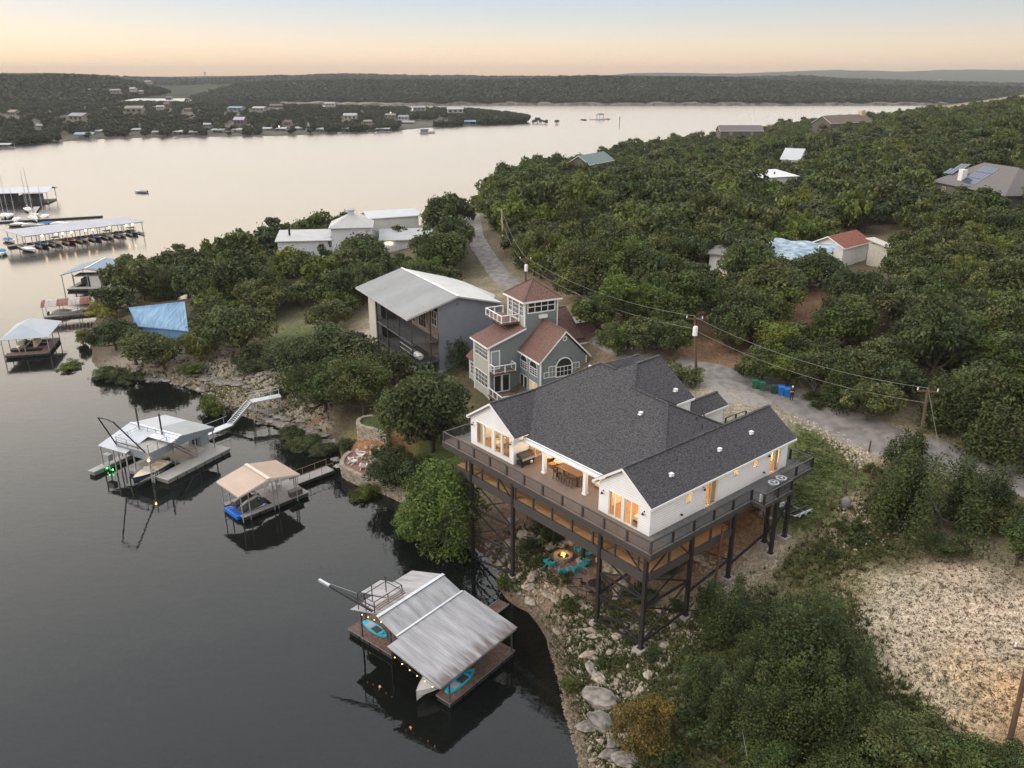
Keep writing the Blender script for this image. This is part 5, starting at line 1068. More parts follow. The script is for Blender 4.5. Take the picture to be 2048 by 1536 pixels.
# ---------------------------------------------------------------- docks and boats
M_FLOAT = mat('black_float', (.03, .03, .032), .7, .2, 3); M_GREYB = mat('grey_boards', (.36, .345, .32), .8, .15, 2, stretch=(1, 4, 1))
M_ROOFA = mat('old_metal_roof', (.31, .305, .315), .5, .14, .8, metal=.2, stretch=(2.2, .35, 1), col2=(.42, .41, .42)); 
def rusty(m):
    nt = m.node_tree; L = nt.links.new; b = nt.nodes['Principled BSDF']; src = b.inputs['Base Color'].links[0].from_socket; tc = N(nt, 'ShaderNodeTexCoord'); sx = N(nt, 'ShaderNodeSeparateXYZ'); L(tc.outputs['Object'], sx.inputs[0])
    mp = N(nt, 'ShaderNodeMapping'); mp.inputs['Scale'].default_value = (1.5, .3, .3); L(tc.outputs['Object'], mp.inputs[0]); nz = N(nt, 'ShaderNodeTexNoise'); nz.inputs['Scale'].default_value = 1.3; nz.inputs['Detail'].default_value = 6; L(mp.outputs[0], nz.inputs['Vector'])
    def edge(y0, y1): r = N(nt, 'ShaderNodeMapRange'); r.inputs[1].default_value = y0; r.inputs[2].default_value = y1; L(sx.outputs[1], r.inputs[0]); return r.outputs[0]
    def mth(op, a, c): n = N(nt, 'ShaderNodeMath', operation=op); L(a, n.inputs[0]); (L(c, n.inputs[1]) if not isinstance(c, float) else setattr(n.inputs[1], 'default_value', c)); return n.outputs[0]
    low = edge(2.4, -.9); k1 = mth('MULTIPLY', edge(3.6, 4.95), mth('LESS_THAN', sx.outputs[1], 4.98)); msk = mth('ADD', low, mth('MULTIPLY', k1, .55))
    v = mth('MULTIPLY', msk, nz.outputs[0]); rp = N(nt, 'ShaderNodeMapRange'); rp.inputs[1].default_value = .27; rp.inputs[2].default_value = .5; rp.inputs[4].default_value = .85; L(v, rp.inputs[0])
    x = N(nt, 'ShaderNodeMix', data_type='RGBA'); L(rp.outputs[0], x.inputs[0]); L(src, x.inputs[6]); x.inputs[7].default_value = (.12, .085, .075, 1); L(x.outputs[2], b.inputs['Base Color'])
rusty(M_ROOFA)
M_TANR = mat('tan_metal_roof', (.62, .50, .41), .5, .05, .5); M_TURQ = mat('turquoise_board', (.02, .42, .60), .35, .06, 2); M_HULL = mat('white_hull', (.70, .70, .70), .25, .04, 1)
M_NAVY = mat('navy_hull', (.03, .045, .10), .3, .1, 1); M_CANVAS = mat('grey_canvas', (.42, .41, .40), .85, .1, 2); M_DKCANVAS = mat('dark_canvas', (.05, .05, .055), .8, .15, 2); M_BLUECV = mat('blue_canvas', (.04, .16, .42), .8, .1, 2); M_BLUEF = mat('blue_float', (.02, .14, .55), .4, .1, 2)
def part(parent, name, m, f, **k): mb = MB(); f(mb); return mb.obj(name, m, parent, **k)
def boards(parent, rects, z, m=M_REDWOOD, w=.16, axis='b', th=.06, name='deck_board'):
    mb = MB()
    for a0, a1, b0, b1 in rects:
        if axis == 'b':
            x = a0
            while x < a1 - .02: mb.bx(x, min(x + w - .02, a1), b0, b1, z - th, z); x += w
        else:
            y = b0
            while y < b1 - .02: mb.bx(a0, a1, y, min(y + w - .02, b1), z - th, z); y += w
    o = mb.obj(name, m, parent); o['kind'] = 'stuff'; return o
def floats(parent, rects, z0=-.55, z1=-.12, m=M_FLOAT, sp=1.5):
    pm = None; n = 0
    fr = MB()
    for a0, a1, b0, b1 in rects: fr.bx(a0, a1, b0, b1, z1, z1 + .06)
    fr.obj('dock_frame', M_STEEL, parent)
    for a0, a1, b0, b1 in rects:
        la, lb = a1 - a0, b1 - b0; na, nb = max(1, round(la / sp)), max(1, round(lb / sp))
        for i in range(na):
            for j in range(nb):
                mb = MB(); mb.bx(a0 + la * i / na + .08, a0 + la * (i + 1) / na - .08, b0 + lb * j / nb + .08, b0 + lb * (j + 1) / nb - .08, z0, z1); mb.obj('float', m, parent)
def posts(parent, pts, z0, zf, m=M_STEEL, r=.06, name='roof_post'):
    for a, b in pts:
        z1 = zf(a, b) if callable(zf) else zf
        mb = MB(); mb.bx(a - r, a + r, b - r, b + r, z0, z1); mb.obj(name, m, parent)
def hull(parent, L_, Wd, Hh, m, deckm, z=0, name='hull', bow=.45, stern=.9):
    """boat along +x from stern (0) to bow (L)"""
    mb = MB(); n = 9; ring = []
    for i in range(n):
        t = i / (n - 1); w = Wd / 2 * (stern + (1 - stern) * min(1, t * 3)) * (1 if t < bow else max(.03, 1 - ((t - bow) / (1 - bow)) ** 2.2)); h = Hh * (1 + .25 * t * t); x = L_ * t
        ring.append([(x, -w, z + h), (x, -w * .82, z + h * .45), (x, 0, z - .12 * (1 - t)), (x, w * .82, z + h * .45), (x, w, z + h)])
    vs = [q for r_ in ring for q in r_]; fs = []
    for i in range(n - 1):
        for j in range(4): fs.append((i * 5 + j, i * 5 + j + 1, (i + 1) * 5 + j + 1, (i + 1) * 5 + j))
    fs.append((0, 1, 2, 3, 4)); mb.add(vs, fs); o = mb.obj(name, m, parent, smooth=False)
    d = MB(); top = [(r_[0][0], r_[0][1], r_[0][2] - .03) for r_ in ring] + [(r_[4][0], r_[4][1], r_[4][2] - .03) for r_ in ring[::-1]]
    d.add(top, [tuple(range(len(top)))]); d.obj('boat_deck', deckm, parent); return o
def motor_boat(label, x, y, rz, L_=6, Wd=2.2, hm=None, cm=None, cover=True, top=None, group=None, z=0.05, wake=False):
    t = thing('motor_boat', label, 'boat', (x, y, z), rz, group); hm = hm or M_HULL
    hull(t, L_, Wd, .75, hm, M_HULL if cover else M_CREAM)
    if cover:
        mb = MB(); k = 7; vs = []
        for i in range(k):
            u = i / (k - 1); xx = L_ * (.06 + .62 * u); w = Wd * .44 * (1 - .15 * u * u); h = .82 + .42 * math.sin(math.pi * min(1, u * 1.05)) ** .7
            vs += [(xx, -w, .78), (xx, -w * .55, h), (xx, w * .55, h), (xx, w, .78)]
        fs = [(i * 4 + j, i * 4 + j + 1, i * 4 + 5 + j, i * 4 + 4 + j) for i in range(k - 1) for j in range(3)]; mb.add(vs, fs + [(0, 1, 2, 3), (k * 4 - 4, k * 4 - 3, k * 4 - 2, k * 4 - 1)]); mb.obj('boat_cover', cm or M_CANVAS, t)
    else:
        part(t, 'windscreen', M_GLASS, lambda b: b.prism([(L_ * .55, -Wd * .36, .8), (L_ * .62, -Wd * .3, .8), (L_ * .55, -Wd * .3, 1.2)], None, (0, Wd * .66, 0)))
        part(t, 'seat', M_CREAM, lambda b: (b.bx(L_ * .08, L_ * .2, -Wd * .35, Wd * .35, .5, .95), b.bx(L_ * .38, L_ * .48, -Wd * .32, -Wd * .08, .5, 1.0), b.bx(L_ * .38, L_ * .48, Wd * .08, Wd * .32, .5, 1.0)))
    if top is not None: part(t, 'canopy', top, lambda b: (b.bx(L_ * .2, L_ * .55, -Wd * .4, Wd * .4, 1.85, 1.92), [b.beam((L_ * q, s * Wd * .4, .7), (L_ * q, s * Wd * .4, 1.86), .04) for q in (.22, .53) for s in (-1, 1)]))
    part(t, 'outboard_motor', M_BLACK, lambda b: b.bx(-.35, 0, -.18, .18, .1, 1.0)); return t
def sail_boat(label, x, y, rz, L_=8, mast=11, cvm=None, group=None):
    t = thing('sailing_boat', label, 'sailboat', (x, y, .05), rz, group); hull(t, L_, 2.6, .85, M_HULL, M_CREAM, bow=.35)
    part(t, 'cabin', M_HULL, lambda b: b.prism([(L_ * .3, -.8, .9), (L_ * .68, -.6, .9), (L_ * .66, -.55, 1.3), (L_ * .3, -.75, 1.4)], None, (0, 1.5, 0)))
    part(t, 'mast', M_ALU, lambda b: (b.cyl(L_ * .55, 0, .9, mast, .07, 6, .05), b.beam((L_ * .55, -.6, mast * .62), (L_ * .55, .6, mast * .62), .04)))
    part(t, 'sail_cover', cvm or M_BLUECV, lambda b: b.tube([(L_ * .53, 0, 1.9), (L_ * .3, 0, 1.95), (L_ * .08, 0, 1.85)], [.2, .17, .1], 6))
    part(t, 'rigging', M_STEEL, lambda b: (b.beam((L_ * .55, 0, mast), (L_ * .98, 0, 1.0), .02), b.beam((L_ * .55, 0, mast), (.05, 0, .9), .02))); return t
def paddle_board(label, x, y, z, rz, L_=3.4):
    t = thing('paddle_board', label, 'paddleboard', (x, y, z), rz, 'turquoise paddleboards on the near dock'); mb = MB(); n = 16; pts = []
    for i in range(n + 1): u = i / n; pts.append((L_ * (u - .5), .46 * math.sin(math.pi * min(1, max(0, u * .96 + .04))) ** .55))
    ring = [(a, -b, .12) for a, b in pts] + [(a, b, .12) for a, b in pts[::-1]]; mb.slab(ring[1:-1], .13); mb.obj('board', M_TURQ, t)
    part(t, 'deck_pad', M_DKCANVAS, lambda b: b.bx(-.15, .75, -.33, .33, .12, .135)); part(t, 'deck_patch', M_CANVAS, lambda b: b.bx(-.95, -.3, -.3, .3, .12, .135)); part(t, 'bungee', M_BLACK, lambda b: (b.beam((.95, -.25, .13), (1.3, .2, .13), .03), b.beam((.95, .25, .13), (1.3, -.2, .13), .03)))
    part(t, 'fin', M_BLACK, lambda b: b.prism([(-1.5, -.01, 0), (-1.2, -.01, 0), (-1.5, -.01, -.08)], None, (0, .02, 0))); return t
# ---- near dock with the wide metal roof
dA = Fr(P(620 + 1290 / 4.6545, 1120 + 1290 / 4.6545, .6), 51)
M_DKST = mat('dark_steel', (.10, .10, .105), .5, .15, 3, metal=.3)
D = thing('boat_dock', 'nearest floating boat dock with a big rust stained metal roof and brown plank deck', 'boat dock', dA.o, dA.rz)
rA = [(-.3, 7.6, -.45, 1.1), (5.6, 7.6, 1.1, 7.2), (.7, 7.6, 7.2, 12.6), (-.3, .9, 3.3, 3.9)][:3]
floats(D, rA); boards(D, rA, 0, M_REDWOOD, .17, 'b')
eA, kA, gA = 2.6, 3.6, 4.4
nA_ = 10
def rp(a0, a1, b0, z0, b1, z1, n, nm='roof_panel'):
    for i in range(n):
        x0, x1 = a0 + (a1 - a0) * i / n, a0 + (a1 - a0) * (i + 1) / n
        mb = MB(); dz = .012 * (i % 2); mb.slab([(x0 + .008, b0, z0 + dz), (x1 - .008, b0, z0 + dz), (x1 - .008, b1, z1 + dz), (x0 + .008, b1, z1 + dz)] if b1 > b0 else [(x0 + .008, b1, z1 + dz), (x1 - .008, b1, z1 + dz), (x1 - .008, b0, z0 + dz), (x0 + .008, b0, z0 + dz)], .05)
        nr = max(2, round((x1 - x0) / .24))
        for k in range(nr): t = x0 + (x1 - x0) * (k + .5) / nr; mb.beam((t, b0, z0 + dz + .006), (t, b1, z1 + dz + .006), .05, .02)
        mb.obj(nm, M_ROOFA, D)
rp(-1.7, -.5, -.85, eA, 4.75, kA - .05, 1); rp(-.5, 7.4, -.85, eA, 5.0, kA, 8); rp(-.5, 7.1, 5.0, kA + .02, 7.15, gA, 8); rp(-.1, 2.3, 11.0, 3.15, 7.15, gA, 2); rp(2.3, 4.6, 12.45, 2.9, 7.15, gA, 2); rp(4.6, 7.2, 11.15, 3.1, 7.15, gA, 3)
part(D, 'ridge_cap', M_ALU, lambda b: (b.beam((-.5, 7.15, gA + .05), (7.15, 7.15, gA + .05), .3, .05), b.beam((-.5, 5.0, kA + .05), (7.2, 5.0, kA + .05), .18, .06)))
posts(D, [(-.2, -.3), (7.3, -.3), (3.5, -.3), (7.3, 5.0), (7.3, 7.2), (7.2, 11), (.8, 7.2), (.8, 10.8), (2.4, 12.2), (4.5, 12.2), (5.7, 1.2)], -.5, lambda a, b: (eA + (kA - eA) * (b + .85) / 5.85 if b <= 5 else kA + (gA - kA) * (b - 5) / 2.15 if b < 7.2 else gA - (gA - 3.0) * (b - 7.15) / 4.9) - .12, M_DKST)
part(D, 'roof_frame', M_STEEL, lambda b: (b.beam((-1.6, -.75, 2.45), (7.3, -.75, 2.45), .1, .14), b.beam((-1.6, -.75, 2.45), (-1.6, 4.6, 3.4), .08, .12), b.beam((-.4, 4.9, 3.4), (7, 4.9, 3.4), .1, .14), b.beam((-.4, 7.1, 4.2), (7, 7.1, 4.2), .1, .14), b.beam((0, 10.8, 3.0), (7, 10.8, 3.0), .08, .12), b.beam((7.2, -.7, 2.45), (7.0, 5, 3.4), .1, .12)))
for p in ((0, 8.0), (3.05, 8.0), (3.05, 10.0), (0, 10.0), (1.5, 8), (1.5, 10), (-.05, 9)):
    z = gA - (gA - 3.0) * (p[1] - 7.15) / 4.9; part(D, 'rail_post', M_BLACK, lambda b, p=p, z=z: b.bx(p[0] - .03, p[0] + .03, p[1] - .03, p[1] + .03, z, 5.15))
for z in (5.15, 4.65): part(D, 'roof_rail', M_BLACK, lambda b, z=z: [b.beam(p + (z,), q + (z,), .05) for p, q in (((0, 8), (3.05, 8)), ((3.05, 8), (3.05, 10)), ((3.05, 10), (0, 10)), ((0, 10), (0, 8)))])
for k in range(3): part(D, 'bench_board', mat('bench_wood', (.20, .16, .14), .8, .2, 3), lambda b, k=k: b.bx(0, 3.1, 7.6 + k * .14, 7.72 + k * .14, gA + .12 + k * .1, gA + .18 + k * .1))
t = thing('crane_boom', 'long lattice boom reaching out over the water from the near dock roof', 'boom', dA.o, dA.rz)
bt = Vector((-1.1, 13.5, 5.5)); bb = Vector((-.23, 8.0, 4.45))
part(t, 'boom_arm', M_BLACK, lambda b: (b.beam(bb, bt, .16, .16), b.beam(bb + Vector((.5, 0, 0)), bb.lerp(bt, .85), .05), [b.beam(bb.lerp(bt, k / 9), bb.lerp(bt, k / 9) + Vector((.5 * (1 - k / 9), 0, 0)), .04) for k in range(8)])); part(t, 'boom_tip', M_ALU, lambda b: b.beam(bb.lerp(bt, .8), bt, .2, .2)); part(t, 'stay_cable', M_STEEL, lambda b: b.beam(bt, (0, 10.0, 5.1), .025))
t = thing('string_lights', 'warm string lights along the left edge of the near dock roof', 'string lights', dA.o, dA.rz)
part(t, 'light_cable', M_BLACK, lambda b: b.tube([(-1.65, -.6, 2.3), (-1.65, 2, 2.55), (-1.65, 4.6, 3.1), (-.5, 6, 3.5), (-.45, 7.2, 4.0), (.2, 9, 3.5), (-.05, 10.8, 2.95)], .015, 4)); bm_ = MB(); bm_.ball((0, 0, 0), .042, 6, 5); bmsh = bm_.mesh('bulb', M_BULB)
for b, z, a in ((0, 2.25, -1.65), (.8, 2.32, -1.65), (1.6, 2.4, -1.65), (2.4, 2.5, -1.65), (3.2, 2.65, -1.65), (4.0, 2.85, -1.65), (7.2, 3.1, .55), (7.9, 3.0, .5), (8.6, 2.95, .4), (9.3, 2.9, .35), (10, 2.85, .3)): link('bulb', bmsh, t, (a, b, z))
for a, b, z in ((.45, 8.6, 2.7), (-1.5, 2.8, 2.2)): lampl('string_glow', (a, b, z), 7, (1, .55, .22), .1, t)
x, y, z = dA.w(1.9, .55, 0); paddle_board('turquoise paddleboard lying on the right hand planks of the near dock', x, y, z, dA.rz + R(2), 3.6)
x, y, z = dA.w(2.1, 10.7, 0); paddle_board('turquoise paddleboard on the far left planks of the near dock', x, y, z, dA.rz + R(-95), 3.3)
x, y, z = dA.w(4.2, 1.95, 0); motor_boat('white bow rider under a white cover, nose out beneath the near dock roof', x, y, dA.rz + math.pi, 5.7, 2.15, cm=M_HULL, z=.35)
x, y, z = dA.w(5.4, 5.4, 0); motor_boat('covered runabout deeper in the slip of the near dock', x, y, dA.rz + math.pi, 4.6, 2.0, M_NAVY, M_DKCANVAS, z=.25)
L_ = thing('dock_ramp', 'short brown plank landing joining the near dock to the rocks', 'ramp', dA.o, dA.rz)
boards(L_, [(7.6, 12.0, 3.85, 4.95)], .12, M_REDWOOD, .17, 'b'); part(L_, 'ramp_frame', M_STEEL, lambda b: (b.beam((7.6, 3.82, .1), (12, 3.82, .1), .05, .15), b.beam((7.6, 4.98, .1), (12, 4.98, .1), .05, .15))); part(L_, 'hand_rail', M_BLACK, lambda b: (b.beam((7.8, 4.95, 1.0), (11.9, 4.95, 1.0), .04), [b.beam((q, 4.95, .1), (q, 4.95, 1.0), .04) for q in (8, 9.9, 11.8)]))
t = thing('wooden_steps', 'weathered plank steps leading down into the shallows by the stilt house', 'steps', P(1050, 1195, .2), R(40))
for k in range(4): part(t, 'step_plank', M_REDWOOD, lambda b, k=k: b.bx(-.6 + k * .5, -.15 + k * .5, -.5, .9, .05 + k * .12, .11 + k * .12))
part(t, 'stringer', M_REDWOOD, lambda b: (b.beam((-.7, -.45, -.1), (1.6, -.45, .5), .08, .15), b.beam((-.7, .85, -.1), (1.6, .85, .5), .08, .15)))
# ---- two storey grey dock with a sun deck
dB = Fr(P(180 + 635 / 4.096, 750 + 860 / 4.096, .6), 63)
D = thing('boat_dock', 'grey floating dock with railed rooftop sun deck and crane frame', 'boat dock', dB.o, dB.rz)
rB = [(0, 10.0, -.05, 2.1), (4.0, 10.0, 2.1, 6.6), (-.2, 4.0, 5.2, 6.6), (6.2, 10, 6.6, 10), (-2.6, 6.2, 9.6, 10.7)]
floats(D, rB, m=mat('pale_float', (.20, .20, .20), .8, .1, 2)); boards(D, rB, 0, M_GREYB, .2, 'b')
gs = mat('white_metal_roof', (.62, .64, .68), .4, .06, .6, metal=.2); gg = mat('grey_metal_roof', (.42, .43, .44), .5, .06, .6, metal=.2)
slope(D, [(4.05, 1.5, 3.8), (9.2, 1.5, 2.95), (9.2, 6.2, 2.95), (4.05, 6.2, 3.8)][::1], gg, .08); slope(D, [(4.05, 6.2, 3.8), (9.2, 6.2, 2.95), (9.2, 10.3, 2.95), (4.05, 10.3, 3.8)], gs, .08); slope(D, [(-.8, 5.6, 2.62), (4.05, 5.6, 3.8), (4.05, 10.5, 3.8), (-.8, 10.5, 2.62)], gs, .08); slope(D, [(2.6, 1.6, 3.44), (4.05, 1.6, 3.8), (4.05, 5.6, 3.8), (2.6, 5.6, 3.44)], gs, .08)
seams(D, (-.8, 5.6, 2.62), (-.8, 10.5, 2.62), (4.05, 10.5, 3.8), (4.05, 5.6, 3.8), 18, gg, .03, .03); seams(D, (9.2, 1.5, 2.95), (9.2, 10.3, 2.95), (4.05, 10.3, 3.8), (4.05, 1.5, 3.8), 30, gg, .03, .03)
part(D, 'ridge_cap', M_HULL, lambda b: b.beam((4.05, 1.5, 3.84), (4.05, 10.4, 3.84), .3, .05))
part(D, 'gable_board', mat('slate_blue_board', (.20, .235, .28), .7, .05, 1), lambda b: (b.prism([(3.2, 1.52, 3.5), (4.05, 1.52, 3.72), (9.2, 1.52, 2.88), (9.2, 1.52, 2.45), (3.2, 1.52, 2.75)], None, (0, .08, 0)), b.bx(9.1, 9.18, 1.6, 10.2, 2.5, 2.86)))
part(D, 'sun_deck', M_GREYB, lambda b: b.bx(-.1, 3.4, 2.4, 8.0, 2.85, 3.0)); part(D, 'sun_deck_skirt', mat('slate_blue_board', (.2, .235, .28)), lambda b: (b.bx(-.16, -.1, 2.34, 8.06, 2.05, 3.0), b.bx(-.1, 3.4, 2.34, 2.4, 2.05, 3.0), b.bx(-.1, 3.4, 8.0, 8.06, 2.05, 3.0)))
railing(D, [(3.35, 7.95, 3.0), (-.05, 7.95, 3.0), (-.05, 2.45, 3.0), (2.7, 2.45, 3.0)], m=M_STEEL, h=1.0, sp=1.7, post=.07, rw=.07, rh=.05, z_mid=(.35, .65)); railing(D, [(3.35, 3.6, 3.3), (3.35, 7.9, 3.3)], m=M_STEEL, h=.9, sp=1.5, post=.06, rw=.06, rh=.05, z_mid=(.45,))
posts(D, [(-.1, 2.5), (-.1, 5.2), (-.1, 7.9), (3.4, 2.5), (6.2, 1.8), (9.1, 1.8), (9.1, 10)], -.9, 2.85); posts(D, [(-.7, 5.8), (-.7, 10.3), (-.7, 8), (2, 10.3)], -1.2, 2.6)
sb = mat('stair_brown', (.28, .15, .075), .8, .15, 2)
for k in range(10): part(D, 'stair_tread', sb, lambda b, k=k: b.bx(3.0 + k * .31, 3.32 + k * .31, 1.7, 2.6, 2.9 - k * .29, 2.96 - k * .29))
part(D, 'stair_rail', M_STEEL, lambda b: [(b.beam((2.9, y, 3.0 + o), (6.2, y, 0 + o), .06, .2 if o < .2 else .05)) for y in (1.66, 2.64) for o in (0, .5, 1.0)])
part(D, 'boat_shed', mat('shed_blue', (.27, .31, .36), .7, .05, 1), lambda b: (b.bx(8.6, 10.0, 3.7, 5.9, 0, 2.4), b.bx(8.55, 10.05, 3.65, 5.95, 2.4, 2.46))); part(D, 'shed_door', M_BLACK, lambda b: b.bx(8.56, 8.6, 4.3, 5.2, .05, 2.0))
part(D, 'deck_rug', mat('pale_mat', (.5, .44, .36), .9, .05, 2), lambda b: b.bx(4.4, 8.4, 2.6, 6.3, .005, .02))
for a, b in ((3.55, 8.3), (3.55, 4.2)): part(D, 'roof_mast', M_BLACK, lambda m_, a=a, b=b: m_.cyl(a, b, 3.6, 6.4, .1, 8))
t = thing('boat_crane', 'tall dark tubular crane frame leaning out over the water from the sun deck', 'crane', (0, 0, 0), 0)
q1, q2 = Vector(P(196, 835, 8.4)), Vector(P(226, 844, 8.4)); f1, f2 = Vector(dB.w(-.1, 8.0, 3.0)), Vector(dB.w(-.1, 3.0, 3.0))
part(t, 'crane_leg', M_BLACK, lambda b: b.tube([f1, q1], .09, 6)); part(t, 'crane_leg', M_BLACK, lambda b: b.tube([f2, q2], .09, 6)); part(t, 'crane_head', M_BLACK, lambda b: b.tube([q1, q1.lerp(q2, .5) + Vector((0, 0, .1)), q2], .08, 6))
part(t, 'brace_bar', M_BLACK, lambda b: b.tube([f1.lerp(q1, .12), f2.lerp(q2, .12)], .06, 6))
x, y, z = dB.w(3.3, 3.6, 0); motor_boat('white and navy ski boat in the slip beneath the sun deck', *dB.w(3.2, 3.7, 0)[:2], dB.rz + math.pi + R(6), 5.4, 2.1, M_NAVY, cover=False, z=.25)
t = thing('boat_lift_motor', 'green lit boat lift motor at the left end of the sun deck dock', 'boat lift', dB.w(-.7, 9.2, 0), dB.rz); part(t, 'lift_frame', M_STEEL, lambda b: (b.bx(-.3, .3, -.5, .5, .9, 1.7), b.bx(-.05, .05, -.05, .05, -1, 1))); part(t, 'green_lamp', mat('green_glow', (.1, 1, .2), .5, 0, 1, emit=(.05, 1, .12), estr=12), lambda b: (b.ball((-.1, -.6, -.25), .09, 8, 6), b.ball((-.1, .4, -.25), .08, 8, 6)))
lampl('green_light', (-.3, -.1, -.2), 5, (.1, 1, .2), .1, t)
t = thing('dock_lamp', 'orange glowing lamp on the front corner post of the sun deck dock', 'lamp', dB.w(-.35, 2.3, 0), dB.rz); part(t, 'lamp_post', M_ALU, lambda b: b.cyl(0, 0, -1.2, 2.1, .05, 6)); part(t, 'lamp_bulb', M_BULB, lambda b: b.ball((0, 0, 2.2), .15, 8, 6)); lampl('lamp_light', (-.05, -.05, 2.4), 18, (1, .5, .15), .1, t)
for k, (a, b) in enumerate(((-.2, 5.0), (-.2, 2.0))):
    t = thing('swim_ladder', ('white swim ladder left of the ski boat' if k == 0 else 'white curved ladder rail at the front corner of the sun deck dock'), 'ladder', dB.w(a, b, 0), dB.rz); part(t, 'ladder_rail', M_HULL, lambda b_: [b_.tube([(.5, s, 0), (.5, s, .8), (0, s, .85), (-.25, s, -.8)], .025, 5) for s in (-.22, .22)]); part(t, 'rung', M_HULL, lambda b_: [b_.beam((-.05 - .05 * k_, -.22, .2 - .25 * k_), (-.05 - .05 * k_, .22, .2 - .25 * k_), .03) for k_ in range(4)])
t = thing('metal_gangway', 'aluminium stair gangway climbing from the sun deck dock to the rocky bank', 'gangway', (0, 0, 0), 0)
g0, g1, g2, g3 = Vector(dB.w(10, 6.2, .1)), Vector(P(180 + 1150 / 4.096, 750 + 400 / 4.096, .8)), Vector(P(180 + 1310 / 4.096, 750 + 215 / 4.096, 3.0)), Vector(P(180 + 1560 / 4.096, 750 + 165 / 4.096, 3.2))
def walk(t, p, q, w_=1.1, nm='walkway', th=.14, m=M_ALU):
    d = (q - p); s = Vector((-d.y, d.x, 0)).normalized() * w_ / 2; mb = MB(); mb.prism([p - s, p + s, p + s - Vector((0, 0, th)), p - s - Vector((0, 0, th))], None, d); mb.obj(nm, m, t); return s
s = walk(t, g0, g1, 1.3); s2 = walk(t, g2, g3, 1.4)
for k in range(13):
    c = g1.lerp(g2, (k + .5) / 13); sd = Vector((-(g2 - g1).y, (g2 - g1).x, 0)).normalized() * .45; fw = (g2 - g1).normalized() * .11; fw.z = 0; mb = MB(); mb.prism([c - sd - fw, c + sd - fw, c + sd + fw, c - sd + fw], None, (0, 0, -.05)); mb.obj('stair_tread', M_ALU, t)
part(t, 'stringer', M_ALU, lambda b: [b.beam(g1 + sd * k, g2 + sd * k, .09, .3) for k in (-1.15, 1.15)])
part(t, 'hand_rail', M_ALU, lambda b: [b.beam(g2 + s2 + Vector((0, 0, z)), g3 + s2 + Vector((0, 0, z)), .07) for z in (1.0, .6)] + [b.beam(g2.lerp(g3, k) + s2, g2.lerp(g3, k) + s2 + Vector((0, 0, 1.0)), .07) for k in (.02, .35, .7, .98)] + [b.beam(g2 - s2 * 1.0, g2 - s2 + Vector((0, 0, 1.0)), .05), b.beam(g0 + s + Vector((0, 0, 1)), g1 + s + Vector((0, 0, 1.0)), .04)] + [b.beam(g0.lerp(g1, k) + s, g0.lerp(g1, k) + s + Vector((0, 0, 1.0)), .04) for k in (.1, .9)])
part(t, 'leg', M_ALU, lambda b: [b.beam(g2.lerp(g3, k) + s2 * e, Vector((*(g2.lerp(g3, k) + s2 * e)[:2], gz(*(g2.lerp(g3, k))[:2]) - .2)), .09) for k in (.05, .5, .95) for e in (-1, 1)])
# ---- small dock with the tan gable roof
dC = Fr(P(180 + 1250 / 4.096, 750 + 1165 / 4.096, .6), 45.5)
D = thing('boat_dock', 'small dock under a tan ribbed gable roof holding two covered jet skis', 'boat dock', dC.o, dC.rz)
M_CDK = mat('grey_composite', (.30, .275, .26), .8, .1, 2); rC = [(0, 8.2, -.15, .55), (3.9, 8.2, .55, 4.4), (.0, 3.9, 3.75, 4.4)]; floats(D, rC, -.5, -.1, M_FLOAT, 2); boards(D, rC, 0, M_CDK, .2, 'b')
slope(D, [(-.35, 4.45, 2.85), (-.35, -.6, 2.85), (3.25, -.6, 3.65), (3.25, 4.45, 3.65)], M_TANR, .05); slope(D, [(3.25, 4.45, 3.65), (3.25, -.6, 3.65), (7.0, -.6, 2.85), (7.0, 4.45, 2.85)], M_TANR, .05)
seams(D, (-.35, 4.4, 2.85), (-.35, -.55, 2.85), (3.25, -.55, 3.65), (3.25, 4.4, 3.65), 19, M_TANR, .06, .05); seams(D, (7.0, 4.4, 2.85), (7.0, -.55, 2.85), (3.25, -.55, 3.65), (3.25, 4.4, 3.65), 19, M_TANR, .06, .05); part(D, 'ridge_cap', M_TANR, lambda b: b.beam((3.25, -.65, 3.72), (3.25, 4.5, 3.72), .4, .06))
part(D, 'fascia', M_TANR, lambda b: (b.prism([(-.35, -.62, 2.84), (3.25, -.62, 3.64), (7.0, -.62, 2.84), (7.0, -.62, 2.7), (3.25, -.62, 3.45), (-.35, -.62, 2.7)], None, (0, -.03, 0)), b.bx(-.40, -.36, -.6, 4.45, 2.66, 2.83), b.bx(7.01, 7.05, -.6, 4.45, 2.66, 2.83)))
posts(D, [(0, -.1), (.9, -.1), (6.7, -.1), (7.0, .9), (0, 4.3), (.8, 4.3), (6.7, 4.3), (3.8, -.1), (4.3, -.1), (3.8, 4.3)], -1.6, 2.85, M_STEEL, .045)
part(D, 'dock_rail', M_STEEL, lambda b: (b.beam((0, 4.3, .95), (6.7, 4.3, .95), .05), b.beam((0, 4.3, .5), (6.7, 4.3, .5), .04)))
t = thing('dock_box', 'dark brown storage box on the right corner of the tan roofed dock', 'box', dC.w(6.75, .35, 0), dC.rz); part(t, 'box_body', mat('brown_plastic', (.11, .085, .075), .7, .1, 2), lambda b: b.bx(-.75, .75, -.33, .33, 0, .6)); part(t, 'lid', mat('brown_lid', (.15, .12, .105), .7, .1, 2), lambda b: b.bx(-.79, .79, -.37, .37, .6, .68))
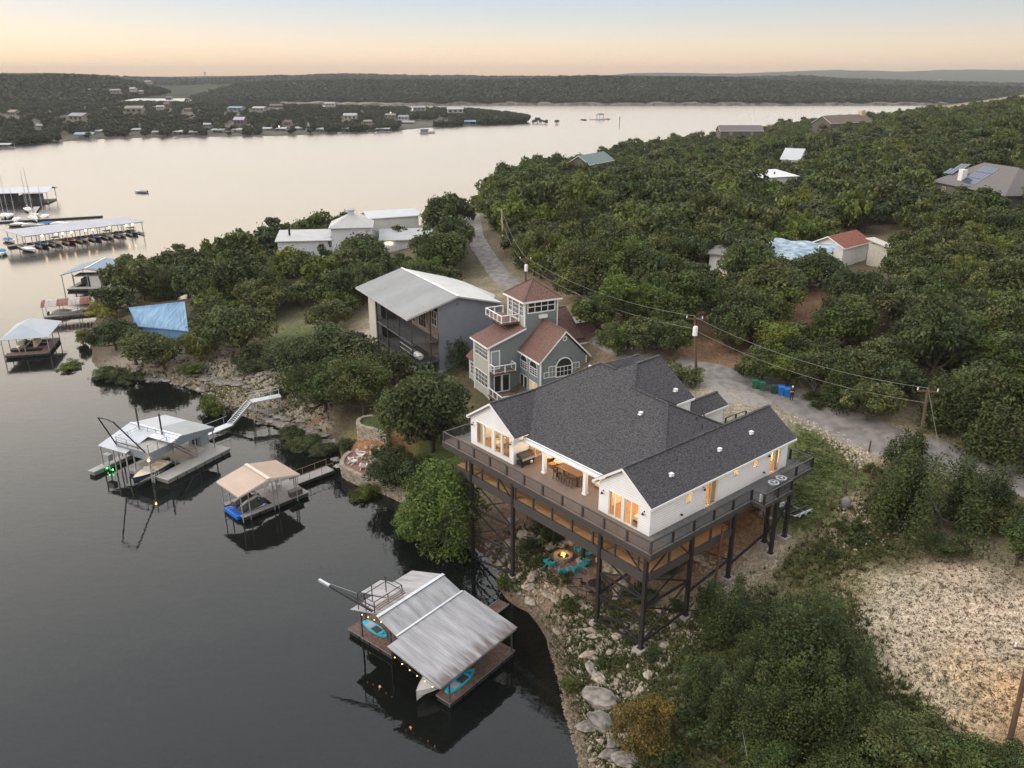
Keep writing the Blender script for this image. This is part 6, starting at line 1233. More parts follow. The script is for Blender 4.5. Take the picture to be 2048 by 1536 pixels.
for k, (b, lab) in enumerate(((2.65, 'jet ski under a black cover, farther of the two on blue floats'), (1.15, 'jet ski under a black and grey cover, nearer of the two on blue floats'))):
    t = thing('jet_ski', lab, 'jet ski', dC.w(1.9, b, 0), dC.rz + R(3)); mb = MB(); vs = []; k_ = 9
    for i in range(k_):
        u = i / (k_ - 1); xx = -1.6 + 3.2 * u; w_ = .58 * (1 if u < .55 else 1 - .75 * ((u - .55) / .45) ** 1.6); h = .55 + .15 * math.sin(math.pi * u) + (.5 if .5 < u < .72 else .28 if .2 < u <= .5 else 0)
        vs += [(xx, -w_, .12), (xx, -w_ * .9, .5), (xx, -w_ * .25, h), (xx, w_ * .25, h), (xx, w_ * .9, .5), (xx, w_, .12)]
    mb.add(vs, [(i * 6 + j, i * 6 + j + 1, i * 6 + 7 + j, i * 6 + 6 + j) for i in range(k_ - 1) for j in range(5)] + [(0, 1, 2, 3, 4, 5), tuple(range(k_ * 6 - 6, k_ * 6))]); mb.obj('ski_cover', M_DKCANVAS, t)
    part(t, 'cover_stripe', M_CANVAS, lambda b_: b_.tube([(-1.45, 0, .72), (-.7, 0, 1.0), (.2, 0, 1.12), (.55, 0, 1.25), (1.3, 0, .74)], [.12, .17, .18, .15, .06], 6)); part(t, 'ski_hull', M_HULL, lambda b_: b_.bx(-1.4, 1.2, -.4, .4, -.05, .14))
t = thing('jet_ski_float', 'bright blue plastic drive on float under the two jet skis', 'float', dC.w(0, 0, 0), dC.rz)
for i in range(5):
    for j in range(6): part(t, 'float_cube', M_BLUEF, lambda b, i=i, j=j: (b.bx(-.35 + i * .78, .38 + i * .78, .62 + j * .5, 1.06 + j * .5, -.5, -.12 - .02 * (i % 2)), b.cyl(.02 + i * .78, .84 + j * .5, -.12, -.06, .16, 6)))
mb = MB(); t = thing('patio_set', 'pale metal table with chairs under the right end of the tan roof', 'table', dC.w(5.6, 3.2, 0), dC.rz); part(t, 'table_top', M_CANVAS, lambda b: b.cyl(0, 0, .7, .74, .5, 12)); part(t, 'leg', M_STEEL, lambda b: (b.cyl(0, 0, 0, .7, .04, 6), b.bx(-.3, .3, -.03, .03, 0, .04), b.bx(-.03, .03, -.3, .3, 0, .04)))
ch0 = None
for k, (a, b, r) in enumerate(((4.8, 3.2, 0), (6.35, 3.3, 180), (5.7, 2.4, 90))):
    lab = ('pale dock chair left of the round table', 'pale dock chair right of the round table', 'pale dock chair on the near side of the round table')[k]
    if ch0 is None:
        ch0 = thing('dock_chair', lab, 'chair', dC.w(a, b, 0), dC.rz + R(r), 'chairs on the tan roofed dock'); part(ch0, 'seat', M_CANVAS, lambda q: q.bx(-.22, .22, -.22, .22, .4, .44)); part(ch0, 'backrest', M_CANVAS, lambda q: q.bx(-.24, -.2, -.22, .22, .5, .95)); part(ch0, 'leg', M_STEEL, lambda q: [q.bx(x_ - .02, x_ + .02, y_ - .02, y_ + .02, 0, .42 if x_ > 0 else .95) for x_ in (-.22, .2) for y_ in (-.2, .2)])
    else: copy_tree(ch0, dC.w(a, b, 0), dC.rz + R(r), label=lab)
t = thing('walkway', 'grey floating walkway with thin rails leading from the tan roofed dock to the shore', 'walkway', dC.o, dC.rz); boards(t, [(8.25, 13.4, 2.5, 4.1)], .0, M_CDK, .2, 'b'); part(t, 'walkway_frame', M_FLOAT, lambda b: b.bx(8.25, 13.4, 2.5, 4.1, -.4, -.07)); part(t, 'hand_rail', mat('rusty_rail', (.24, .15, .09), .7, .2, 3), lambda b: [(b.beam((8.3, y, .95), (13.4, y, .95), .045), [b.beam((x_, y, 0), (x_, y, .95), .045) for x_ in (8.4, 10, 11.7, 13.3)]) for y in (4.05, 2.55)][0:2])
# ---- three docks off the point
o = P(0 + 45 / 5.12, 500 + 1085 / 5.12, .6); dD = Fr(o, 16)
D = thing('boat_dock', 'old dock with a flat grey hip roof, leftmost below the blue roofed one', 'boat dock', dD.o, dD.rz); rD = [(0, 6.8, 0, 1.6), (5.4, 6.8, 1.6, 9.2), (0, 5.4, 3.6, 4.6), (0, 5.4, 8.4, 9.2)]; floats(D, rD, -.5, -.1, M_FLOAT, 2.2); boards(D, rD, 0, M_REDWOOD, .22, 'b')
gr = mat('flat_grey_roof', (.33, .36, .40), .5, .06, .4, metal=.2); a0, a1, b0, b1 = -.6, 7.0, 1.0, 11.5; r1_, r2_ = (2.0, 5.5, 4.0), (2.6, 9.5, 4.0)
for pts_ in ([(a0, b0, 2.5), (a1, b0, 2.5), r1_], [(a1, b0, 2.5), (a1, b1, 2.5), r2_, r1_], [(a1, b1, 2.5), (a0, b1, 2.5), r2_], [(a0, b1, 2.5), (a0, b0, 2.5), r1_, r2_]): slope(D, pts_, gr, .05)
posts(D, [(-.4, 1.2), (6.7, 1.2), (6.7, 5), (6.7, 9), (-.4, 5), (-.4, 9), (3, 1.2), (3, 9)], -.9, 2.5, M_STEEL, .06)
part(D, 'dock_clutter', M_CREAM, lambda b: (b.bx(1.0, 2.0, 4.0, 6.0, .5, .9), b.bx(3.6, 4.1, 4.0, 7.5, 0, 1.3))); motor_boat('small pale boat inside the grey hip roofed dock', *dD.w(1.4, 8.0, 0)[:2], dD.rz - R(90), 4.6, 1.9, M_CREAM, M_DKCANVAS)
o = P(450 / 5.12, 500 + 690 / 5.12, .5); dE = Fr(o, 22)
D = thing('boat_dock', 'long dock with a low arched roof of rusty and pale stripes', 'boat dock', dE.o, dE.rz); rE = [(0, 9.6, 0, 1.2), (0, 9.6, 3.4, 4.4), (8.4, 9.6, 1.2, 3.4)]; floats(D, rE, -.5, -.1, mat('weathered_float', (.12, .115, .11), .8, .2, 2), 1.6); boards(D, rE, 0, M_GREYB, .25, 'b')
ms = (mat('rust_red_sheet', (.20, .075, .055), .7, .2, 1), mat('pale_sheet', (.38, .33, .31), .6, .15, 1))
for i in range(14):
    x0 = -.2 + i * .7; mb = MB(); prof = [(-.3, 2.1), (.6, 2.55), (1.8, 2.85), (3.0, 2.85), (4.1, 2.55), (4.9, 2.1)]
    for (ya, za), (yb, zb) in zip(prof[:-1], prof[1:]): mb.slab([(x0, ya, za), (x0 + .66, ya, za), (x0 + .66, yb, zb), (x0, yb, zb)], .04)
    mb.obj('roof_sheet', ms[(i * 5 // 3) % 2], D)
posts(D, [(x_, y_) for x_ in (0, 3.1, 6.2, 9.3) for y_ in (.1, 4.3)], -.8, 2.3, M_STEEL, .05); motor_boat('covered boat under the rusty arched dock roof', *dE.w(.8, 2.3, 0)[:2], dE.rz, 6, 1.9, M_HULL, M_CANVAS)
o = P(680 / 5.12, 500 + 400 / 5.12, .6); dF = Fr(o, 5)
D = thing('boat_dock', 'large dock with a blue metal gable roof next to the marina', 'boat dock', dF.o, dF.rz); rF = [(0, 12, 0, 2.0), (9.6, 12.5, 2, 12), (0, 1.2, 2, 12), (4.8, 6.2, 2, 12)]; floats(D, rF, -.5, -.1, M_FLOAT, 2.4); boards(D, rF, 0, M_GREYB, .3, 'b')
bl = mat('slate_blue_roof', (.085, .15, .25), .45, .06, .4, metal=.2); slope(D, [(-1.5, 13.5, 2.9), (-1.5, 1.6, 2.9), (4.2, 1.6, 4.3), (4.2, 13.5, 4.3)], bl, .06); slope(D, [(4.2, 13.5, 4.3), (4.2, 1.6, 4.3), (10.2, 1.6, 2.9), (12.6, 7, 2.9), (13.4, 13.5, 2.9)], bl, .06); part(D, 'ridge_cap', M_HULL, lambda b: b.beam((4.2, 1.6, 4.34), (4.2, 13.5, 4.34), .35, .05))
part(D, 'fascia', M_STEEL, lambda b: (b.bx(-1.55, -1.5, 1.6, 13.5, 2.7, 2.88), b.beam((-1.5, 1.57, 2.8), (4.2, 1.57, 4.2), .05, .2), b.beam((4.2, 1.57, 4.2), (10.2, 1.57, 2.8), .05, .2)))
posts(D, [(-1.3, 1.8), (1.2, 1.8), (4.2, 1.8), (7, 1.8), (10, 1.8), (12.4, 7), (13, 13), (-1.3, 13), (-1.3, 7)], -.9, 2.9, M_STEEL, .07); part(D, 'storage_room', mat('off_white_board', (.55, .55, .53), .7, .05, 1), lambda b: (b.bx(4.6, 7.0, 1.9, 4.2, 0, 2.3), b.bx(10.6, 12.8, 9.5, 12, 0, 2.6))); part(D, 'upper_deck', M_GREYB, lambda b: b.bx(1.0, 9.0, 2.2, 6, 2.3, 2.45)); lampl('dock_glow', (10.2, 9.2, 2.2), 30, (1, .55, .25), .1, D)
part(D, 'dock_clutter', M_BLACK, lambda b: (b.bx(2.2, 4.2, 3, 8, .3, 1.6), b.bx(7.6, 9, 3, 8, .3, 1.4))); motor_boat('white boat with raised cover in the blue roofed dock', *dF.w(3.0, 9.5, 0)[:2], dF.rz - R(90), 6, 2.2, M_HULL, M_CANVAS)
# ---- marina
dG = Fr(P(300 / 6.4, 320 + 978 / 6.4, 4.0)[:2] + (0,), 48)
D = thing('marina_dock', 'long covered marina dock with a pale ribbed roof and boat slips', 'marina', dG.o, dG.rz); rp2 = mat('marina_roof', (.47, .47, .51), .5, .05, .3, metal=.2)
slope(D, [(0, 0, 4), (34, 0, 4), (31.5, 7.5, 5.1), (-2.5, 7.5, 5.1)], rp2, .12); slope(D, [(-2.5, 7.5, 5.1), (31.5, 7.5, 5.1), (33, 15, 4.0), (-1, 15, 4.0)], rp2, .12); seams(D, (0, 0, 4), (34, 0, 4), (31.5, 7.5, 5.1), (-2.5, 7.5, 5.1), 44, rp2, .08, .05); part(D, 'fascia', M_STEEL, lambda b: (b.bx(0, 34, -.06, 0, 3.75, 3.98),))
boards(D, [(-2, 34, 7, 9)], .6, M_GREYB, .4, 'b'); part(D, 'main_float', M_FLOAT, lambda b: b.bx(-2, 34, 7, 9, 0, .52))
for k in range(10): a = .3 + k * 3.7; part(D, 'finger_dock', M_GREYB, lambda b, a=a: b.bx(a - .4, a + .4, .3, 7, .2, .55)); posts(D, [(a, .3), (a, 6.8), (a, 14.6)], -.5, 4.0, M_STEEL, .08)
hm_ = [M_HULL, M_NAVY, M_HULL, mat('maroon_hull', (.16, .03, .03), .3, .1, 1), M_HULL, M_NAVY, M_HULL, M_HULL, M_NAVY]; cm_ = [M_DKCANVAS, M_BLUECV, M_CANVAS, mat('rust_canvas', (.30, .075, .03), .8, .1, 1), M_DKCANVAS, M_BLUECV, M_CANVAS, M_DKCANVAS, M_DKCANVAS]
labs = ['white boat with dark cover in the leftmost covered slip', 'navy boat with blue cover in the second covered slip', 'white boat with grey cover in the third covered slip', 'maroon boat with rust red cover in mid marina', 'white boat with dark cover just right of the rust red cover', 'navy boat with blue cover right of mid marina', 'white boat with grey cover in the third slip from the right end', 'white boat with dark cover in the second slip from the right end', 'navy boat with black canopy in the rightmost covered slip']
for k in range(9): x, y, z = dG.w(2.15 + k * 3.7, 6.8, 0); motor_boat(labs[k], x, y, dG.rz - R(90), 6.5, 2.4, hm_[k], cm_[k], top=M_DKCANVAS if k in (2, 6, 8) else None, group='boats in the covered marina slips')
bm_ = MB(); bm_.ball((0, 0, 0), .28, 6, 5)
for k, (a, b) in enumerate(((5, .8), (9, 1.5), (10.5, .8), (13, .8), (17, 1), (19, .8), (24, 1), (29, .8), (31, 1))): bm_.obj('slip_lamp', M_LAMP, D, (a, b, 3.4))
x, y, z = dG.w(-3.5, -.5, 0); 
gp = 'open boats at the left of the covered marina'
for k, (u, v, rz_, L_, hm2, cm2, lab) in enumerate(((5, 505, -60, 6.5, M_HULL, M_BLUECV, 'white boat with blue trim at the very left, below the marina roof'), (50, 500, -35, 6, M_HULL, M_HULL, 'white covered boat just left of the marina roof end'), (12, 482, -40, 6.5, M_HULL, M_BLUECV, 'blue covered boat at the left frame edge beside the marina roof'), (100, 452, 20, 6.5, M_HULL, M_HULL, 'white boat behind the left part of the marina roof'), (75, 452, 15, 7, M_HULL, M_BLUECV, 'white boat with blue cover at the end of the open jetty'), (45, 455, 12, 7, M_HULL, M_CANVAS, 'grey covered boat in the open moorings'), (20, 453, 10, 7, M_HULL, M_HULL, 'white boat at the left of the open moorings'))):
    x, y, _ = P(u, v, 0); motor_boat(lab, x, y, R(rz_), L_, 2.4, hm2, cm2, group=gp)
D = thing('jetty', 'open mooring jetty behind the covered marina dock', 'jetty', P(-20, 448, 0), R(24)); boards(D, [(0, 34, 0, 2)], .6, M_GREYB, .4, 'b'); part(D, 'jetty_float', M_FLOAT, lambda b: b.bx(0, 34, 0, 2, 0, .52)); boards(D, [(10, 12, 2, 34)], .6, M_GREYB, .4, 'a')
D = thing('marina_shed', 'small covered dock with a pale roof among the sailing masts', 'marina', P(-30, 412, 0), R(14)); part(D, 'shed_float', M_FLOAT, lambda b: b.bx(-4, 22, 0, 12, 0, .5)); slope(D, [(-5, -1, 4.6), (23, -1, 4.6), (23, 6, 6.0), (-5, 6, 6.0)], rp2, .15); slope(D, [(-5, 6, 6.0), (23, 6, 6.0), (23, 13, 4.6), (-5, 13, 4.6)], rp2, .15); posts(D, [(a, b) for a in (-4, 5, 14, 22) for b in (0, 12)], .4, 4.6, M_STEEL, .1); part(D, 'shed_wall', mat('shed_dark', (.08, .09, .11), .8, .2, 1), lambda b: (b.bx(0, 9, 5, 11, .5, 4), b.bx(11, 18, 4, 10, .5, 3)))
gp = 'sailing boats moored at the marina'
for u, v, m_, cv, lab in ((10, 432, 15, M_BLUECV, 'sailing boat with the second mast from the left edge'), (22, 432, 19, M_BLUECV, 'sailing boat with the tallest mast at far left'), (54, 420, 15, M_CANVAS, 'sailing boat moored in front of the pale shed roof'), (72, 432, 17, M_BLUECV, 'sailing boat with blue sail cover near the jetty end'), (92, 434, 11, M_BLUECV, 'sailing boat with the rightmost mast, apart from the rest'), (36, 440, 11, M_BLUECV, 'sailing boat with short mast in the middle of the moorings'), (62, 438, 12, M_CANVAS, 'sailing boat with grey cover and short mast right of the middle')): x, y, _ = P(u, v, 0); sail_boat(lab, x, y, R(-70 + 25 * RNG.uniform()), 9, m_, cv, gp)
# ---------------------------------------------------------------- road and driveway
def ribbon(name, pts, w_, m, lift, kind='structure', taper=None, n=6):
    P2 = np.array([q[:2] for q in pts]); d = np.r_[0, np.cumsum(np.hypot(*np.diff(P2, axis=0).T))]; t = np.linspace(0, d[-1], max(2, int(d[-1] / .9)))
    xs, ys = np.interp(t, d, P2[:, 0]), np.interp(t, d, P2[:, 1]); k = np.ones(7) / 7; 
    if len(xs) > 20: xs = np.convolve(np.pad(xs, 3, 'edge'), k, 'valid'); ys = np.convolve(np.pad(ys, 3, 'edge'), k, 'valid')
    tx, ty = np.gradient(xs), np.gradient(ys); L_ = np.hypot(tx, ty); nx, ny = -ty / L_, tx / L_
    V = []
    for j in range(n + 1):
        s = w_ * (j / n - .5); e = np.array([mnoise.noise(Vector((x * .5, y * .5, j))) * (.35 if j in (0, n) else 0) for x, y in zip(xs, ys)]); X_, Y_ = xs + nx * (s + e), ys + ny * (s + e)
        V.append(np.c_[X_, Y_, gz_np(X_, Y_) + lift + (0 if 0 < j < n else -.10)])
    V = np.array(V); ii = np.arange(V.shape[0] * V.shape[1]).reshape(V.shape[:2]); Fq = np.stack([ii[:-1, :-1], ii[:-1, 1:], ii[1:, 1:], ii[1:, :-1]], -1).reshape(-1, 4)
    return link(name, grid_mesh(name, V.reshape(-1, 3), Fq[:, ::-1], m), kind=kind)
M_ROAD = mat('worn_asphalt', (.175, .16, .15), .9, .2, .9, bump=.3, bscale=12, col2=(.27, .245, .225), detail=8)
ribbon('road', ROAD[:11], 6.0, M_ROAD, .07); ribbon('lane', ROAD[10:], 4.0, M_ROAD, .075)
ribbon('driveway', [G(u, v) for u, v in ((1530, 790), (1495, 800), (1455, 800), (1420, 790), (1400, 760))], 4.5, mat('driveway_gravel', (.27, .245, .215), .95, .2, 3), .05)
ribbon('path', [G(u, v) for u, v in ((590, 688), (640, 679), (690, 677), (750, 670))], 2.2, mat('pale_path', (.42, .35, .27), .95, .15, 2), .05)
ribbon('brick_path', [G(u, v) for u, v in ((600, 862), (625, 846), (648, 832))], 1.0, mat('brick_paving', (.22, .13, .09), .9, .2, 6), .06)
# ---------------------------------------------------------------- houses among the trees
def two_px(u0, v0, u1, v1, z):
    a, b = P(u0, v0, z), P(u1, v1, z); L_ = math.hypot(b[0] - a[0], b[1] - a[1]); return a, math.degrees(math.atan2(b[1] - a[1], b[0] - a[0])), L_
def hip(parent, a0, a1, b0, b1, ze, zr_, m, r0=None, r1=None, t=.12):
    w_ = (b1 - b0) / 2; r0 = a0 + w_ if r0 is None else r0; r1 = a1 - w_ if r1 is None else r1; bm_ = (b0 + b1) / 2
    for pts_ in ([(a0, b0, ze), (a1, b0, ze), (r1, bm_, zr_), (r0, bm_, zr_)], [(a1, b0, ze), (a1, b1, ze), (r1, bm_, zr_)], [(a1, b1, ze), (a0, b1, ze), (r0, bm_, zr_), (r1, bm_, zr_)], [(a0, b1, ze), (a0, b0, ze), (r0, bm_, zr_)]): slope(parent, pts_, m, t)
def box_walls(parent, a0, a1, b0, b1, z0, z1, m, t=.2):
    wall(parent, (a0, b0), (a1, b0), z0, z1, m, t=t); wall(parent, (a1, b0 + t), (a1, b1), z0, z1, m, t=t); wall(parent, (a1 - t, b1), (a0, b1), z0, z1, m, t=t); wall(parent, (a0, b1 - t), (a0, b0 + t), z0, z1, m, t=t)
def house(label, p0, p1, ze, depth, rise, wh, rm, wm_, kind='gable', ov=.5, axis='a', nwin=3, cat='house', name='house', wins=True, far=False):
    a, deg, L_ = two_px(*p0, *p1, ze); H = thing(name, label, cat, (a[0], a[1], ze), R(deg)); fm = Fr(a, deg); wh = max(wh, ze - min(gz(*fm.w(i, j)[:2]) for i in (0, L_) for j in (0, depth)) + .4)
    box_walls(H, ov, L_ - ov, ov, depth - ov, -wh, -.05, wm_)
    if kind == 'gable': gable(H, 0, L_, 0, depth, 0, rise, rm, .15, axis, None if far else M_TRIM)
    elif kind == 'hip': hip(H, 0, L_, 0, depth, 0, rise, rm)
    elif kind == 'shed': slope(H, [(0, 0, 0), (L_, 0, 0), (L_, depth, rise), (0, depth, rise)], rm, .15)
    if kind == 'gable':
        mb = MB()
        if axis == 'a':
            for e in (ov, L_ - ov - .2): mb.prism([(e, ov, -.05), (e, depth - ov, -.05), (e, depth / 2, rise - .25)], None, (.2, 0, 0))
        else:
            for e in (ov, depth - ov - .2): mb.prism([(ov, e, -.05), (L_ - ov, e, -.05), (L_ / 2, e, rise - .25)], None, (0, .2, 0))
        mb.obj('gable_wall', wm_, H)
    for k in range(nwin):
        s = ov + (L_ - 2 * ov) * (k + .5) / nwin; window(H, (s - .6, ov), (s + .6, ov), -2.2, -.9, 2, 2)
    return H, fm, L_
M_WROOF = mat('white_sheet_roof', (.46, .47, .49), .45, .05, .4); M_GROOF = mat('grey_roof', (.40, .40, .40), .6, .08, .5); M_BRSH = shingle('grey_brown_shingles', (.13, .12, .115), (.19, .175, .165)); M_TILE = mat('red_roof_tile', (.23, .085, .058), .8, .2, 3); M_WB = mat('white_board', (.58, .60, .66), .7, .05, 1, stretch=(6, 6, .2)); M_STUC = mat('white_stucco', (.70, .70, .68), .85, .05, 1); M_TEAL = mat('teal_roof', (.035, .095, .10), .5, .08, .5)
# grey hip roofed house with cupola
H, f4, L4 = house('pale board house with a grey hip roof and a small cupola, behind the oaks', (656, 457), (746, 455), 15.2, 9.5, 2.6, 9, M_GROOF, M_WB, 'hip', nwin=0)
window(H, (L4 * .52, .5), (L4 * .52 + 1.5, .5), -2.7, -.5, 1, 2); window(H, (L4 * .52 + 2.0, .5), (L4 * .52 + 3.6, .5), -2.7, -.5, 1, 2); window(H, (L4 * .2, .5), (L4 * .2 + .9, .5), -7.0, -5.6, 1, 1, gm=M_TRIM)
mb = MB(); mb.bx(L4 / 2 - .65, L4 / 2 + .65, 4.15, 5.45, 2.2, 3.2); mb.obj('cupola', M_WB, H); hip(H, L4 / 2 - 1.0, L4 / 2 + 1.0, 3.8, 5.8, 3.2, 3.8, M_GROOF)
slope(H, [(-11.5, .5, -2.6), (1.0, .5, -2.6), (1.0, 9, -1.6), (-11.5, 9, -1.6)], M_GROOF, .2); box_walls(H, -11, .4, 1, 8.5, -8, -2.9, M_WB); slope(H, [(L4 + 1, 2, -3.2), (L4 + 13, 2, -3.2), (L4 + 13, 10, -2.0), (L4 + 1, 10, -2.0)], M_GROOF, .2); box_walls(H, L4 + 2, L4 + 12, 2.6, 9.4, -9, -3.5, M_WB)
for k in range(3): window(H, (-9.5 + k * 3.3, 1), (-8 + k * 3.3, 1), -5.2, -3.6, 2, 1); window(H, (L4 + 3.5 + k * 2.8, 2.6), (L4 + 5 + k * 2.8, 2.6), -6, -4.6, 2, 1)
mb = MB(); mb.bx(L4 + 2, L4 + 12, 1.2, 2.6, -7.0, -6.8); mb.obj('balcony_floor', M_CONC, H); mb = MB(); mb.cyl(-8.7, 4, -2, .6, .25, 6); mb.obj('chimney_pipe', M_BLACK, H)
mb = MB(); mb.box((L4 + 3.2, 2.4, -4.0), (1.6, .1, .3)); mb.obj('porch_lamp', M_LAMP, H)
house('white flat roofed house beyond the cupola house, near the far shore', (738, 437), (842, 430), 15.5, 9, 1.0, 6, M_WROOF, M_STUC, 'gable')
q_ = [Vector(P(*k)) for k in ((276, 652, 4.0), (377, 662, 4.0), (369, 603, 6.4), (257, 615, 6.4))]
H = thing('boat_shed', 'shed with a weathered sky blue metal roof among the shore trees', 'shed', q_[0]); r_ = [k - q_[0] for k in q_]; M_SKYB = mat('sky_blue_roof', (.13, .26, .42), .6, .14, .8, stretch=(3, .3, 1), col2=(.23, .36, .50)); slope(H, r_, M_SKYB, .15); seams(H, *r_, 16, M_SKYB, .05, .05)
ct_ = sum(r_, Vector()) / 4; ww_ = [k.lerp(ct_, .08) for k in r_]; MBL = mat('blue_board', (.12, .24, .42), .7, .1, 1)
for i in range(4): k, l = ww_[i], ww_[(i + 1) % 4]; mb = MB(); mb.prism([(k.x, k.y, -4.5), (l.x, l.y, -4.5), (l.x, l.y, l.z - .2), (k.x, k.y, k.z - .2)], None, (ct_ - k).normalized() * .1); mb.obj('wall', MBL, H)
house('house with a steep white metal roof on the wooded slope', (1560, 318), (1600, 320), 18.5, 11, 3.5, 5, M_WROOF, M_STUC, 'gable', nwin=2)
house('long low white roof showing between tree crowns right of mid slope', (1524, 356), (1600, 352), 18.5, 11, 1.0, 4, M_WROOF, M_STUC, 'shed', nwin=2)
H, fs_, Ls = house('house with a big grey brown hip roof carrying solar panels', (1862, 362), (2010, 392), 22, 15, 5.0, 5, M_BRSH, mat('tan_brick', (.16, .14, .115), .85, .1, 2), 'hip', nwin=3)
for i in range(5):
    for j in range(3):
        x0 = Ls * .34 + i * 1.15; y0 = 1.2 + j * 1.75; z0 = y0 / 7.5 * 5.0 + .08; mb = MB(); mb.slab([(x0, y0, z0), (x0 + 1.08, y0, z0), (x0 + 1.08, y0 + 1.65, z0 + 1.1), (x0, y0 + 1.65, z0 + 1.1)], .05); mb.obj('solar_panel', mat('solar_cell', (.02, .035, .085), .15, .15, 4, spec=.6), H)
for i in range(3):
    for j in range(2):
        x0 = Ls * .04 + i * 1.15 + j * 1.2; y0 = 2.2 + j * 1.8 + i * .1; z0 = y0 / 7.5 * 5.0 + .5; mb = MB(); mb.slab([(x0 - .3, y0, z0), (x0 + .7, y0, z0), (x0 + .7, y0 + 1.65, z0 + 1.1), (x0 - .3, y0 + 1.65, z0 + 1.1)], .05); mb.obj('solar_panel', MATS['solar_cell'], H)
mb = MB(); mb.bx(Ls * .28, Ls * .28 + 1.6, 1.6, 2.8, .5, 3.6); mb.obj('chimney', M_STUC, H)
H, ft, Lt = house('small white garage with a red tiled roof among the trees', (1690, 497), (1745, 483), 19.0, 6.5, 1.6, 3.2, M_TILE, M_STUC, 'gable', nwin=1, cat='garage', name='garage'); seams(H, (0, 0, 0), (Lt, 0, 0), (Lt, 3.25, 1.6), (0, 3.25, 1.6), 14, M_TILE, .07, .08)
# rambling white house under a blue tarpaulin
a_, deg_, L_ = two_px(1420, 505, 1640, 530, 18.5); H = thing('rambling_house', 'long white house with rounded windows and a tattered blue tarpaulin roof under the trees', 'house', (a_[0], a_[1], 18.5), R(deg_))
box_walls(H, 0, L_, 0, 9, -5.5, -.1, M_STUC); slope(H, [(-.4, -.6, 0), (L_ * .5, -.6, 0), (L_ * .5, 9.5, 1.2), (-.4, 9.5, 1.2)], mat('pale_old_roof', (.17, .17, .15), .8, .15, .6), .25)
mb = MB(); nn = 14; vs = [(L_ * .42 + L_ * .6 * i / nn, y_, (.25 + .5 * math.sin(i * 1.1) * .3 + y_ * .13)) for i in range(nn + 1) for y_ in (-.9, 3, 7, 10)]; mb.add(vs, [(i * 4 + j, (i + 1) * 4 + j, (i + 1) * 4 + j + 1, i * 4 + j + 1) for i in range(nn) for j in range(3)]); mb.obj('tarpaulin', mat('blue_tarpaulin', (.05, .16, .27), .5, .3, .9, col2=(.34, .42, .48)), H)
window(H, (1.2, 0), (3.6, 0), -2.6, -.5, 4, 1, arch=False); window(H, (7, 0), (9, 0), -2.6, -1, 3, 1); window(H, (L_ * .55, 0), (L_ * .55 + 2, 0), -2.6, -1, 3, 1); window(H, (L_ * .75, 0), (L_ * .75 + 2, 0), -2.6, -1, 3, 1)
mb = MB(); mb.ball((2.4, -.2, -3.7), .22, 6, 5); mb.obj('porch_lamp', M_BULB, H)
house('small orange walled shed behind the blue tarpaulin house', (1535, 442), (1552, 442), 18.5, 4, .6, 3.5, M_GROOF, mat('orange_wall', (.45, .16, .03), .8, .1, 1), 'shed', nwin=0, cat='shed', name='shed')
house('dark red shed uphill of the red tiled garage', (1644, 440), (1662, 440), 19.0, 4, .6, 4, mat('dull_roof', (.3, .26, .25), .8, .1, 1), mat('dark_red_wall', (.18, .03, .025), .8, .1, 1), 'shed', nwin=0, cat='shed', name='shed')
house('white building with a blue awning at the left of the orange shed', (1464, 450), (1478, 448), 18.0, 5, .5, 4, mat('blue_awning', (.08, .3, .55), .7, .1, 1), M_STUC, 'shed', nwin=1)
house('house with a dark grey ridge roof at the edge of the far water', (1440, 262), (1528, 262), 17, 12, 3, 4, M_BRSH, mat('dark_board', (.1, .09, .075)), 'gable', nwin=2)
H, fc, Lc = house('brown roofed house with a pale chimney on the far skyline', (1662, 247), (1748, 243), 22, 13, 4, 5, mat('brown_roof', (.13, .095, .075), .85, .1, .6), MATS['dark_board'], 'gable', nwin=2); mb = MB(); mb.bx(Lc * .86, Lc * .95, 5, 7.5, 2.5, 6.2); mb.obj('chimney', mat('tan_plaster', (.55, .42, .28), .85, .05, 1), H)
house('house with a teal metal roof by the bare skyline tree', (1180, 330), (1230, 320), 15, 10, 3.2, 4, M_TEAL, mat('dark_board', (.10, .09, .075), .8, .1, 1), 'gable', nwin=2)
house('tan roofed house at the right frame edge below the solar house', (2026, 398), (2075, 392), 21, 8, 2, 4, mat('tan_roof', (.42, .25, .17), .8, .1, .6), M_STUC, 'gable', nwin=1)
house('pale house hidden in the trees above the lane', (1058, 392), (1092, 390), 17, 8, 2, 4, M_WROOF, M_STUC, 'gable', nwin=1)
house('white gate house at the right of the red tiled garage', (1778, 496), (1796, 494), 19.5, 5, .8, 4, M_BUFF, M_BUFF, 'shed', nwin=1, cat='shed', name='shed')
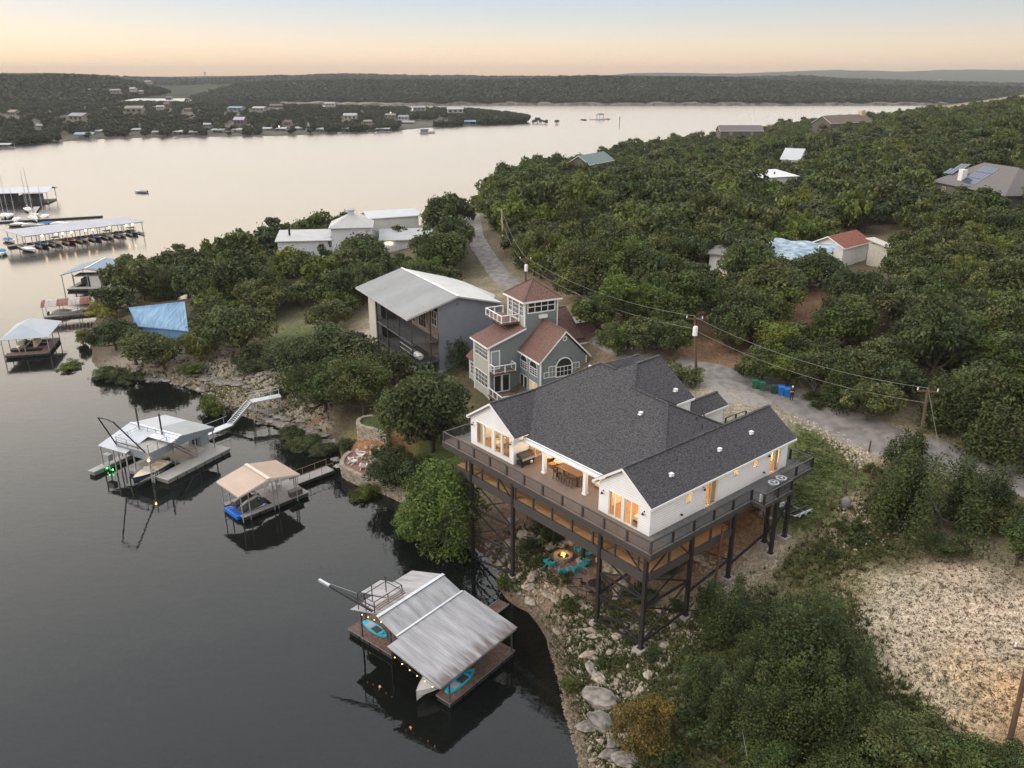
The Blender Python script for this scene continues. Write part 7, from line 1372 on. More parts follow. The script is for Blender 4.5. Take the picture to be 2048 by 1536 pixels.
# ---------------------------------------------------------------- poles and wires
M_POLE = mat('pole_wood', (.115, .07, .05), .9, .2, 3, stretch=(1, 1, .2)); M_POLE2 = mat('pale_pole_wood', (.42, .29, .2), .9, .15, 3, stretch=(1, 1, .2)); M_WIRE = mat('wire', (.20, .185, .165), .6, .1, 1)
def pole(label, base, top, m=M_POLE, tr=True, arms=1, lampd=None):
    t = thing('utility_pole', label, 'utility pole', base); d = Vector(top) - Vector(base)
    part(t, 'pole_shaft', m, lambda b: b.tube([(0, 0, -.4), tuple(d)], [.19, .13], 8))
    if arms: part(t, 'crossarm', m, lambda b: b.beam(d + Vector((-.9, .2, -.35)), d + Vector((.9, -.2, -.35)), .1, .13)); part(t, 'insulator', M_TRIM, lambda b: [b.cyl(d.x + k * .85, d.y - k * .2, d.z - .28, d.z - .02, .06, 6) for k in (-1, 0, 1)])
    if tr: part(t, 'transformer', M_TRIM, lambda b: (b.cyl(d.x + .1, d.y - .42, d.z - 2.2, d.z - 1.2, .28, 10), b.cyl(d.x + .1, d.y - .42, d.z - 1.2, d.z - 1.1, .2, 8)))
    return Vector(top)
def pole_px(label, ub, vb, vt, ut=None, **k):
    b = G(ub, vb); lo, hi = b[2], b[2] + 40
    for _ in range(40):
        m_ = (lo + hi) / 2
        if Q(b[0], b[1], m_)[1] > vt: lo = m_
        else: hi = m_
    top = (b[0] + ((ut - Q(b[0], b[1], lo)[0]) * (b[1] / FOC) if ut else 0), b[1], lo); return pole(label, b, top, **k)
p1 = pole_px('utility pole with a grey transformer at the corner of the driveway', 1393, 752, 632, 1389); p2 = pole_px('leaning dark utility pole rising from the roadside evergreens', 1838, 900, 776, 1856, tr=False); p3 = pole_px('bare pale utility pole beside the lane', 1008, 505, 418, 1003, m=M_POLE2, arms=0, tr=False); p4 = pole_px('utility pole with a white transformer behind the tower roof', 1052, 600, 514, 1051); p5 = pole_px('utility pole far down the lane above the trees', 990, 440, 388, 985, tr=False); p6 = pole_px('ivy covered utility pole at the right edge of the bare ground', 2020, 1480, 1290, 2062, tr=False)
def wire(label, p, q, sag, r=.022, grp='overhead wires'):
    p, q = Vector(p), Vector(q); pts_ = [p.lerp(q, k / 14) - Vector((0, 0, sag * 4 * (k / 14) * (1 - k / 14))) for k in range(15)]; mb = MB(); mb.tube(pts_, r, 4, cap=False); tag(mb.obj('wire', M_WIRE), label, 'wire', grp)
dn = Vector((0, 0, -.1))
wire('upper wire from the driveway pole to the leaning roadside pole', p1 + dn, p2, 1.2); wire('lower wire from the driveway pole to the leaning roadside pole', p1 - Vector((0, 0, 1.6)), p2 - Vector((0, 0, 1.5)), 1.2)
wire('upper wire from the tower transformer pole to the driveway pole', p4, p1, 1.4); wire('lower wire from the tower transformer pole to the driveway pole', p4 - Vector((0, 0, 1.4)), p1 - Vector((0, 0, 1.5)), 1.4)
wire('wire from the pale lane pole to the tower transformer pole', p3, p4, 1.0); wire('lower wire from the pale lane pole to the tower transformer pole', p3 - Vector((0, 0, 2)), p4 - Vector((0, 0, 1)), 1.3); wire('wire from the far lane pole to the pale lane pole', p5, p3, 1.0)
wire('guy wire from the leaning roadside pole down to the bare ground', p2, G(1910, 1040), .3, .018); wire('wire crossing the bottom right thicket to the frame edge', G(1465, 1412)[0:2] + (5.5,), (14.5, 36, 5.0), .3, .018)
qa = G(1670, 330); qb = G(2300, 330)
for k, (v0_, v1_) in enumerate(((258, 290), (276, 300), (300, 322))): wire(('topmost', 'middle', 'lowest')[k] + ' of the three power lines over the hilltop wood', PD(1640 + k * 30, v0_, 300), PD(2200, v1_ , 300), 3, .05)
for k, (v0_, v1_) in enumerate(((385, 412), (393, 420))): wire(('upper', 'lower')[k] + ' of two service wires below the solar panelled roof', PD(1755, v0_, 190), PD(1900, v1_, 190), 1, .03)
# ---------------------------------------------------------------- along the road: bins, person, posts, trailer
def bin_(label, u, v, m, rz=0, grp='wheeled bins by the road', tip=False):
    x, y, z = G(u, v); t = thing('wheeled_bin', label, 'bin', (x, y, z + .03), rz, grp)
    part(t, 'bin_body', m, lambda b: b.add([(-.24, -.26, .06), (.24, -.26, .06), (.24, .26, .06), (-.24, .26, .06), (-.31, -.34, .98), (.31, -.34, .98), (.31, .36, .98), (-.31, .36, .98)], [(3, 2, 1, 0), (4, 5, 6, 7), (0, 1, 5, 4), (1, 2, 6, 5), (2, 3, 7, 6), (3, 0, 4, 7)]))
    part(t, 'lid', m, lambda b: b.prism([(-.34, -.38, .99), (-.34, .42, .99), (-.34, .40, 1.09), (-.34, -.2, 1.12)], None, (.68, 0, 0))); part(t, 'wheel', M_BLACK, lambda b: b.tube([(-.3, .3, .11), (.3, .3, .11)], .12, 10)); part(t, 'handle', m, lambda b: b.beam((-.28, .44, 1.0), (.28, .44, 1.0), .04)); return t
gn = mat('green_plastic', (.015, .12, .06), .5, .08, 2); gn2 = mat('dark_green_plastic', (.012, .06, .04), .5, .08, 2); bp_ = mat('blue_plastic', (.02, .16, .50), .45, .08, 2)
bin_('green bin standing leftmost in the roadside row', 1509, 777, gn, R(-20)); bin_('green bin with a white sticker, second from the left', 1523, 781, gn, R(-15)); bin_('dark green bin between the green pair and the blue pair', 1546, 787, gn2, R(-10)); bin_('blue bin touching the dark green bin side', 1561, 790, bp_, R(-12)); bin_('blue bin next to the person', 1573, 794, bp_, R(-12))
def person(x, y, z, rz):
    t = thing('person', 'person in dark clothes and a light cap standing by the blue bins with folded arms', 'person', (x, y, z), rz)
    sk = [((0, 0, .92), .15, -1), ((0, -.01, 1.15), .145, 0), ((0, 0, 1.38), .16, 1), ((0, .01, 1.50), .065, 2), ((0, .03, 1.58), .075, 3), ((0, .03, 1.68), .10, 4), ((0, .02, 1.76), .075, 5), ((.19, 0, 1.42), .075, 2), ((.27, .04, 1.18), .058, 7), ((.08, .22, 1.16), .045, 8), ((-.04, .24, 1.2), .04, 9), ((-.19, 0, 1.42), .075, 2), ((-.27, .04, 1.18), .058, 11), ((-.08, .24, 1.22), .045, 12), ((.04, .26, 1.24), .04, 13), ((.10, 0, .86), .10, 0), ((.11, .02, .48), .07, 15), ((.12, -.01, .09), .048, 16), ((.13, .15, .04), .045, 17), ((-.10, 0, .86), .10, 0), ((-.12, .03, .48), .07, 19), ((-.13, -.01, .09), .048, 20), ((-.14, .15, .04), .045, 21)]
    me = bpy.data.meshes.new('body'); me.from_pydata([q[0] for q in sk], [(i, q[2]) for i, q in enumerate(sk) if q[2] >= 0], []); o = link('body', me, t)
    md = o.modifiers.new('skin', 'SKIN'); md.use_smooth_shade = True
    for i, q in enumerate(sk): s = me.skin_vertices[0].data[i]; s.radius = (q[1], q[1]); s.use_root = i == 0
    o.modifiers.new('sub', 'SUBSURF').levels = 1; o.modifiers['sub'].render_levels = 2
    m = bpy.data.materials.new('dark_clothes_and_skin'); m.use_nodes = True; nt = m.node_tree; tc = N(nt, 'ShaderNodeTexCoord'); sx = N(nt, 'ShaderNodeSeparateXYZ'); nt.links.new(tc.outputs['Object'], sx.inputs[0]); mr = N(nt, 'ShaderNodeMapRange'); nt.links.new(sx.outputs[2], mr.inputs[0]); mr.inputs[2].default_value = 1.8
    rr = N(nt, 'ShaderNodeValToRGB'); rr.color_ramp.interpolation = 'CONSTANT'; e = rr.color_ramp.elements; e[0].color = (.5, .5, .5, 1); e[1].position = .05; e[1].color = (.02, .028, .05, 1)
    for p_, c_ in ((.53, (.012, .012, .014, 1)), (.85, (.42, .25, .17, 1))): q = e.new(p_); q.color = c_
    nt.links.new(mr.outputs[0], rr.inputs[0]); nt.links.new(rr.outputs[0], nt.nodes['Principled BSDF'].inputs['Base Color']); me.materials.append(m)
    sm = mat('skin', (.42, .25, .17), .6, .05, 3); part(t, 'cap', M_TRIM, lambda b: (b.ball((0, .02, 1.76), (.105, .115, .075), 10, 6), b.bx(-.08, .08, .1, .22, 1.735, 1.75))); part(t, 'forearms', sm, lambda b: (b.tube([(.22, .1, 1.16), (.08, .22, 1.16), (-.06, .25, 1.21)], [.055, .05, .042], 8), b.tube([(-.22, .1, 1.17), (-.08, .25, 1.22), (.06, .27, 1.25)], [.055, .05, .042], 8)))
    part(t, 'hair', M_BLACK, lambda b: b.ball((0, -.03, 1.69), (.095, .09, .085), 8, 5)); part(t, 'nose', sm, lambda b: b.ball((0, .135, 1.66), .018, 6, 4))
    for s in (-1, 1):
        part(t, 'hand', sm, lambda b, s=s: (b.ball((s * -.1, .26, 1.225 - .02 * s), (.05, .03, .04), 8, 5), [b.tube([(s * -.13, .27, 1.25 - .018 * k - .02 * s), (s * -.17, .265, 1.245 - .018 * k - .02 * s), (s * -.19, .24, 1.24 - .018 * k - .02 * s)], .009, 5) for k in range(4)], b.tube([(s * -.09, .27, 1.26), (s * -.12, .28, 1.285)], .011, 5)))
x, y, z = G(1582, 803); person(x, y, z + .04, R(160))
pst = None
for k, (u, v) in enumerate(((1737, 905), (1711, 955), (1690, 985), (1660, 1022), (1637, 1060), (1611, 1090), (1740, 965))):
    labs_ = ('weathered fence post at the road end of the row, by the pale verge', 'dark fence post beside the top of the lawn', 'fence post in line with the trailer hitch', 'fence post right of the boat trailer tail', 'fence post below the boat trailer', 'fence post nearest the deck corner, last of the row', 'short stump post among the weeds near the evergreens')
    x, y, z = G(u, v)
    if pst is None: pst = thing('fence_post', labs_[k], 'fence post', (x, y, z), 0, 'old fence posts along the lawn'); part(pst, 'post_shaft', M_POLE, lambda b: b.tube([(0, 0, -.3), (.03, 0, .7), (.05, .02, 1.25)], [.09, .085, .07], 7)); part(pst, 'post_top', M_POLE, lambda b: b.tube([(.05, .02, 1.25), (.055, .02, 1.29)], [.06, .03], 7))
    else: copy_tree(pst, (x, y, z), RNG.uniform(0, 6), label=labs_[k])
# boat trailer
tb = G(1570, 1035); th = G(1640, 985); dv = Vector(th) - Vector(tb); t = thing('boat_trailer', 'empty galvanised boat trailer with black bunks parked on the lawn edge', 'trailer', (tb[0], tb[1], tb[2]), math.atan2(dv.y, dv.x)); TL = max(6.2, math.hypot(dv.x, dv.y))
part(t, 'trailer_frame', M_ALU, lambda b: [b.tube([(0, s, .55), (TL * .55, s, .55), (TL * .78, s * .75, .56), (TL * .92, 0, .58)], .08, 6) for s in (-.95, .95)] + [b.beam((TL * k, -.95, .52), (TL * k, .95, .52), .07) for k in (0.02, .25, .5, .68)]); part(t, 'drawbar', M_ALU, lambda b: b.beam((TL * .85, 0, .55), (TL * 1.06, 0, .5), .1)); part(t, 'winch_post', M_ALU, lambda b: (b.beam((TL * .95, 0, .5), (TL * .9, 0, 1.35), .09), b.box((TL * .9, 0, 1.3), (.25, .2, .2))))
for s in (-.45, .45): part(t, 'bunk', M_BLACK, lambda b, s=s: b.beam((-.1, s, .68), (TL * .6, s, .72), .2, .1))
for s in (-1.12, 1.12):
    for k in (.14, .28): part(t, 'wheel', M_BLACK, lambda b, s=s, k=k: (b.tube([(TL * k, s - .1, .33), (TL * k, s + .1, .33)], .33, 14))); part(t, 'fender', M_ALU, lambda b, s=s, k=k: b.tube([(TL * k - .42, s, .45), (TL * k - .25, s, .68), (TL * k + .25, s, .68), (TL * k + .42, s, .45)], .12, 6))
part(t, 'tail_light', mat('red_lens', (.3, .01, .01), .4, .1, 1), lambda b: [b.box((-.03, s, .55), (.05, .2, .1)) for s in (-.8, .8)])
x, y, z = G(1690, 1020); t = thing('satellite_dish', 'grey satellite dish tilted among the weeds below the lawn', 'satellite dish', (x, y, z), R(60)); part(t, 'dish', mat('dish_grey', (.22, .22, .23), .5, .1, 2), lambda b: b.ball((0, 0, .8), (.16, .42, .5), 12, 8)); part(t, 'mast', M_STEEL, lambda b: b.cyl(.1, 0, -.2, .7, .04, 6))
# air conditioners on the deck bump
for k, (a, b) in enumerate(((13.75, -1.85 - .35), (15.0, -1.85 - .3))):
    t = thing('air_conditioner', 'round topped grey air conditioner on the deck, ' + ('nearer the meter box' if k == 0 else 'farther from the meter box'), 'air conditioner', W.w(a, b, 0), W.rz, 'air conditioners on the deck'); part(t, 'cabinet', M_STEEL, lambda q: q.tube([(0, 0, .06), (0, 0, 1.0)], .46, 8)); part(t, 'louvres', M_BLACK, lambda q: [q.tube([(0, 0, .14 + j * .1), (0, 0, .19 + j * .1)], .475, 8) for j in range(8)]); part(t, 'top_ring', M_STEEL, lambda q: q.tube([(0, 0, 1.0), (0, 0, 1.07)], .48, 16)); part(t, 'fan_grille', M_BLACK, lambda q: q.tube([(0, 0, 1.07), (0, 0, 1.08)], .34, 14)); part(t, 'fan_hub', M_ALU, lambda q: q.cyl(0, 0, 1.08, 1.11, .09, 8)); part(t, 'fan_blade', M_STEEL, lambda q: [q.beam((0, 0, 1.085), (.3 * math.cos(g_), .3 * math.sin(g_), 1.085), .1, .01) for g_ in (0, 2.1, 4.2)])
# ---------------------------------------------------------------- on the porch
def at(a, b, z=0): return W.w(a, b, z)
t = thing('outdoor_grill', 'black outdoor grill cart with a steel front against the porch wall', 'grill', at(1.0, 15.95), W.rz); part(t, 'grill_hood', M_BLACK, lambda b: b.prism([(-.8, -.35, .85), (-.8, .4, .85), (-.8, .4, 1.2), (-.8, -.1, 1.2)], None, (1.6, 0, 0))); part(t, 'cart', M_BLACK, lambda b: (b.bx(-.8, .8, -.3, .4, .12, .5), [b.bx(x_, x_ + .07, -.33, -.26, 0, .85) for x_ in (-.8, .73)])); part(t, 'front_panel', M_ALU, lambda b: b.bx(-.7, .7, -.38, -.34, .62, .84)); part(t, 'gas_bottle', M_TRIM, lambda b: b.ball((.4, -.36, .32), .15, 8, 6)); part(t, 'wheel', M_BLACK, lambda b: b.tube([(-.7, -.4, .12), (-.7, -.3, .12)], .12, 10))
dk = mat('dark_brown_wood', (.055, .028, .015), .6, .2, 3, stretch=(4, .5, 1)); tt = mat('table_wood', (.11, .055, .028), .55, .2, 3, stretch=(4, .5, 1))
t = thing('bar_table', 'long dark wooden bar table under the porch roof', 'table', at(1.95, 10.9), W.rz); part(t, 'table_top', tt, lambda b: b.bx(-.5, .5, -1.4, 1.4, .98, 1.05))
for x_ in (-.42, .42):
    for y_ in (-1.3, 1.3): part(t, 'leg', dk, lambda b, x_=x_, y_=y_: b.bx(x_ - .06, x_ + .06, y_ - .06, y_ + .06, 0, .98))
st0 = None; n_ = 0
for a, rz_ in ((1.15, 0), (2.75, 180)):
    for j in range(4):
        b = 9.9 + j * .68; lab = 'black bar stool on the ' + ('water side' if a < 2 else 'house side') + ' of the long table, ' + ('nearest the right gable', 'second from the right gable', 'second from the grill', 'nearest the grill')[j]
        if st0 is None: st0 = thing('bar_stool', lab, 'stool', at(a, b), W.rz + R(rz_), 'bar stools at the long table'); part(st0, 'seat', dk, lambda q: q.bx(-.2, .2, -.2, .2, .68, .74)); part(st0, 'backrest', dk, lambda q: q.bx(-.22, -.18, -.2, .2, .8, 1.05)); part(st0, 'leg', dk, lambda q: [q.beam((x_ * .16, y_ * .16, .68), (x_ * .21, y_ * .21, 0), .04) for x_ in (-1, 1) for y_ in (-1, 1)])
        else: copy_tree(st0, at(a, b), W.rz + R(rz_), label=lab)
for k, (b, lab) in enumerate(((15.2, 'round cream cushioned lounge chair nearest the sliding door'), (13.8, 'round cream cushioned lounge chair beside the orange ottoman'))): t = thing('lounge_chair', lab, 'chair', at(3.3, b), W.rz, 'round lounge chairs on the porch'); part(t, 'cushion', M_CREAM, lambda q: q.ball((0, 0, .42), (.55, .55, .16), 14, 6)); part(t, 'back_cushion', M_CREAM, lambda q: q.ball((.38, .1, .68), (.2, .5, .32), 12, 6)); part(t, 'wicker_base', mat('wicker', (.17, .10, .055), .8, .2, 8), lambda q: q.cyl(0, 0, 0, .36, .42, 14, .55))
t = thing('ottoman', 'low round orange ottoman on the porch', 'ottoman', at(2.55, 13.9), 0); part(t, 'cushion', mat('orange_fabric', (.55, .22, .06), .9, .1, 3), lambda q: q.ball((0, 0, .36), (.36, .36, .1), 12, 5)); part(t, 'base', MATS['wicker'], lambda q: q.cyl(0, 0, 0, .34, .36, 14))
t = thing('sofa', 'cream outdoor sofa half hidden behind the right gable', 'sofa', at(3.0, 7.6), W.rz); part(t, 'seat', M_CREAM, lambda q: q.bx(-.4, .4, -.9, .9, .25, .48)); part(t, 'backrest', M_CREAM, lambda q: q.bx(.3, .5, -.9, .9, .3, .85)); part(t, 'sofa_base', MATS['wicker'], lambda q: q.bx(-.42, .5, -.95, .95, .03, .25)); part(t, 'cushion', MATS['orange_fabric'], lambda q: q.ball((.2, .4, .6), (.12, .22, .22), 8, 5))
t = thing('bed', 'bed with pale cover behind the right gable windows', 'bed', at(1.6, 1.5), W.rz); part(t, 'mattress', M_CREAM, lambda q: q.bx(-.9, 1.0, -.8, .8, .3, .62)); part(t, 'headboard', dk, lambda q: q.bx(1.0, 1.08, -.85, .85, .1, 1.2)); part(t, 'bed_frame', dk, lambda q: q.bx(-.92, 1.0, -.82, .82, .12, .3))
t = thing('desk', 'dark desk behind the left gable windows', 'desk', at(1.5, 18.8), W.rz); part(t, 'desk_top', dk, lambda q: q.bx(-.4, .4, -.8, .8, .72, .77)); part(t, 'leg', dk, lambda q: [q.bx(x_ - .03, x_ + .03, y_ - .03, y_ + .03, 0, .72) for x_ in (-.35, .35) for y_ in (-.75, .75)]); t = thing('armchair', 'cream armchair behind the left gable windows', 'chair', at(1.6, 20.6), W.rz); part(t, 'seat', M_CREAM, lambda q: q.bx(-.4, .4, -.4, .4, .2, .48)); part(t, 'backrest', M_CREAM, lambda q: q.bx(.3, .45, -.4, .4, .4, .95)); part(t, 'armrest', M_CREAM, lambda q: (q.bx(-.4, .4, -.5, -.4, .2, .65), q.bx(-.4, .4, .4, .5, .2, .65)))
# ---------------------------------------------------------------- stones, walls and the two fire pits
def rock_mesh(name, seed, n=8, m=5, flat=.6, mt=None):
    random.seed(seed); mb = MB(); mb.ball((0, 0, 0), (1, .8, flat), n, m, jit=.22); random.seed(seed + 77); return mb.mesh(name, mt or M_STONE)
RK = [rock_mesh('rock', s, 7, 4, .62) for s in (1, 2, 3, 4)]; RKG = [rock_mesh('boulder', s, 9, 6, .5, M_STONE_G) for s in (11, 12, 13)]
def block_mesh(name, seed, mt, d=(1, 1, 1), j=.06):
    g = random.Random(seed); mb = MB(); mb.bx(-.5, .5, -.5, .5, -.5, .5); mb.v = [(x * d[0] + g.uniform(-j, j), y * d[1] + g.uniform(-j, j), z * d[2] + g.uniform(-j, j) * .6) for x, y, z in mb.v]; return mb.mesh(name, mt)
BL = [block_mesh('stone', s, M_STONE) for s in (1, 2, 3)]
def curve(pts_, n):
    P_ = np.array([q[:2] for q in pts_]); d = np.r_[0, np.cumsum(np.hypot(*np.diff(P_, axis=0).T))]; t = np.linspace(0, d[-1], n + 1); tt = (t[:-1] + t[1:]) / 2; dd = d[-1] / n
    c = np.c_[np.interp(tt, d, P_[:, 0]), np.interp(tt, d, P_[:, 1])]; e = np.c_[np.interp(t, d, P_[:, 0]), np.interp(t, d, P_[:, 1])]; ang = np.arctan2(np.diff(e[:, 1]), np.diff(e[:, 0])); return c, ang, dd
def stone_wall(label, pts_, z0, z1, sl=.5, sh=.26, dep=.4, cap=True, batter=.0, cat='wall'):
    o = pts_[0]; t = thing('stone_wall', label, cat, (o[0], o[1], z0)); nc = max(1, round((z1 - z0) / sh)); L_ = sum(math.dist(a[:2], b[:2]) for a, b in zip(pts_[:-1], pts_[1:])); n = max(3, round(L_ / sl)); c, ang, dd = curve(pts_, n); g = random.Random(len(label))
    for k in range(nc):
        cc, aa, _ = curve(pts_, n) if k % 2 == 0 else curve(pts_, n + 1)
        for (x, y), a in zip(cc, aa):
            off = g.uniform(-.05, .05) + batter * (nc - k); b = link('stone', BL[g.randrange(3)], t, (x - o[0] + math.sin(a) * off, y - o[1] - math.cos(a) * off, (k + .5) * sh), a + g.uniform(-.06, .06)); b.scale = (dd * .94, dep, sh * g.uniform(.78, .92))
    if cap:
        for (x, y), a in zip(c, ang): b = link('coping_stone', BL[g.randrange(3)], t, (x - o[0], y - o[1], nc * sh + .06), a + g.uniform(-.05, .05)); b.scale = (dd * .95, dep * 1.25, .14)
    return t
def zz6(x, y): return (640 + x / 6.4, 820 + y / 6.4)
rim = [P(*zz6(*q), 3.9) for q in ((860, 330), (760, 265), (650, 235), (560, 215), (500, 190), (484, 160), (500, 120), (560, 92), (660, 78), (800, 72))]
stone_wall('tall curved terrace wall of stacked stone above the brick patio', rim, 1.3, 3.9)
rl = MB(); rl.slab([(q[0], q[1], 3.82) for q in rim][::-1], .2); rl.obj('terrace_lawn', mat('lawn_grass', (.05, .075, .02), .95, .4, 4, bump=.5), kind='structure')
r2 = [P(*zz6(*q), 1.5) for q in ((390, 535), (330, 575), (290, 630), (275, 680), (300, 725), (420, 790), (560, 850), (700, 893), (800, 918), (950, 985), (1070, 1045), (1110, 1085))]
stone_wall('low curved retaining wall of stacked stone around the brick patio, standing in the water', r2, -.6, 1.5, .55, .26)
pb_ = [P(*zz6(*q), 1.42) for q in ((390, 535), (330, 575), (290, 630), (275, 680), (300, 725), (420, 790), (560, 850), (700, 893), (800, 918), (1000, 900), (1000, 600), (800, 440), (560, 475), (450, 440))]
rl = MB(); rl.slab(pb_, .15); o = rl.obj('brick_patio', mat('brick_pavers', (.20, .095, .065), .9, .25, 7, col2=(.30, .155, .11), bump=.4), kind='structure')
r3 = [P(*zz6(*q), 2.5) for q in ((1100, 668), (1190, 655), (1275, 655), (1250, 700), (1230, 750))]; stone_wall('short stone garden wall at the lawn below the dark oaks', r3, 1.6, 2.5, .5, .28)
def adirondack(m, name='garden_chair'):
    t = thing(name, '', 'chair', (0, 0, 0)); part(t, 'seat', m, lambda b: [b.prism([(-.32 + .0, -.3 + k * .125, .0), (0, 0, 0), (0, 0, 0)], None, (0, 0, 0)) if False else b.beam((-.30, -.24 + k * .12, .36 - .012 * k) , (.30, -.24 + k * .12, .36 - .012 * k), .105, .025) for k in range(5)])
    part(t, 'backrest', m, lambda b: [b.beam((.115 * k, .30, .30), (.15 * k, .62, 1.02 - .035 * k * k), .105, .025) for k in (-2, -1, 0, 1, 2)] + [b.beam((-.3, .52, .75), (.3, .52, .75), .05, .06)])
    for s in (-1, 1):
        part(t, 'armrest', m, lambda b, s=s: b.beam((s * .37, -.36, .56), (s * .37, .46, .55), .13, .03)); part(t, 'front_leg', m, lambda b, s=s: b.beam((s * .36, -.28, 0), (s * .36, -.28, .55), .09, .04)); part(t, 'rear_leg', m, lambda b, s=s: b.beam((s * .30, -.26, .34), (s * .30, .62, .02), .04, .12))
    return t
M_TEALC = mat('teal_plastic', (.03, .36, .40), .5, .06, 2)
fp = G(1126, 1118); FPZ = fp[2] + .04
def place_chairs(m, spots, c, grp, z, sc_=1.0):
    base = None
    for u, v, lab in spots:
        x, y, _ = P(u, v, z + .3); rz = math.atan2(c[1] - y, c[0] - x) + math.pi / 2
        if base is None: base = adirondack(m); base.location = (x, y, z); base.rotation_euler = (0, 0, rz); base['label'] = lab; base['group'] = grp; base.scale = (sc_,) * 3
        else: copy_tree(base, (x, y, z), rz, label=lab)
# level ground for the fire pit terrace
zt_ = FPZ + .06
pv_ = [P(u, v, zt_) for u, v in ((1098, 1110), (1118, 1097), (1150, 1090), (1185, 1098), (1215, 1120), (1245, 1150), (1248, 1180), (1230, 1192), (1190, 1204), (1155, 1196), (1133, 1176), (1118, 1160), (1096, 1135))]
rl = MB(); rl.slab(pv_[::-1], .5); rl.obj('gravel_terrace', mat('terrace_gravel', (.19, .125, .095), .95, .25, 5, col2=(.30, .215, .17), bump=.6), kind='structure')
t = thing('fire_pit', 'round stone fire pit burning under the deck', 'fire pit', (fp[0], fp[1], zt_)); g = random.Random(4)
for k in range(16):
    for j in range(2): a = 2 * math.pi * (k + .5 * j) / 16; b = link('stone', BL[k % 3], t, (math.cos(a) * .75, math.sin(a) * .75, .11 + .2 * j), a + math.pi / 2); b.scale = (.27, .28, .19)
part(t, 'ash_bed', M_BLACK, lambda b: b.cyl(0, 0, .02, .18, .6, 14)); part(t, 'log', M_POLE, lambda b: [b.tube([(-.35 * math.cos(q), -.35 * math.sin(q), .22), (.35 * math.cos(q), .35 * math.sin(q), .3)], .06, 6) for q in (0.3, 1.4, 2.5)])
part(t, 'flame', M_FIRE, lambda b: [b.tube([(x_, y_, .22), (x_ + .04, y_ + .02, .22 + h_ * .5), (x_ - .02, y_, .22 + h_)], [r_, r_ * .8, .01], 6) for x_, y_, h_, r_ in ((0, 0, .48, .11), (.16, .1, .32, .08), (-.15, .05, .36, .08), (.05, -.18, .3, .07), (-.08, .18, .28, .07))]); lampl('fire_light', (0, 0, .8), 25, (1, .45, .14), .25, t)
place_chairs(M_TEALC, [(1158, 1100, 'teal garden chair farthest from the water, at the top right of the fire pit'), (1173, 1108, 'teal garden chair second from the top, right of the fire pit'), (1168, 1127, 'teal garden chair due right of the fire, seen from behind its arm'), (1151, 1138, 'teal garden chair at the lower right of the fire pit'), (1126, 1143, 'teal garden chair nearest the water, below the fire pit'), (1100, 1127, 'teal garden chair alone on the left of the fire pit')], fp, 'teal chairs around the fire pit', zt_, 1.0)
lampl('patio_glow', (fp[0] + 2, fp[1] + 1.5, zt_ + 3.5), 20, (1, .6, .35), .3)
# wrought iron table, chairs and fence
tb_ = P(1189, 1172, zt_ + .4); t = thing('iron_table', 'round black wrought iron patio table behind the iron fence', 'table', (tb_[0], tb_[1], zt_)); part(t, 'table_top', M_BLACK, lambda b: (b.tube([(0, 0, .70), (0, 0, .73)], .62, 18), )); part(t, 'leg', M_BLACK, lambda b: [b.tube([(.5 * math.cos(q), .5 * math.sin(q), 0), (.15 * math.cos(q), .15 * math.sin(q), .4), (.4 * math.cos(q), .4 * math.sin(q), .7)], .025, 5) for q in (0, 1.57, 3.14, 4.71)])
ic = None
for k, lab in enumerate(('iron chair on the house side of the round table', 'iron chair on the left of the round table', 'iron chair on the fence side of the round table', 'iron chair on the right of the round table')):
    a = 1.2 + k * math.pi / 2; x, y = tb_[0] + math.cos(a) * 1.0, tb_[1] + math.sin(a) * 1.0
    if ic is None: ic = thing('iron_chair', lab, 'chair', (x, y, zt_), a - math.pi / 2, 'wrought iron chairs at the round table'); part(ic, 'seat', M_BLACK, lambda b: b.tube([(0, 0, .42), (0, 0, .45)], .24, 10)); part(ic, 'backrest', M_BLACK, lambda b: [b.tube([(s * .22, .2, .45), (s * .24, .28, .75), (s * .1, .3, .95)], .02, 5) for s in (-1, 1)] + [b.beam((k_ * .08, .21, .45), (k_ * .08, .29, .9), .02) for k_ in (-1, 0, 1)] + [b.beam((-.1, .3, .95), (.1, .3, .95), .03)]); part(ic, 'leg', M_BLACK, lambda b: [b.beam((x_ * .17, y_ * .17, .42), (x_ * .22, y_ * .22, 0), .025) for x_ in (-1, 1) for y_ in (-1, 1)])
    else: copy_tree(ic, (x, y, zt_), a - math.pi / 2, label=lab)
t = thing('iron_fence', 'black iron picket fence along the patio edge above the white stone wall', 'fence', (0, 0, 0)); railing(t, [P(u, v, zt_) for u, v in ((1164, 1174), (1134, 1176), (1154, 1195), (1172, 1201), (1193, 1204), (1214, 1199), (1231, 1188))], h=.95, sp=3, post=.06, rw=.04, rh=.04, bars=.13)
stone_wall('rough white stone wall below the iron fence', [P(u, v, zt_) for u, v in ((1128, 1177), (1140, 1190), (1155, 1201), (1175, 1207), (1195, 1209))], zt_ - 1.4, zt_ - .05, .42, .27, .5, False)
bw = []
for u0, v0, u1, v1, n_, s_ in ((1104, 1092, 1158, 1084, 7, .62), (1196, 1118, 1252, 1152, 7, .7), (1252, 1156, 1232, 1196, 6, .6), (1390, 1000, 1500, 1060, 0, .5), (1345, 1075, 1410, 1130, 9, .6), (1505, 1012, 1540, 1040, 6, .5), (1440, 1005, 1500, 1015, 6, .45), (1040, 1070, 1090, 1090, 5, .8), (1020, 1090, 1060, 1110, 4, .9)):
    for k in range(n_): q = (k + .5) / n_; bw.append((u0 + (u1 - u0) * q + random.uniform(-3, 3), v0 + (v1 - v0) * q + random.uniform(-2, 2), s_ * random.uniform(.8, 1.2)))
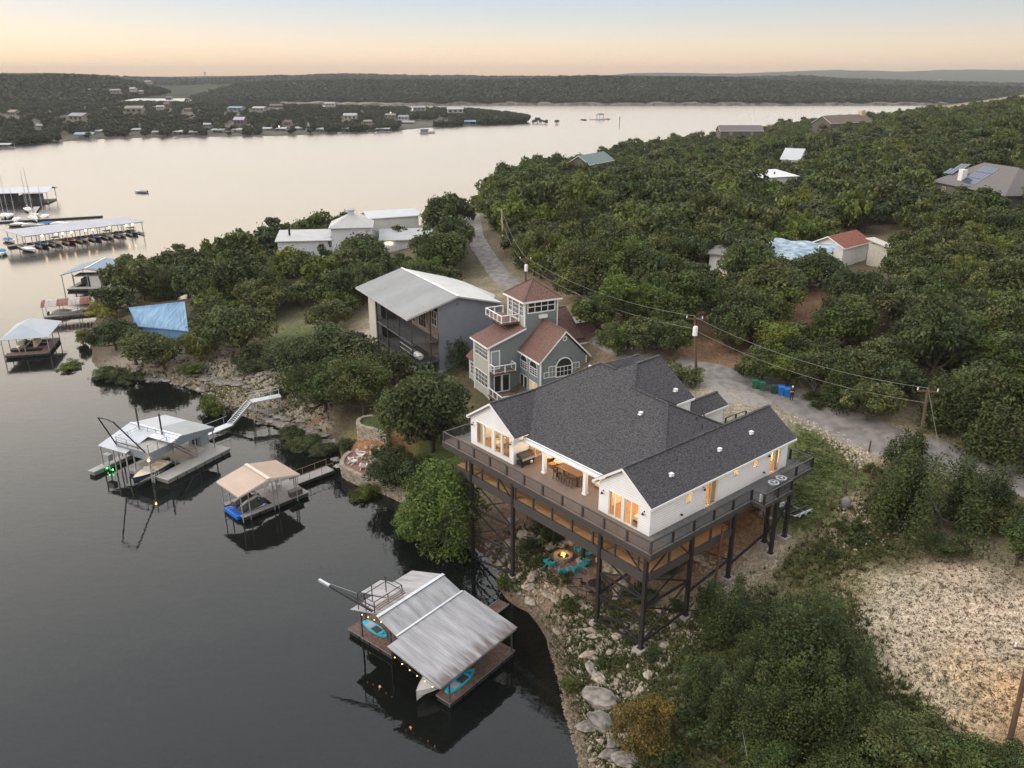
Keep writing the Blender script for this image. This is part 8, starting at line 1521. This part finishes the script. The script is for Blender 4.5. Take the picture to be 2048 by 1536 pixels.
LM2 = [(1281, 1290, 'the corner stilt'), (1194, 1240, 'the front footing'), (1300, 1430, 'the orange brown bush'), (1209, 1449, 'the big squarish boulder'), (1185, 1341, 'the jutting white slab'), (1126, 1115, 'the fire pit'), (1029, 1140, 'the second stilt'), (1240, 1170, 'the iron fence corner'), (1370, 1235, 'the second right stilt'), (1460, 1158, 'the third right stilt'), (1545, 1070, 'the deck bump stilts'), (545, 790, 'the gangway landing'), (470, 830, 'the gangway stairs'), (430, 790, 'the bright tree by the stairs'), (300, 740, 'the point shore bushes'), (600, 860, 'the brick path'), (640, 900, 'the patio steps shrub'), (735, 910, 'the white chairs'), (1050, 1195, 'the plank steps'), (1400, 1330, 'the thicket edge'), (350, 740, 'the pink ledge'), (560, 700, 'the lawn')]
RL = {}
def rocks_at(lst, labf, grp, meshes, name='boulder', zo=.0):
    for k, (u, v, s) in enumerate(lst):
        x, y, z = G(u, v); o = link(name, meshes[k % len(meshes)], None, (x, y, max(z, -.3) + s * .12 + zo)); o.scale = (s, s * random.uniform(.75, 1.1), s * random.uniform(.7, 1.1)); o.rotation_euler = (random.uniform(-.2, .2), random.uniform(-.2, .2), random.uniform(0, 6.28)); tag(o, '', 'boulder', grp); d_, n_, q_ = landmark(u, v, LM2); RL.setdefault((labf, d_, n_), []).append((q_, o))
rocks_at(bw, 'tan limestone boulder', 'boulders of the garden walls under the house', RK)
BIG = [(1199, 1400, 1.55, 'long tilted grey slab on the shore'), (1209, 1450, 1.35, 'big squarish grey boulder low on the shore'), (1183, 1453, .95, 'dark grey boulder at the water side of the squarish one'), (1231, 1484, .95, 'grey boulder below the squarish one'), (1226, 1508, 1.0, 'long grey boulder next to the lowest ones'), (1259, 1522, 1.05, 'pale cracked boulder cut by the bottom edge'), (1185, 1341, .85, 'flat white slab jutting toward the water'), (1197, 1358, .8, 'flat pale slab below the jutting white one'), (1187, 1262, .75, 'white boulder beside the concrete footing'), (1237, 1271, .75, 'rounded brown boulder near the corner stilt'), (1190, 1274, .6, 'small white boulder under the footing'), (1115, 1264, .6, 'pale flat stone at the waterline above the sapling'), (1175, 1311, .7, 'pale slab uphill of the jutting white one'), (1237, 1365, .45, 'small bright white block among the rubble'), (1400, 1215, .7, 'flat pale slab right of the corner stilt'), (1425, 1225, .7, 'cracked pale slab beside the thicket'), (1060, 1175, .7, 'white ledge stone by the plank steps'), (1095, 1190, .7, 'pale ledge stone under the white wall'), (1110, 1200, .65, 'pale ledge stone at the foot of the white wall')]
for k, (u, v, s, lab) in enumerate(BIG):
    x, y, z = G(u, v); o = link('boulder', RKG[k % 3] if s > .8 else RK[k % 4], None, (x, y, z + s * .1)); o.scale = (s * 1.15, s * .85, s * .55); o.rotation_euler = (random.uniform(-.15, .15), random.uniform(-.15, .15), random.uniform(0, 6.28)); tag(o, lab, 'boulder')
def rand_in(poly, n, seed):
    g = np.random.default_rng(seed); us = [p[0] for p in poly]; vs = [p[1] for p in poly]; out_ = []
    while len(out_) < n:
        u = g.uniform(min(us), max(us), 400); v = g.uniform(min(vs), max(vs), 400); k = inpoly(u, v, poly); out_ += list(zip(u[k], v[k]))
    return out_[:n]
R1 = [(1112, 1240), (1160, 1210), (1260, 1235), (1430, 1185), (1445, 1250), (1340, 1320), (1290, 1400), (1262, 1536), (1188, 1536), (1155, 1400), (1130, 1310)]
R2 = [(200, 748), (350, 725), (450, 705), (560, 742), (660, 790), (668, 845), (560, 866), (480, 838), (380, 788), (260, 762)]
R3 = [(585, 862), (668, 880), (690, 940), (640, 920), (590, 885)]
R4 = [(960, 1090), (1060, 1070), (1110, 1090), (1080, 1130), (1130, 1180), (1060, 1215), (990, 1140)]
rocks_at([(u, v, random.uniform(.25, .5)) for u, v in rand_in(R1, 45, 5)], 'small pale rock', 'rubble rocks on the near shore', RK, 'rock')
rocks_at([(u, v, random.uniform(.4, .9)) for u, v in rand_in(R2, 50, 6)], 'pinkish grey rock', 'rocks on the bank by the gangway', RKG, 'rock')
rocks_at([(u, v, random.uniform(.5, 1.0)) for u, v in rand_in(R3, 14, 7)], 'grey rock', 'rocks below the brick path', RKG, 'rock')
rocks_at([(u, v, random.uniform(.3, .7)) for u, v in rand_in(R4, 22, 8)], 'pale rock', 'rocks beneath the left stilts', RK, 'rock')
for k, (u0, v0, u1, v1, w_, lab) in enumerate(((520, 838, 660, 872, 1.6, 'long grey limestone ledge at the waterline below the gangway landing'), (500, 818, 600, 845, 1.3, 'upper limestone ledge below the gangway landing'), (355, 738, 480, 770, 1.6, 'pinkish limestone ledge along the bank left of the gangway'), (470, 760, 560, 745, 1.2, 'broken ledge above the gangway'), (250, 752, 340, 762, 1.2, 'pale ledge at the still water near the point'))):
    a, b = G(u0, v0), G(u1, v1); t = thing('rock_ledge', lab, 'rock ledge', (a[0], a[1], max(0, a[2]))); n_ = 9; ld = Vector(b) - Vector(a); g = random.Random(k)
    for i in range(n_): c_ = Vector(a) + ld * ((i + .5) / n_); zl_ = gz(c_.x, c_.y); o = link('stone', RKG[i % 3], t, (c_.x - a[0] + g.uniform(-.4, .4), c_.y - a[1] + g.uniform(-.4, .4), zl_ - max(0, a[2]) + .1), math.atan2(ld.y, ld.x) + g.uniform(-.3, .3)); o.scale = (ld.length / n_ * .75, w_ * g.uniform(.5, .9), .5 * g.uniform(.6, 1.1))
# loose rubble: thousands of small stones as real geometry
def rubble(name, polys, n, r0, r1, m, seed, zmin=-.6):
    g = np.random.default_rng(seed); cc = []
    for poly, k in polys:
        for u, v in rand_in(poly, k, seed + k): q = G0(u, v); cc.append(q)
    cc = np.array(cc); cc[:, 2] = gnd_np(cc[:, 0], cc[:, 1]); N_ = len(cc); s = g.uniform(r0, r1, N_) ** 1.0; base = np.array([(-1, -.8, -.4), (1, -.7, -.4), (.8, .9, -.4), (-.9, .8, -.4), (-.6, -.5, .6), (.7, -.4, .5), (.5, .6, .7), (-.5, .5, .5)]); a = g.uniform(0, 6.28, N_); ca, sa = np.cos(a), np.sin(a)
    B = base[None] * g.uniform(.7, 1.3, (N_, 8, 3)) * s[:, None, None]; V = np.stack([B[..., 0] * ca[:, None] - B[..., 1] * sa[:, None], B[..., 0] * sa[:, None] + B[..., 1] * ca[:, None], B[..., 2]], -1) + cc[:, None]
    f = np.array([(4, 5, 6, 7), (0, 1, 5, 4), (1, 2, 6, 5), (2, 3, 7, 6), (3, 0, 4, 7)]); F_ = (f[None] + (np.arange(N_) * 8)[:, None, None]).reshape(-1, 4)
    c = g.uniform(.6, 1.35, N_)[:, None] * np.array([1, .95, .9])[None]; return link(name, grid_mesh(name, V.reshape(-1, 3), F_, m, np.repeat(c, 8, 0), smooth=False), kind='stuff')
_us, _vs = np.meshgrid(np.arange(-60, 2110, 6.0), np.arange(560, 1600, 6.0)); 
def ground_lookup():
    z = np.full(_us.shape, 4.0)
    for _ in range(14):
        t_ = (z - CAM_H) / (-sp + (768 - _vs) / FOC * cp); x = t_ * (_us - 1024) / FOC; y = t_ * (cp + (768 - _vs) / FOC * sp); z = z + (np.maximum(gz_np(x, y), -1.5) - z) * .6
    return x, y, z
_gx2, _gy2, _gz2 = ground_lookup()
def G0(u, v):
    i = min(max(int((v - 560) / 6), 0), _us.shape[0] - 1); j = min(max(int((u + 60) / 6), 0), _us.shape[1] - 1); fu = (u + 60) / 6 - j; fv = (v - 560) / 6 - i; i2 = min(i + 1, _us.shape[0] - 1); j2 = min(j + 1, _us.shape[1] - 1)
    L2 = lambda A: (A[i, j] * (1 - fu) + A[i, j2] * fu) * (1 - fv) + (A[i2, j] * (1 - fu) + A[i2, j2] * fu) * fv
    return (L2(_gx2), L2(_gy2), L2(_gz2))
R5 = [(1092, 1250), (1130, 1236), (1130, 1310), (1155, 1400), (1190, 1536), (1158, 1536), (1128, 1420), (1106, 1325)]
def tint_mat(name, c, rough=.9, bump=0):
    m = bpy.data.materials.new(name); m.use_nodes = True; nt = m.node_tree; b = nt.nodes['Principled BSDF']; a = N(nt, 'ShaderNodeAttribute', attribute_name='tint'); x = N(nt, 'ShaderNodeMix', data_type='RGBA', blend_type='MULTIPLY'); x.inputs[0].default_value = 1; x.inputs[6].default_value = (*c, 1); nt.links.new(a.outputs[0], x.inputs[7]); nt.links.new(x.outputs[2], b.inputs['Base Color']); b.inputs['Roughness'].default_value = rough; b.inputs['Specular IOR Level'].default_value = .15; return m
M_RUB = tint_mat('rubble_stone', (.37, .33, .275))
rubble('rubble', [(R1, 3600), (R2, 2200), (R3, 200), (R4, 800), ([(1540, 820), (1640, 845), (1760, 905), (1720, 940), (1640, 870), (1560, 835)], 500), ([(1380, 1120), (1540, 1090), (1560, 1130), (1440, 1190)], 500), ([(1680, 1010), (1800, 980), (1830, 1090), (1640, 1110)], 300)], 0, .035, .15, M_RUB, 3)
rubble('shoreline_stones', [(R5, 1500), ([(960, 1120), (1060, 1190), (1095, 1235), (1070, 1235), (1000, 1160)], 400)], 0, .05, .2, tint_mat('wet_stone', (.17, .14, .105)), 31)
def tufts(name, polys, m, seed, h=(.12, .3), w=(.12, .3), blades=7, soft=14):
    g = np.random.default_rng(seed); cc = np.array([G0(u + g.normal() * soft, v + g.normal() * soft) for poly, k in polys for u, v in rand_in(poly, k, seed + k)]); cc[:, 2] = gnd_np(cc[:, 0], cc[:, 1]); cc = cc[(cc[:, 2] > .08) & (dist_line(cc[:, 0], cc[:, 1], ROAD) > 3)]; N_ = len(cc); s = g.uniform(w[0], w[1], N_); hh = g.uniform(h[0], h[1], N_)
    a = g.uniform(0, 6.28, (N_, blades)); r = g.uniform(.2, 1, (N_, blades)) * s[:, None]; bx, by = np.cos(a) * r * .5, np.sin(a) * r * .5; tw = s[:, None] * .16 + .015; px_, py_ = -np.sin(a) * tw, np.cos(a) * tw
    z0 = np.zeros_like(a) - .02; V = np.stack([np.stack([bx + px_, by + py_, z0], -1), np.stack([bx - px_, by - py_, z0], -1), np.stack([np.cos(a) * r * 1.5, np.sin(a) * r * 1.5, hh[:, None] * g.uniform(.5, 1.1, (N_, blades))], -1)], 2) + cc[:, None, None]
    c = g.uniform(.6, 1.4, (N_, 1)) * np.array([1, 1, 1])[None]; c[:, 0] *= g.uniform(.85, 1.3, N_); return link(name, grid_mesh(name, V.reshape(-1, 3), np.arange(N_ * blades * 3).reshape(-1, 3), m, np.repeat(c, blades * 3, 0), smooth=False), kind='stuff')
OPEN = [(1700, 1080), (1850, 1100), (2048, 1120), (2048, 1440), (1960, 1470), (1850, 1400), (1760, 1310), (1650, 1180)]
VERGE = [(1600, 1100), (1700, 1010), (1760, 950), (1800, 1000), (1830, 1090), (1740, 1130), (1620, 1180), (1540, 1140)]
LAWN = [(1600, 850), (1680, 880), (1735, 915), (1720, 960), (1680, 1010), (1630, 1060), (1570, 1050), (1590, 960)]
SHW = [(1100, 1230), (1200, 1190), (1330, 1230), (1430, 1190), (1420, 1300), (1360, 1420), (1330, 1536), (1200, 1536), (1130, 1380)]
tufts('dry_weeds', [(OPEN, 4800), (VERGE, 2200)], tint_mat('dry_weed', (.12, .10, .06)), 21, (.05, .13), (.06, .17), 6)
tufts('lawn_grass', [(LAWN, 6000), ([(540, 700), (600, 682), (660, 690), (640, 720), (560, 760), (520, 740)], 2500)], tint_mat('lawn_blade', (.12, .15, .05)), 22, (.03, .07), (.12, .26), 6, 6)
tufts('shore_weeds', [(SHW, 4500), (R2, 1500), (VERGE, 1200), ([(1000, 1080), (1110, 1060), (1130, 1110), (1090, 1160), (1010, 1170)], 900), ([(1420, 1280), (1480, 1180), (1700, 1180), (1760, 1330), (1900, 1460), (1900, 1536), (1330, 1536)], 5000)], tint_mat('weed', (.07, .085, .026)), 23, (.12, .42), (.15, .42), 8)
# shrubs one can tell apart
SH = [(1095, 1075, 90, 'dark shrub behind the fire pit, right of the second stilt'), (1062, 1105, 70, 'shrub left of the fire pit'), (1120, 1165, 62, 'round shrub below the teal chairs'), (1085, 1132, 55, 'shrub at the left rim of the fire pit terrace'), (1018, 1175, 55, 'shrub at the foot of the second stilt'), (1210, 1330, 38, 'tufted green shrub on the rubble left of the corner stilt'), (1242, 1325, 34, 'low shrub right of the tufted one'), (1258, 1285, 30, 'small flowering shrub at the foot of the corner stilt'), (1308, 1318, 46, 'grey green shrub right of the corner stilt'), (1290, 1200, 60, 'shrub between the front stilts'), (1320, 1145, 64, 'shrub under the deck behind the corner stilt'), (1345, 1120, 56, 'shrub beside the boulder wall under the deck'), (1262, 1190, 50, 'dark shrub right of the iron fence'), (1205, 1255, 40, 'shrub beside the front concrete footing'), (1150, 1215, 60, 'shrub below the white stone wall'), (1350, 1215, 40, 'small dark shrub beside the second right stilt'), (1500, 1015, 50, 'shrub under the far end of the deck'), (1455, 1020, 60, 'spreading shrub under the deck near the grass'), (1745, 945, 42, 'dark shrub beside the fence row'), (1700, 1060, 60, 'weedy shrub left of the satellite dish'), (1720, 1085, 55, 'low shrub below the satellite dish'), (1660, 1110, 50, 'bright weedy shrub by the lowest fence post'), (1770, 1010, 60, 'shrub at the foot of the evergreen clump'), (1330, 1530, 90, 'dark shrub at the bottom edge beside the turning bush'), (1420, 1480, 90, 'dark shrub left of the lower thicket'), (1395, 1330, 80, 'bushy shrub at the left of the thicket'), (1380, 1440, 60, 'small shrub between turning bush and thicket'), (600, 905, 50, 'shrub overhanging the water below the stone bank'), (560, 790, 40, 'shrub by the gangway landing'), (690, 900, 55, 'shrub at the corner of the brick patio'), (775, 915, 70, 'shrub beside the white chairs'), (1625, 800, 44, 'bright green shrub right of the person'), (1640, 815, 40, 'low shrub along the road right of the person'), (1480, 745, 40, 'shrub at the roadside before the bins'), (1012, 815, 40, 'pale potted shrub by the tower house deck'), (1115, 775, 26, 'pale shrub in front of the arched window')]
for u, v, w_, lab in SH: px_tree('shrub', u, v, w_, .42, lab)
# white chairs on the brick patio
wc = G(735, 914); wz = 1.42
t = thing('fire_ring', 'ring of grey stones among the white chairs', 'fire pit', (P(735, 914, wz)[0], P(735, 914, wz)[1], wz))
for k in range(11): a = 2 * math.pi * k / 11; o = link('stone', RK[k % 4], t, (math.cos(a) * .75, math.sin(a) * .75, .12), a); o.scale = (.28, .24, .3)
place_chairs(M_TRIM, [(723, 910, 'white garden chair at the upper left of the stone ring'), (747, 909, 'white garden chair at the upper right of the stone ring'), (707, 922, 'white garden chair leftmost on the brick patio'), (727, 933, 'white garden chair nearest the water wall'), (747, 924, 'white garden chair half hidden by the overhanging oak')], P(735, 916, wz), 'white chairs on the brick patio', wz, 1.05)
rocks_at([(748, 897, .5), (764, 907, .55), (733, 897, .45)], 'pinkish boulder', 'boulders behind the white chairs', RK, zo=.1)
set_labels(RL)
# ---------------------------------------------------------------- across the water
VPf = VP.reshape(-1, 3)
def pen(u, v):
    z = 4.0
    for _ in range(8):
        q = P(u, v, z); i = np.argmin((VPf[:, 0] - q[0]) ** 2 + (VPf[:, 1] - q[1]) ** 2); z += (max(VPf[i, 2], 0) - z) * .6
    return P(u, v, z)
PKEEP = []
cW = mat('far_white', (.36, .36, .355), .7, .05, .2); cG = mat('far_grey', (.22, .225, .24), .6, .05, .2); cT = mat('far_tan', (.24, .205, .17), .8, .05, .2); cB = mat('far_blue', (.14, .22, .34), .5, .05, .2); cR = mat('far_brown', (.14, .10, .08), .8, .05, .2); cL = mat('far_lilac', (.38, .35, .42), .6, .05, .2)
def far_house(label, u, v, wpx, hpx, rm, wm_, pos=None, cat='house', rise=.45, z=None, dep=.7):
    x, y, zb = pos or pen(u, v); zb = zb if z is None else z; k = y * 1.05 / FOC; w_ = wpx * k * .8; h_ = hpx * k * .5; d_ = w_ * dep
    H = thing('house', label, cat, (x, y, zb), RNG.uniform(-.4, .4)); mb = MB(); mb.bx(-w_ / 2, w_ / 2, 0, d_, -1, h_); mb.obj('wall', wm_, H); o = .06 * w_; ap = h_ * (1 + rise * 1.2)
    slope(H, [(-w_ / 2 - o, -o, h_), (w_ / 2 + o, -o, h_), (w_ / 2 + o, d_ / 2, ap), (-w_ / 2 - o, d_ / 2, ap)], rm, .2); slope(H, [(-w_ / 2 - o, d_ / 2, ap), (w_ / 2 + o, d_ / 2, ap), (w_ / 2 + o, d_ + o, h_), (-w_ / 2 - o, d_ + o, h_)], rm, .2)
    mb = MB(); mb.prism([(-w_ / 2, 0, h_), (-w_ / 2, d_, h_), (-w_ / 2, d_ / 2, ap - .2)], None, (.3, 0, 0)); mb.prism([(w_ / 2 - .3, 0, h_), (w_ / 2 - .3, d_, h_), (w_ / 2 - .3, d_ / 2, ap - .2)], None, (.3, 0, 0)); mb.obj('gable_wall', wm_, H)
    for i in range(3): s = w_ * ((i + .5) / 3 - .5); mb = MB(); mb.bx(s - w_ * .08, s + w_ * .08, -.12, 0, h_ * .3, h_ * .75); mb.obj('window', M_GLASS, H)
    if pos is None: PKEEP.append((u - wpx * .55, v - hpx * 1.1, u + wpx * .55, v - hpx * .2, y))
    return H
for a in [('tan roofed house high on the left of the peninsula', 24, 232, 22, 14, cT, cT), ('pale house with a chimney left on the peninsula', 152, 242, 40, 18, cG, cT), ('white pointed tent shaped house near the left shore', 80, 258, 12, 12, cW, cW), ('long tan flat house below the far channel', 268, 226, 36, 16, cT, cT), ('dark house beside the channel water', 333, 216, 14, 14, cR, cR), ('white house just right of the dark channel house', 320, 218, 16, 8, cW, cW), ('brown house mid peninsula', 375, 224, 18, 9, cR, cT), ('lilac roofed cabin in a clearing on the peninsula', 478, 250, 24, 18, cL, cR), ('bluish flat building on the peninsula crest', 470, 221, 30, 9, cB, cG), ('white roofed house on the peninsula crest', 516, 222, 28, 10, cW, cG), ('dark gabled house on the peninsula crest', 552, 217, 26, 10, cR, cR), ('white tower like boat house behind the crest', 660, 215, 22, 12, cW, cW), ('white hip roofed house in the trees right of centre', 700, 239, 28, 14, cW, cW), ('small tan house with a lit lamp', 780, 236, 22, 10, cT, cT), ('pale house under trees right of the lit one', 806, 240, 22, 11, cG, cW), ('grey crest house near the tip', 838, 221, 26, 10, cG, cG), ('long white two storey house near the tip', 911, 226, 34, 13, cW, cW), ('dark gabled cabin by the shore docks', 575, 252, 16, 14, cR, cT), ('white cottage right of the lilac cabin', 414, 254, 16, 9, cW, cG), ('tan cottage above the shore docks', 735, 248, 18, 9, cT, cT)]: far_house(*a)
def far_dock(label, u, v, wpx, rm, hpx=9):
    x, y, _ = P(u, v, 0); k = y * 1.05 / FOC; w_ = wpx * k; h_ = hpx * k * .75; D = thing('boat_dock', label, 'boat dock', (x, y, 0), RNG.uniform(-.15, .15)); mb = MB(); mb.bx(-w_ / 2, w_ / 2, 0, w_ * .8, 0, .5); mb.obj('dock_float', M_GREYB, D); slope(D, [(-w_ / 2, -.5, h_), (w_ / 2, -.5, h_), (w_ / 2, w_ * .4, h_ * 1.35), (-w_ / 2, w_ * .4, h_ * 1.35)], rm, .2); slope(D, [(-w_ / 2, w_ * .4, h_ * 1.35), (w_ / 2, w_ * .4, h_ * 1.35), (w_ / 2, w_ * .8, h_), (-w_ / 2, w_ * .8, h_)], rm, .2); posts(D, [(s * w_ * .46, b) for s in (-1, 0, 1) for b in (0, w_ * .78)], -1, h_, M_STEEL, .12); mb = MB(); mb.bx(-w_ * .3, w_ * .05, w_ * .2, w_ * .7, .5, h_ * .6); mb.obj('storage_room', cG, D); PKEEP.append((u - wpx * .6, v - hpx * 1.6, u + wpx * .6, v, y)); return D
for a in [('pale dock cut by the left frame edge', 8, 297, 24, cW), ('large blue roofed dock on the left of the far shore', 168, 279, 34, cB, 12), ('white roofed dock right of the blue one', 198, 270, 16, cW), ('white roofed dock in mid shore left', 272, 267, 18, cW), ('small dock right of the mid left one', 312, 272, 14, cG), ('pale dock below the brown house', 356, 272, 18, cW, 10), ('low grey dock beside it', 388, 272, 18, cG), ('grey dock with tall boat room', 436, 269, 24, cG, 10), ('white roofed dock under the lilac cabin', 474, 268, 18, cW, 10), ('white dock right of the lilac cabin', 534, 265, 17, cW), ('white dock with a lamp', 562, 266, 20, cW, 10), ('white roofed dock third from the sail shape', 599, 264, 17, cW), ('small pale dock right of centre', 690, 265, 14, cG), ('flat grey dock right of centre', 765, 264, 26, cG, 7), ('dark roofed dock near the tip clearing', 816, 252, 24, cG), ('blue grey dock near the tip', 940, 251, 22, cB), ('pale dock between the mid shore docks', 640, 266, 14, cW)]: far_dock(*a)
x, y, _ = P(850, 267, 0); t = thing('house_boat', 'white houseboat floating alone off the peninsula tip', 'houseboat', (x, y, 0), .1); part(t, 'boat_hull', cW, lambda b: b.bx(-5, 9, 0, 5, -.2, .9)); part(t, 'cabin', cG, lambda b: b.bx(-4, 3, .6, 4.4, .9, 3.4)); part(t, 'cabin_roof', cB, lambda b: b.bx(-4.6, 3.6, .2, 4.8, 3.4, 3.7)); part(t, 'rail', cW, lambda b: b.bx(3.5, 9, .2, .3, .9, 1.7))
x, y, _ = P(616, 266, 0); t = thing('sail_shed', 'white triangular sail shaped shed on the shore', 'shed', (x, y, 0), 0); part(t, 'roof_slope', cW, lambda b: b.prism([(-3, 0, .3), (3.5, 0, .3), (.5, 0, 9)], None, (0, 3, 0))); part(t, 'shed_float', M_GREYB, lambda b: b.bx(-4, 4, -.5, 4, 0, .4))
for u, v, lab in ((682, 268, 'small white boat off the far shore docks'), (755, 268, 'small boat beside the flat grey dock'), (352, 277, 'small white boat at the mid shore docks'), (295, 386, 'tiny dark boat far out on the open water')): x, y, _ = P(u, v, 0); motor_boat(lab, x, y, RNG.uniform(0, 3), 6, 2.2)
for u, v, e in ((560, 262, 500), (782, 232, 500)): x, y, z = pen(u, v); o = thing('shore_lamp', 'lit lamp ' + ('by the white shore dock' if u < 700 else 'at the small tan house') + ' across the cove', 'lamp', (x, y - 2, max(z, .3))); part(o, 'lamp_bulb', M_LAMP, lambda b: b.ball((0, 0, 4), .5, 6, 5)); part(o, 'lamp_post', M_STEEL, lambda b: b.cyl(0, 0, 0, 3.6, .1, 5))
def keepf(p, s):
    dep = p[:, 1] * cp - (p[:, 2] - CAM_H) * sp; up = p[:, 1] * sp + (p[:, 2] - CAM_H) * cp; u = 1024 + FOC * p[:, 0] / dep; v = 768 - FOC * up / dep; hp = FOC * s * 1.7 / dep; wp = FOC * s / dep; k = np.ones(len(p), bool)
    for a0, b0, a1, b1, Y in PKEEP: k &= ~((p[:, 1] < Y + 3) & (u + wp * .7 > a0) & (u - wp * .7 < a1) & (v > b0) & (v - hp < b1))
    clear = inpoly(u, v, [(440, 262), (450, 246), (500, 246), (510, 262)]) | inpoly(u, v, [(790, 252), (800, 243), (900, 238), (905, 250), (850, 256)]) | inpoly(u, v, [(100, 282), (120, 268), (180, 272), (170, 284)])
    return k & ~clear & (p[:, 2] > .25)
surf_scatter('peninsula_wood', VP, 6500, 2.0, 4.8, PC, 1.0, 9.7, 3, keepf, 9, .9)
# trees and rocks standing in the water off the tip
for k, (u, v, w_) in enumerate(((1068, 247, 9), (1075, 246, 12), (1083, 247, 9), (1091, 248, 10), (1113, 248, 9))):
    x, y, _ = P(u, v, 0); tree('oak_far', x, y, w_ / 2 * y / FOC, 1.1, ('leftmost', 'second', 'middle', 'fourth', 'rightmost, detached')[k] + ' of the drowned trees off the peninsula tip', 'drowned trees off the tip', z=-.2)
x, y, _ = P(1167, 241, 0); o = tree('oak_far', x, y, 3.6, .45, 'low bushy islet left of the pavilion', None, z=-.8)
x, y, _ = P(1200, 240, 0); t = thing('pavilion', 'open roofed pavilion on a tiny rock islet in the lake', 'pavilion', (x, y, 0)); part(t, 'pavilion_roof', cG, lambda b: b.prism([(-4.5, 0, 6), (5.5, 0, 6), (3.5, 0, 7.4), (-2, 0, 7.4)], None, (0, 7, 0))); part(t, 'pavilion_post', M_STEEL, lambda b: [b.bx(a - .2, a + .2, c, c + .4, 0, 6) for a in (-3.5, 0, 4.3) for c in (.3, 6.3)]); part(t, 'platform', M_GREYB, lambda b: b.bx(-12, 9, -.5, 8, -.5, .8)); rk = link('islet_rock', RKG[0], t, (9, 3, .2)); rk.scale = (4, 4, 3.0)
x, y, _ = P(1239, 251, 0); t = thing('channel_marker', 'thin dark marker post standing alone in the lake', 'marker post', (x, y, 0)); part(t, 'post_shaft', M_BLACK, lambda b: b.cyl(0, 0, -2, 9, .35, 6)); part(t, 'marker_board', cG, lambda b: b.box((0, -.3, 8), (1.2, .1, 1.2)))
# houses on the far shores
FH = [(1339, 190, 9, 6, 1900, cW, cW, 'small white house on the far bluff, left of the brown one'), (1500, 187, 24, 10, 1880, cG, cR, 'brown house with a pale roof on the far bluff'), (1478, 194, 12, 8, 1860, cR, cR, 'dark house below the brown one on the far bluff'), (1568, 193, 17, 8, 1870, cT, cT, 'tan house on the far bluff right of the brown one'), (1545, 192, 9, 5, 1870, cT, cT, 'small tan annex on the far bluff'), (1434, 203, 14, 5, 1660, cW, cW, 'white boat house at the foot of the far bluff'), (1666, 180, 16, 5, 1960, cW, cT, 'long white roofed house on the far crest'), (1713, 183, 18, 5, 1950, cG, cT, 'low grey roofed house on the far crest'), (145, 190, 20, 16, 1330, cT, cT, 'large tan many storey house on the far left hill'), (174, 189, 18, 13, 1330, cT, cT, 'second tan house right of the many storey one'), (55, 188, 34, 10, 1320, cT, cT, 'long tan building on the far left hill'), (230, 186, 20, 9, 1300, cG, cT, 'grey roofed house at the foot of the far left hill'), (264, 182, 14, 8, 1300, cW, cW, 'bright white house by the far left hill'), (282, 186, 9, 6, 1300, cW, cT, 'small white house by the channel'), (92, 180, 12, 7, 1380, cG, cT, 'grey house above the long tan building'), (295, 168, 14, 8, 2600, cT, cT, 'pale house on the distant middle hill'), (1880, 166, 10, 9, 3400, cT, cT, 'distant tan tower house at far right'), (337, 199, 13, 7, 1500, cW, cW, 'white boat house at the channel mouth'), (660, 211, 20, 7, 1350, cW, cW, 'white ferry like boat house behind the peninsula')]
for u, v, w_, h_, Y, rm, wm_, lab in FH: far_house(lab, u, v, w_, h_, rm, wm_, pos=PD(u, v, Y))
x, y, z = PD(411, 158, 2900); t = thing('water_tower', 'tiny water tower on the skyline of the middle hills', 'water tower', (x, y, z)); part(t, 'tank', cG, lambda b: b.ball((0, 0, 19), (3.6, 3.6, 3.2), 10, 6)); part(t, 'tower_leg', cG, lambda b: b.cyl(0, 0, -4, 17, 1.2, 8))
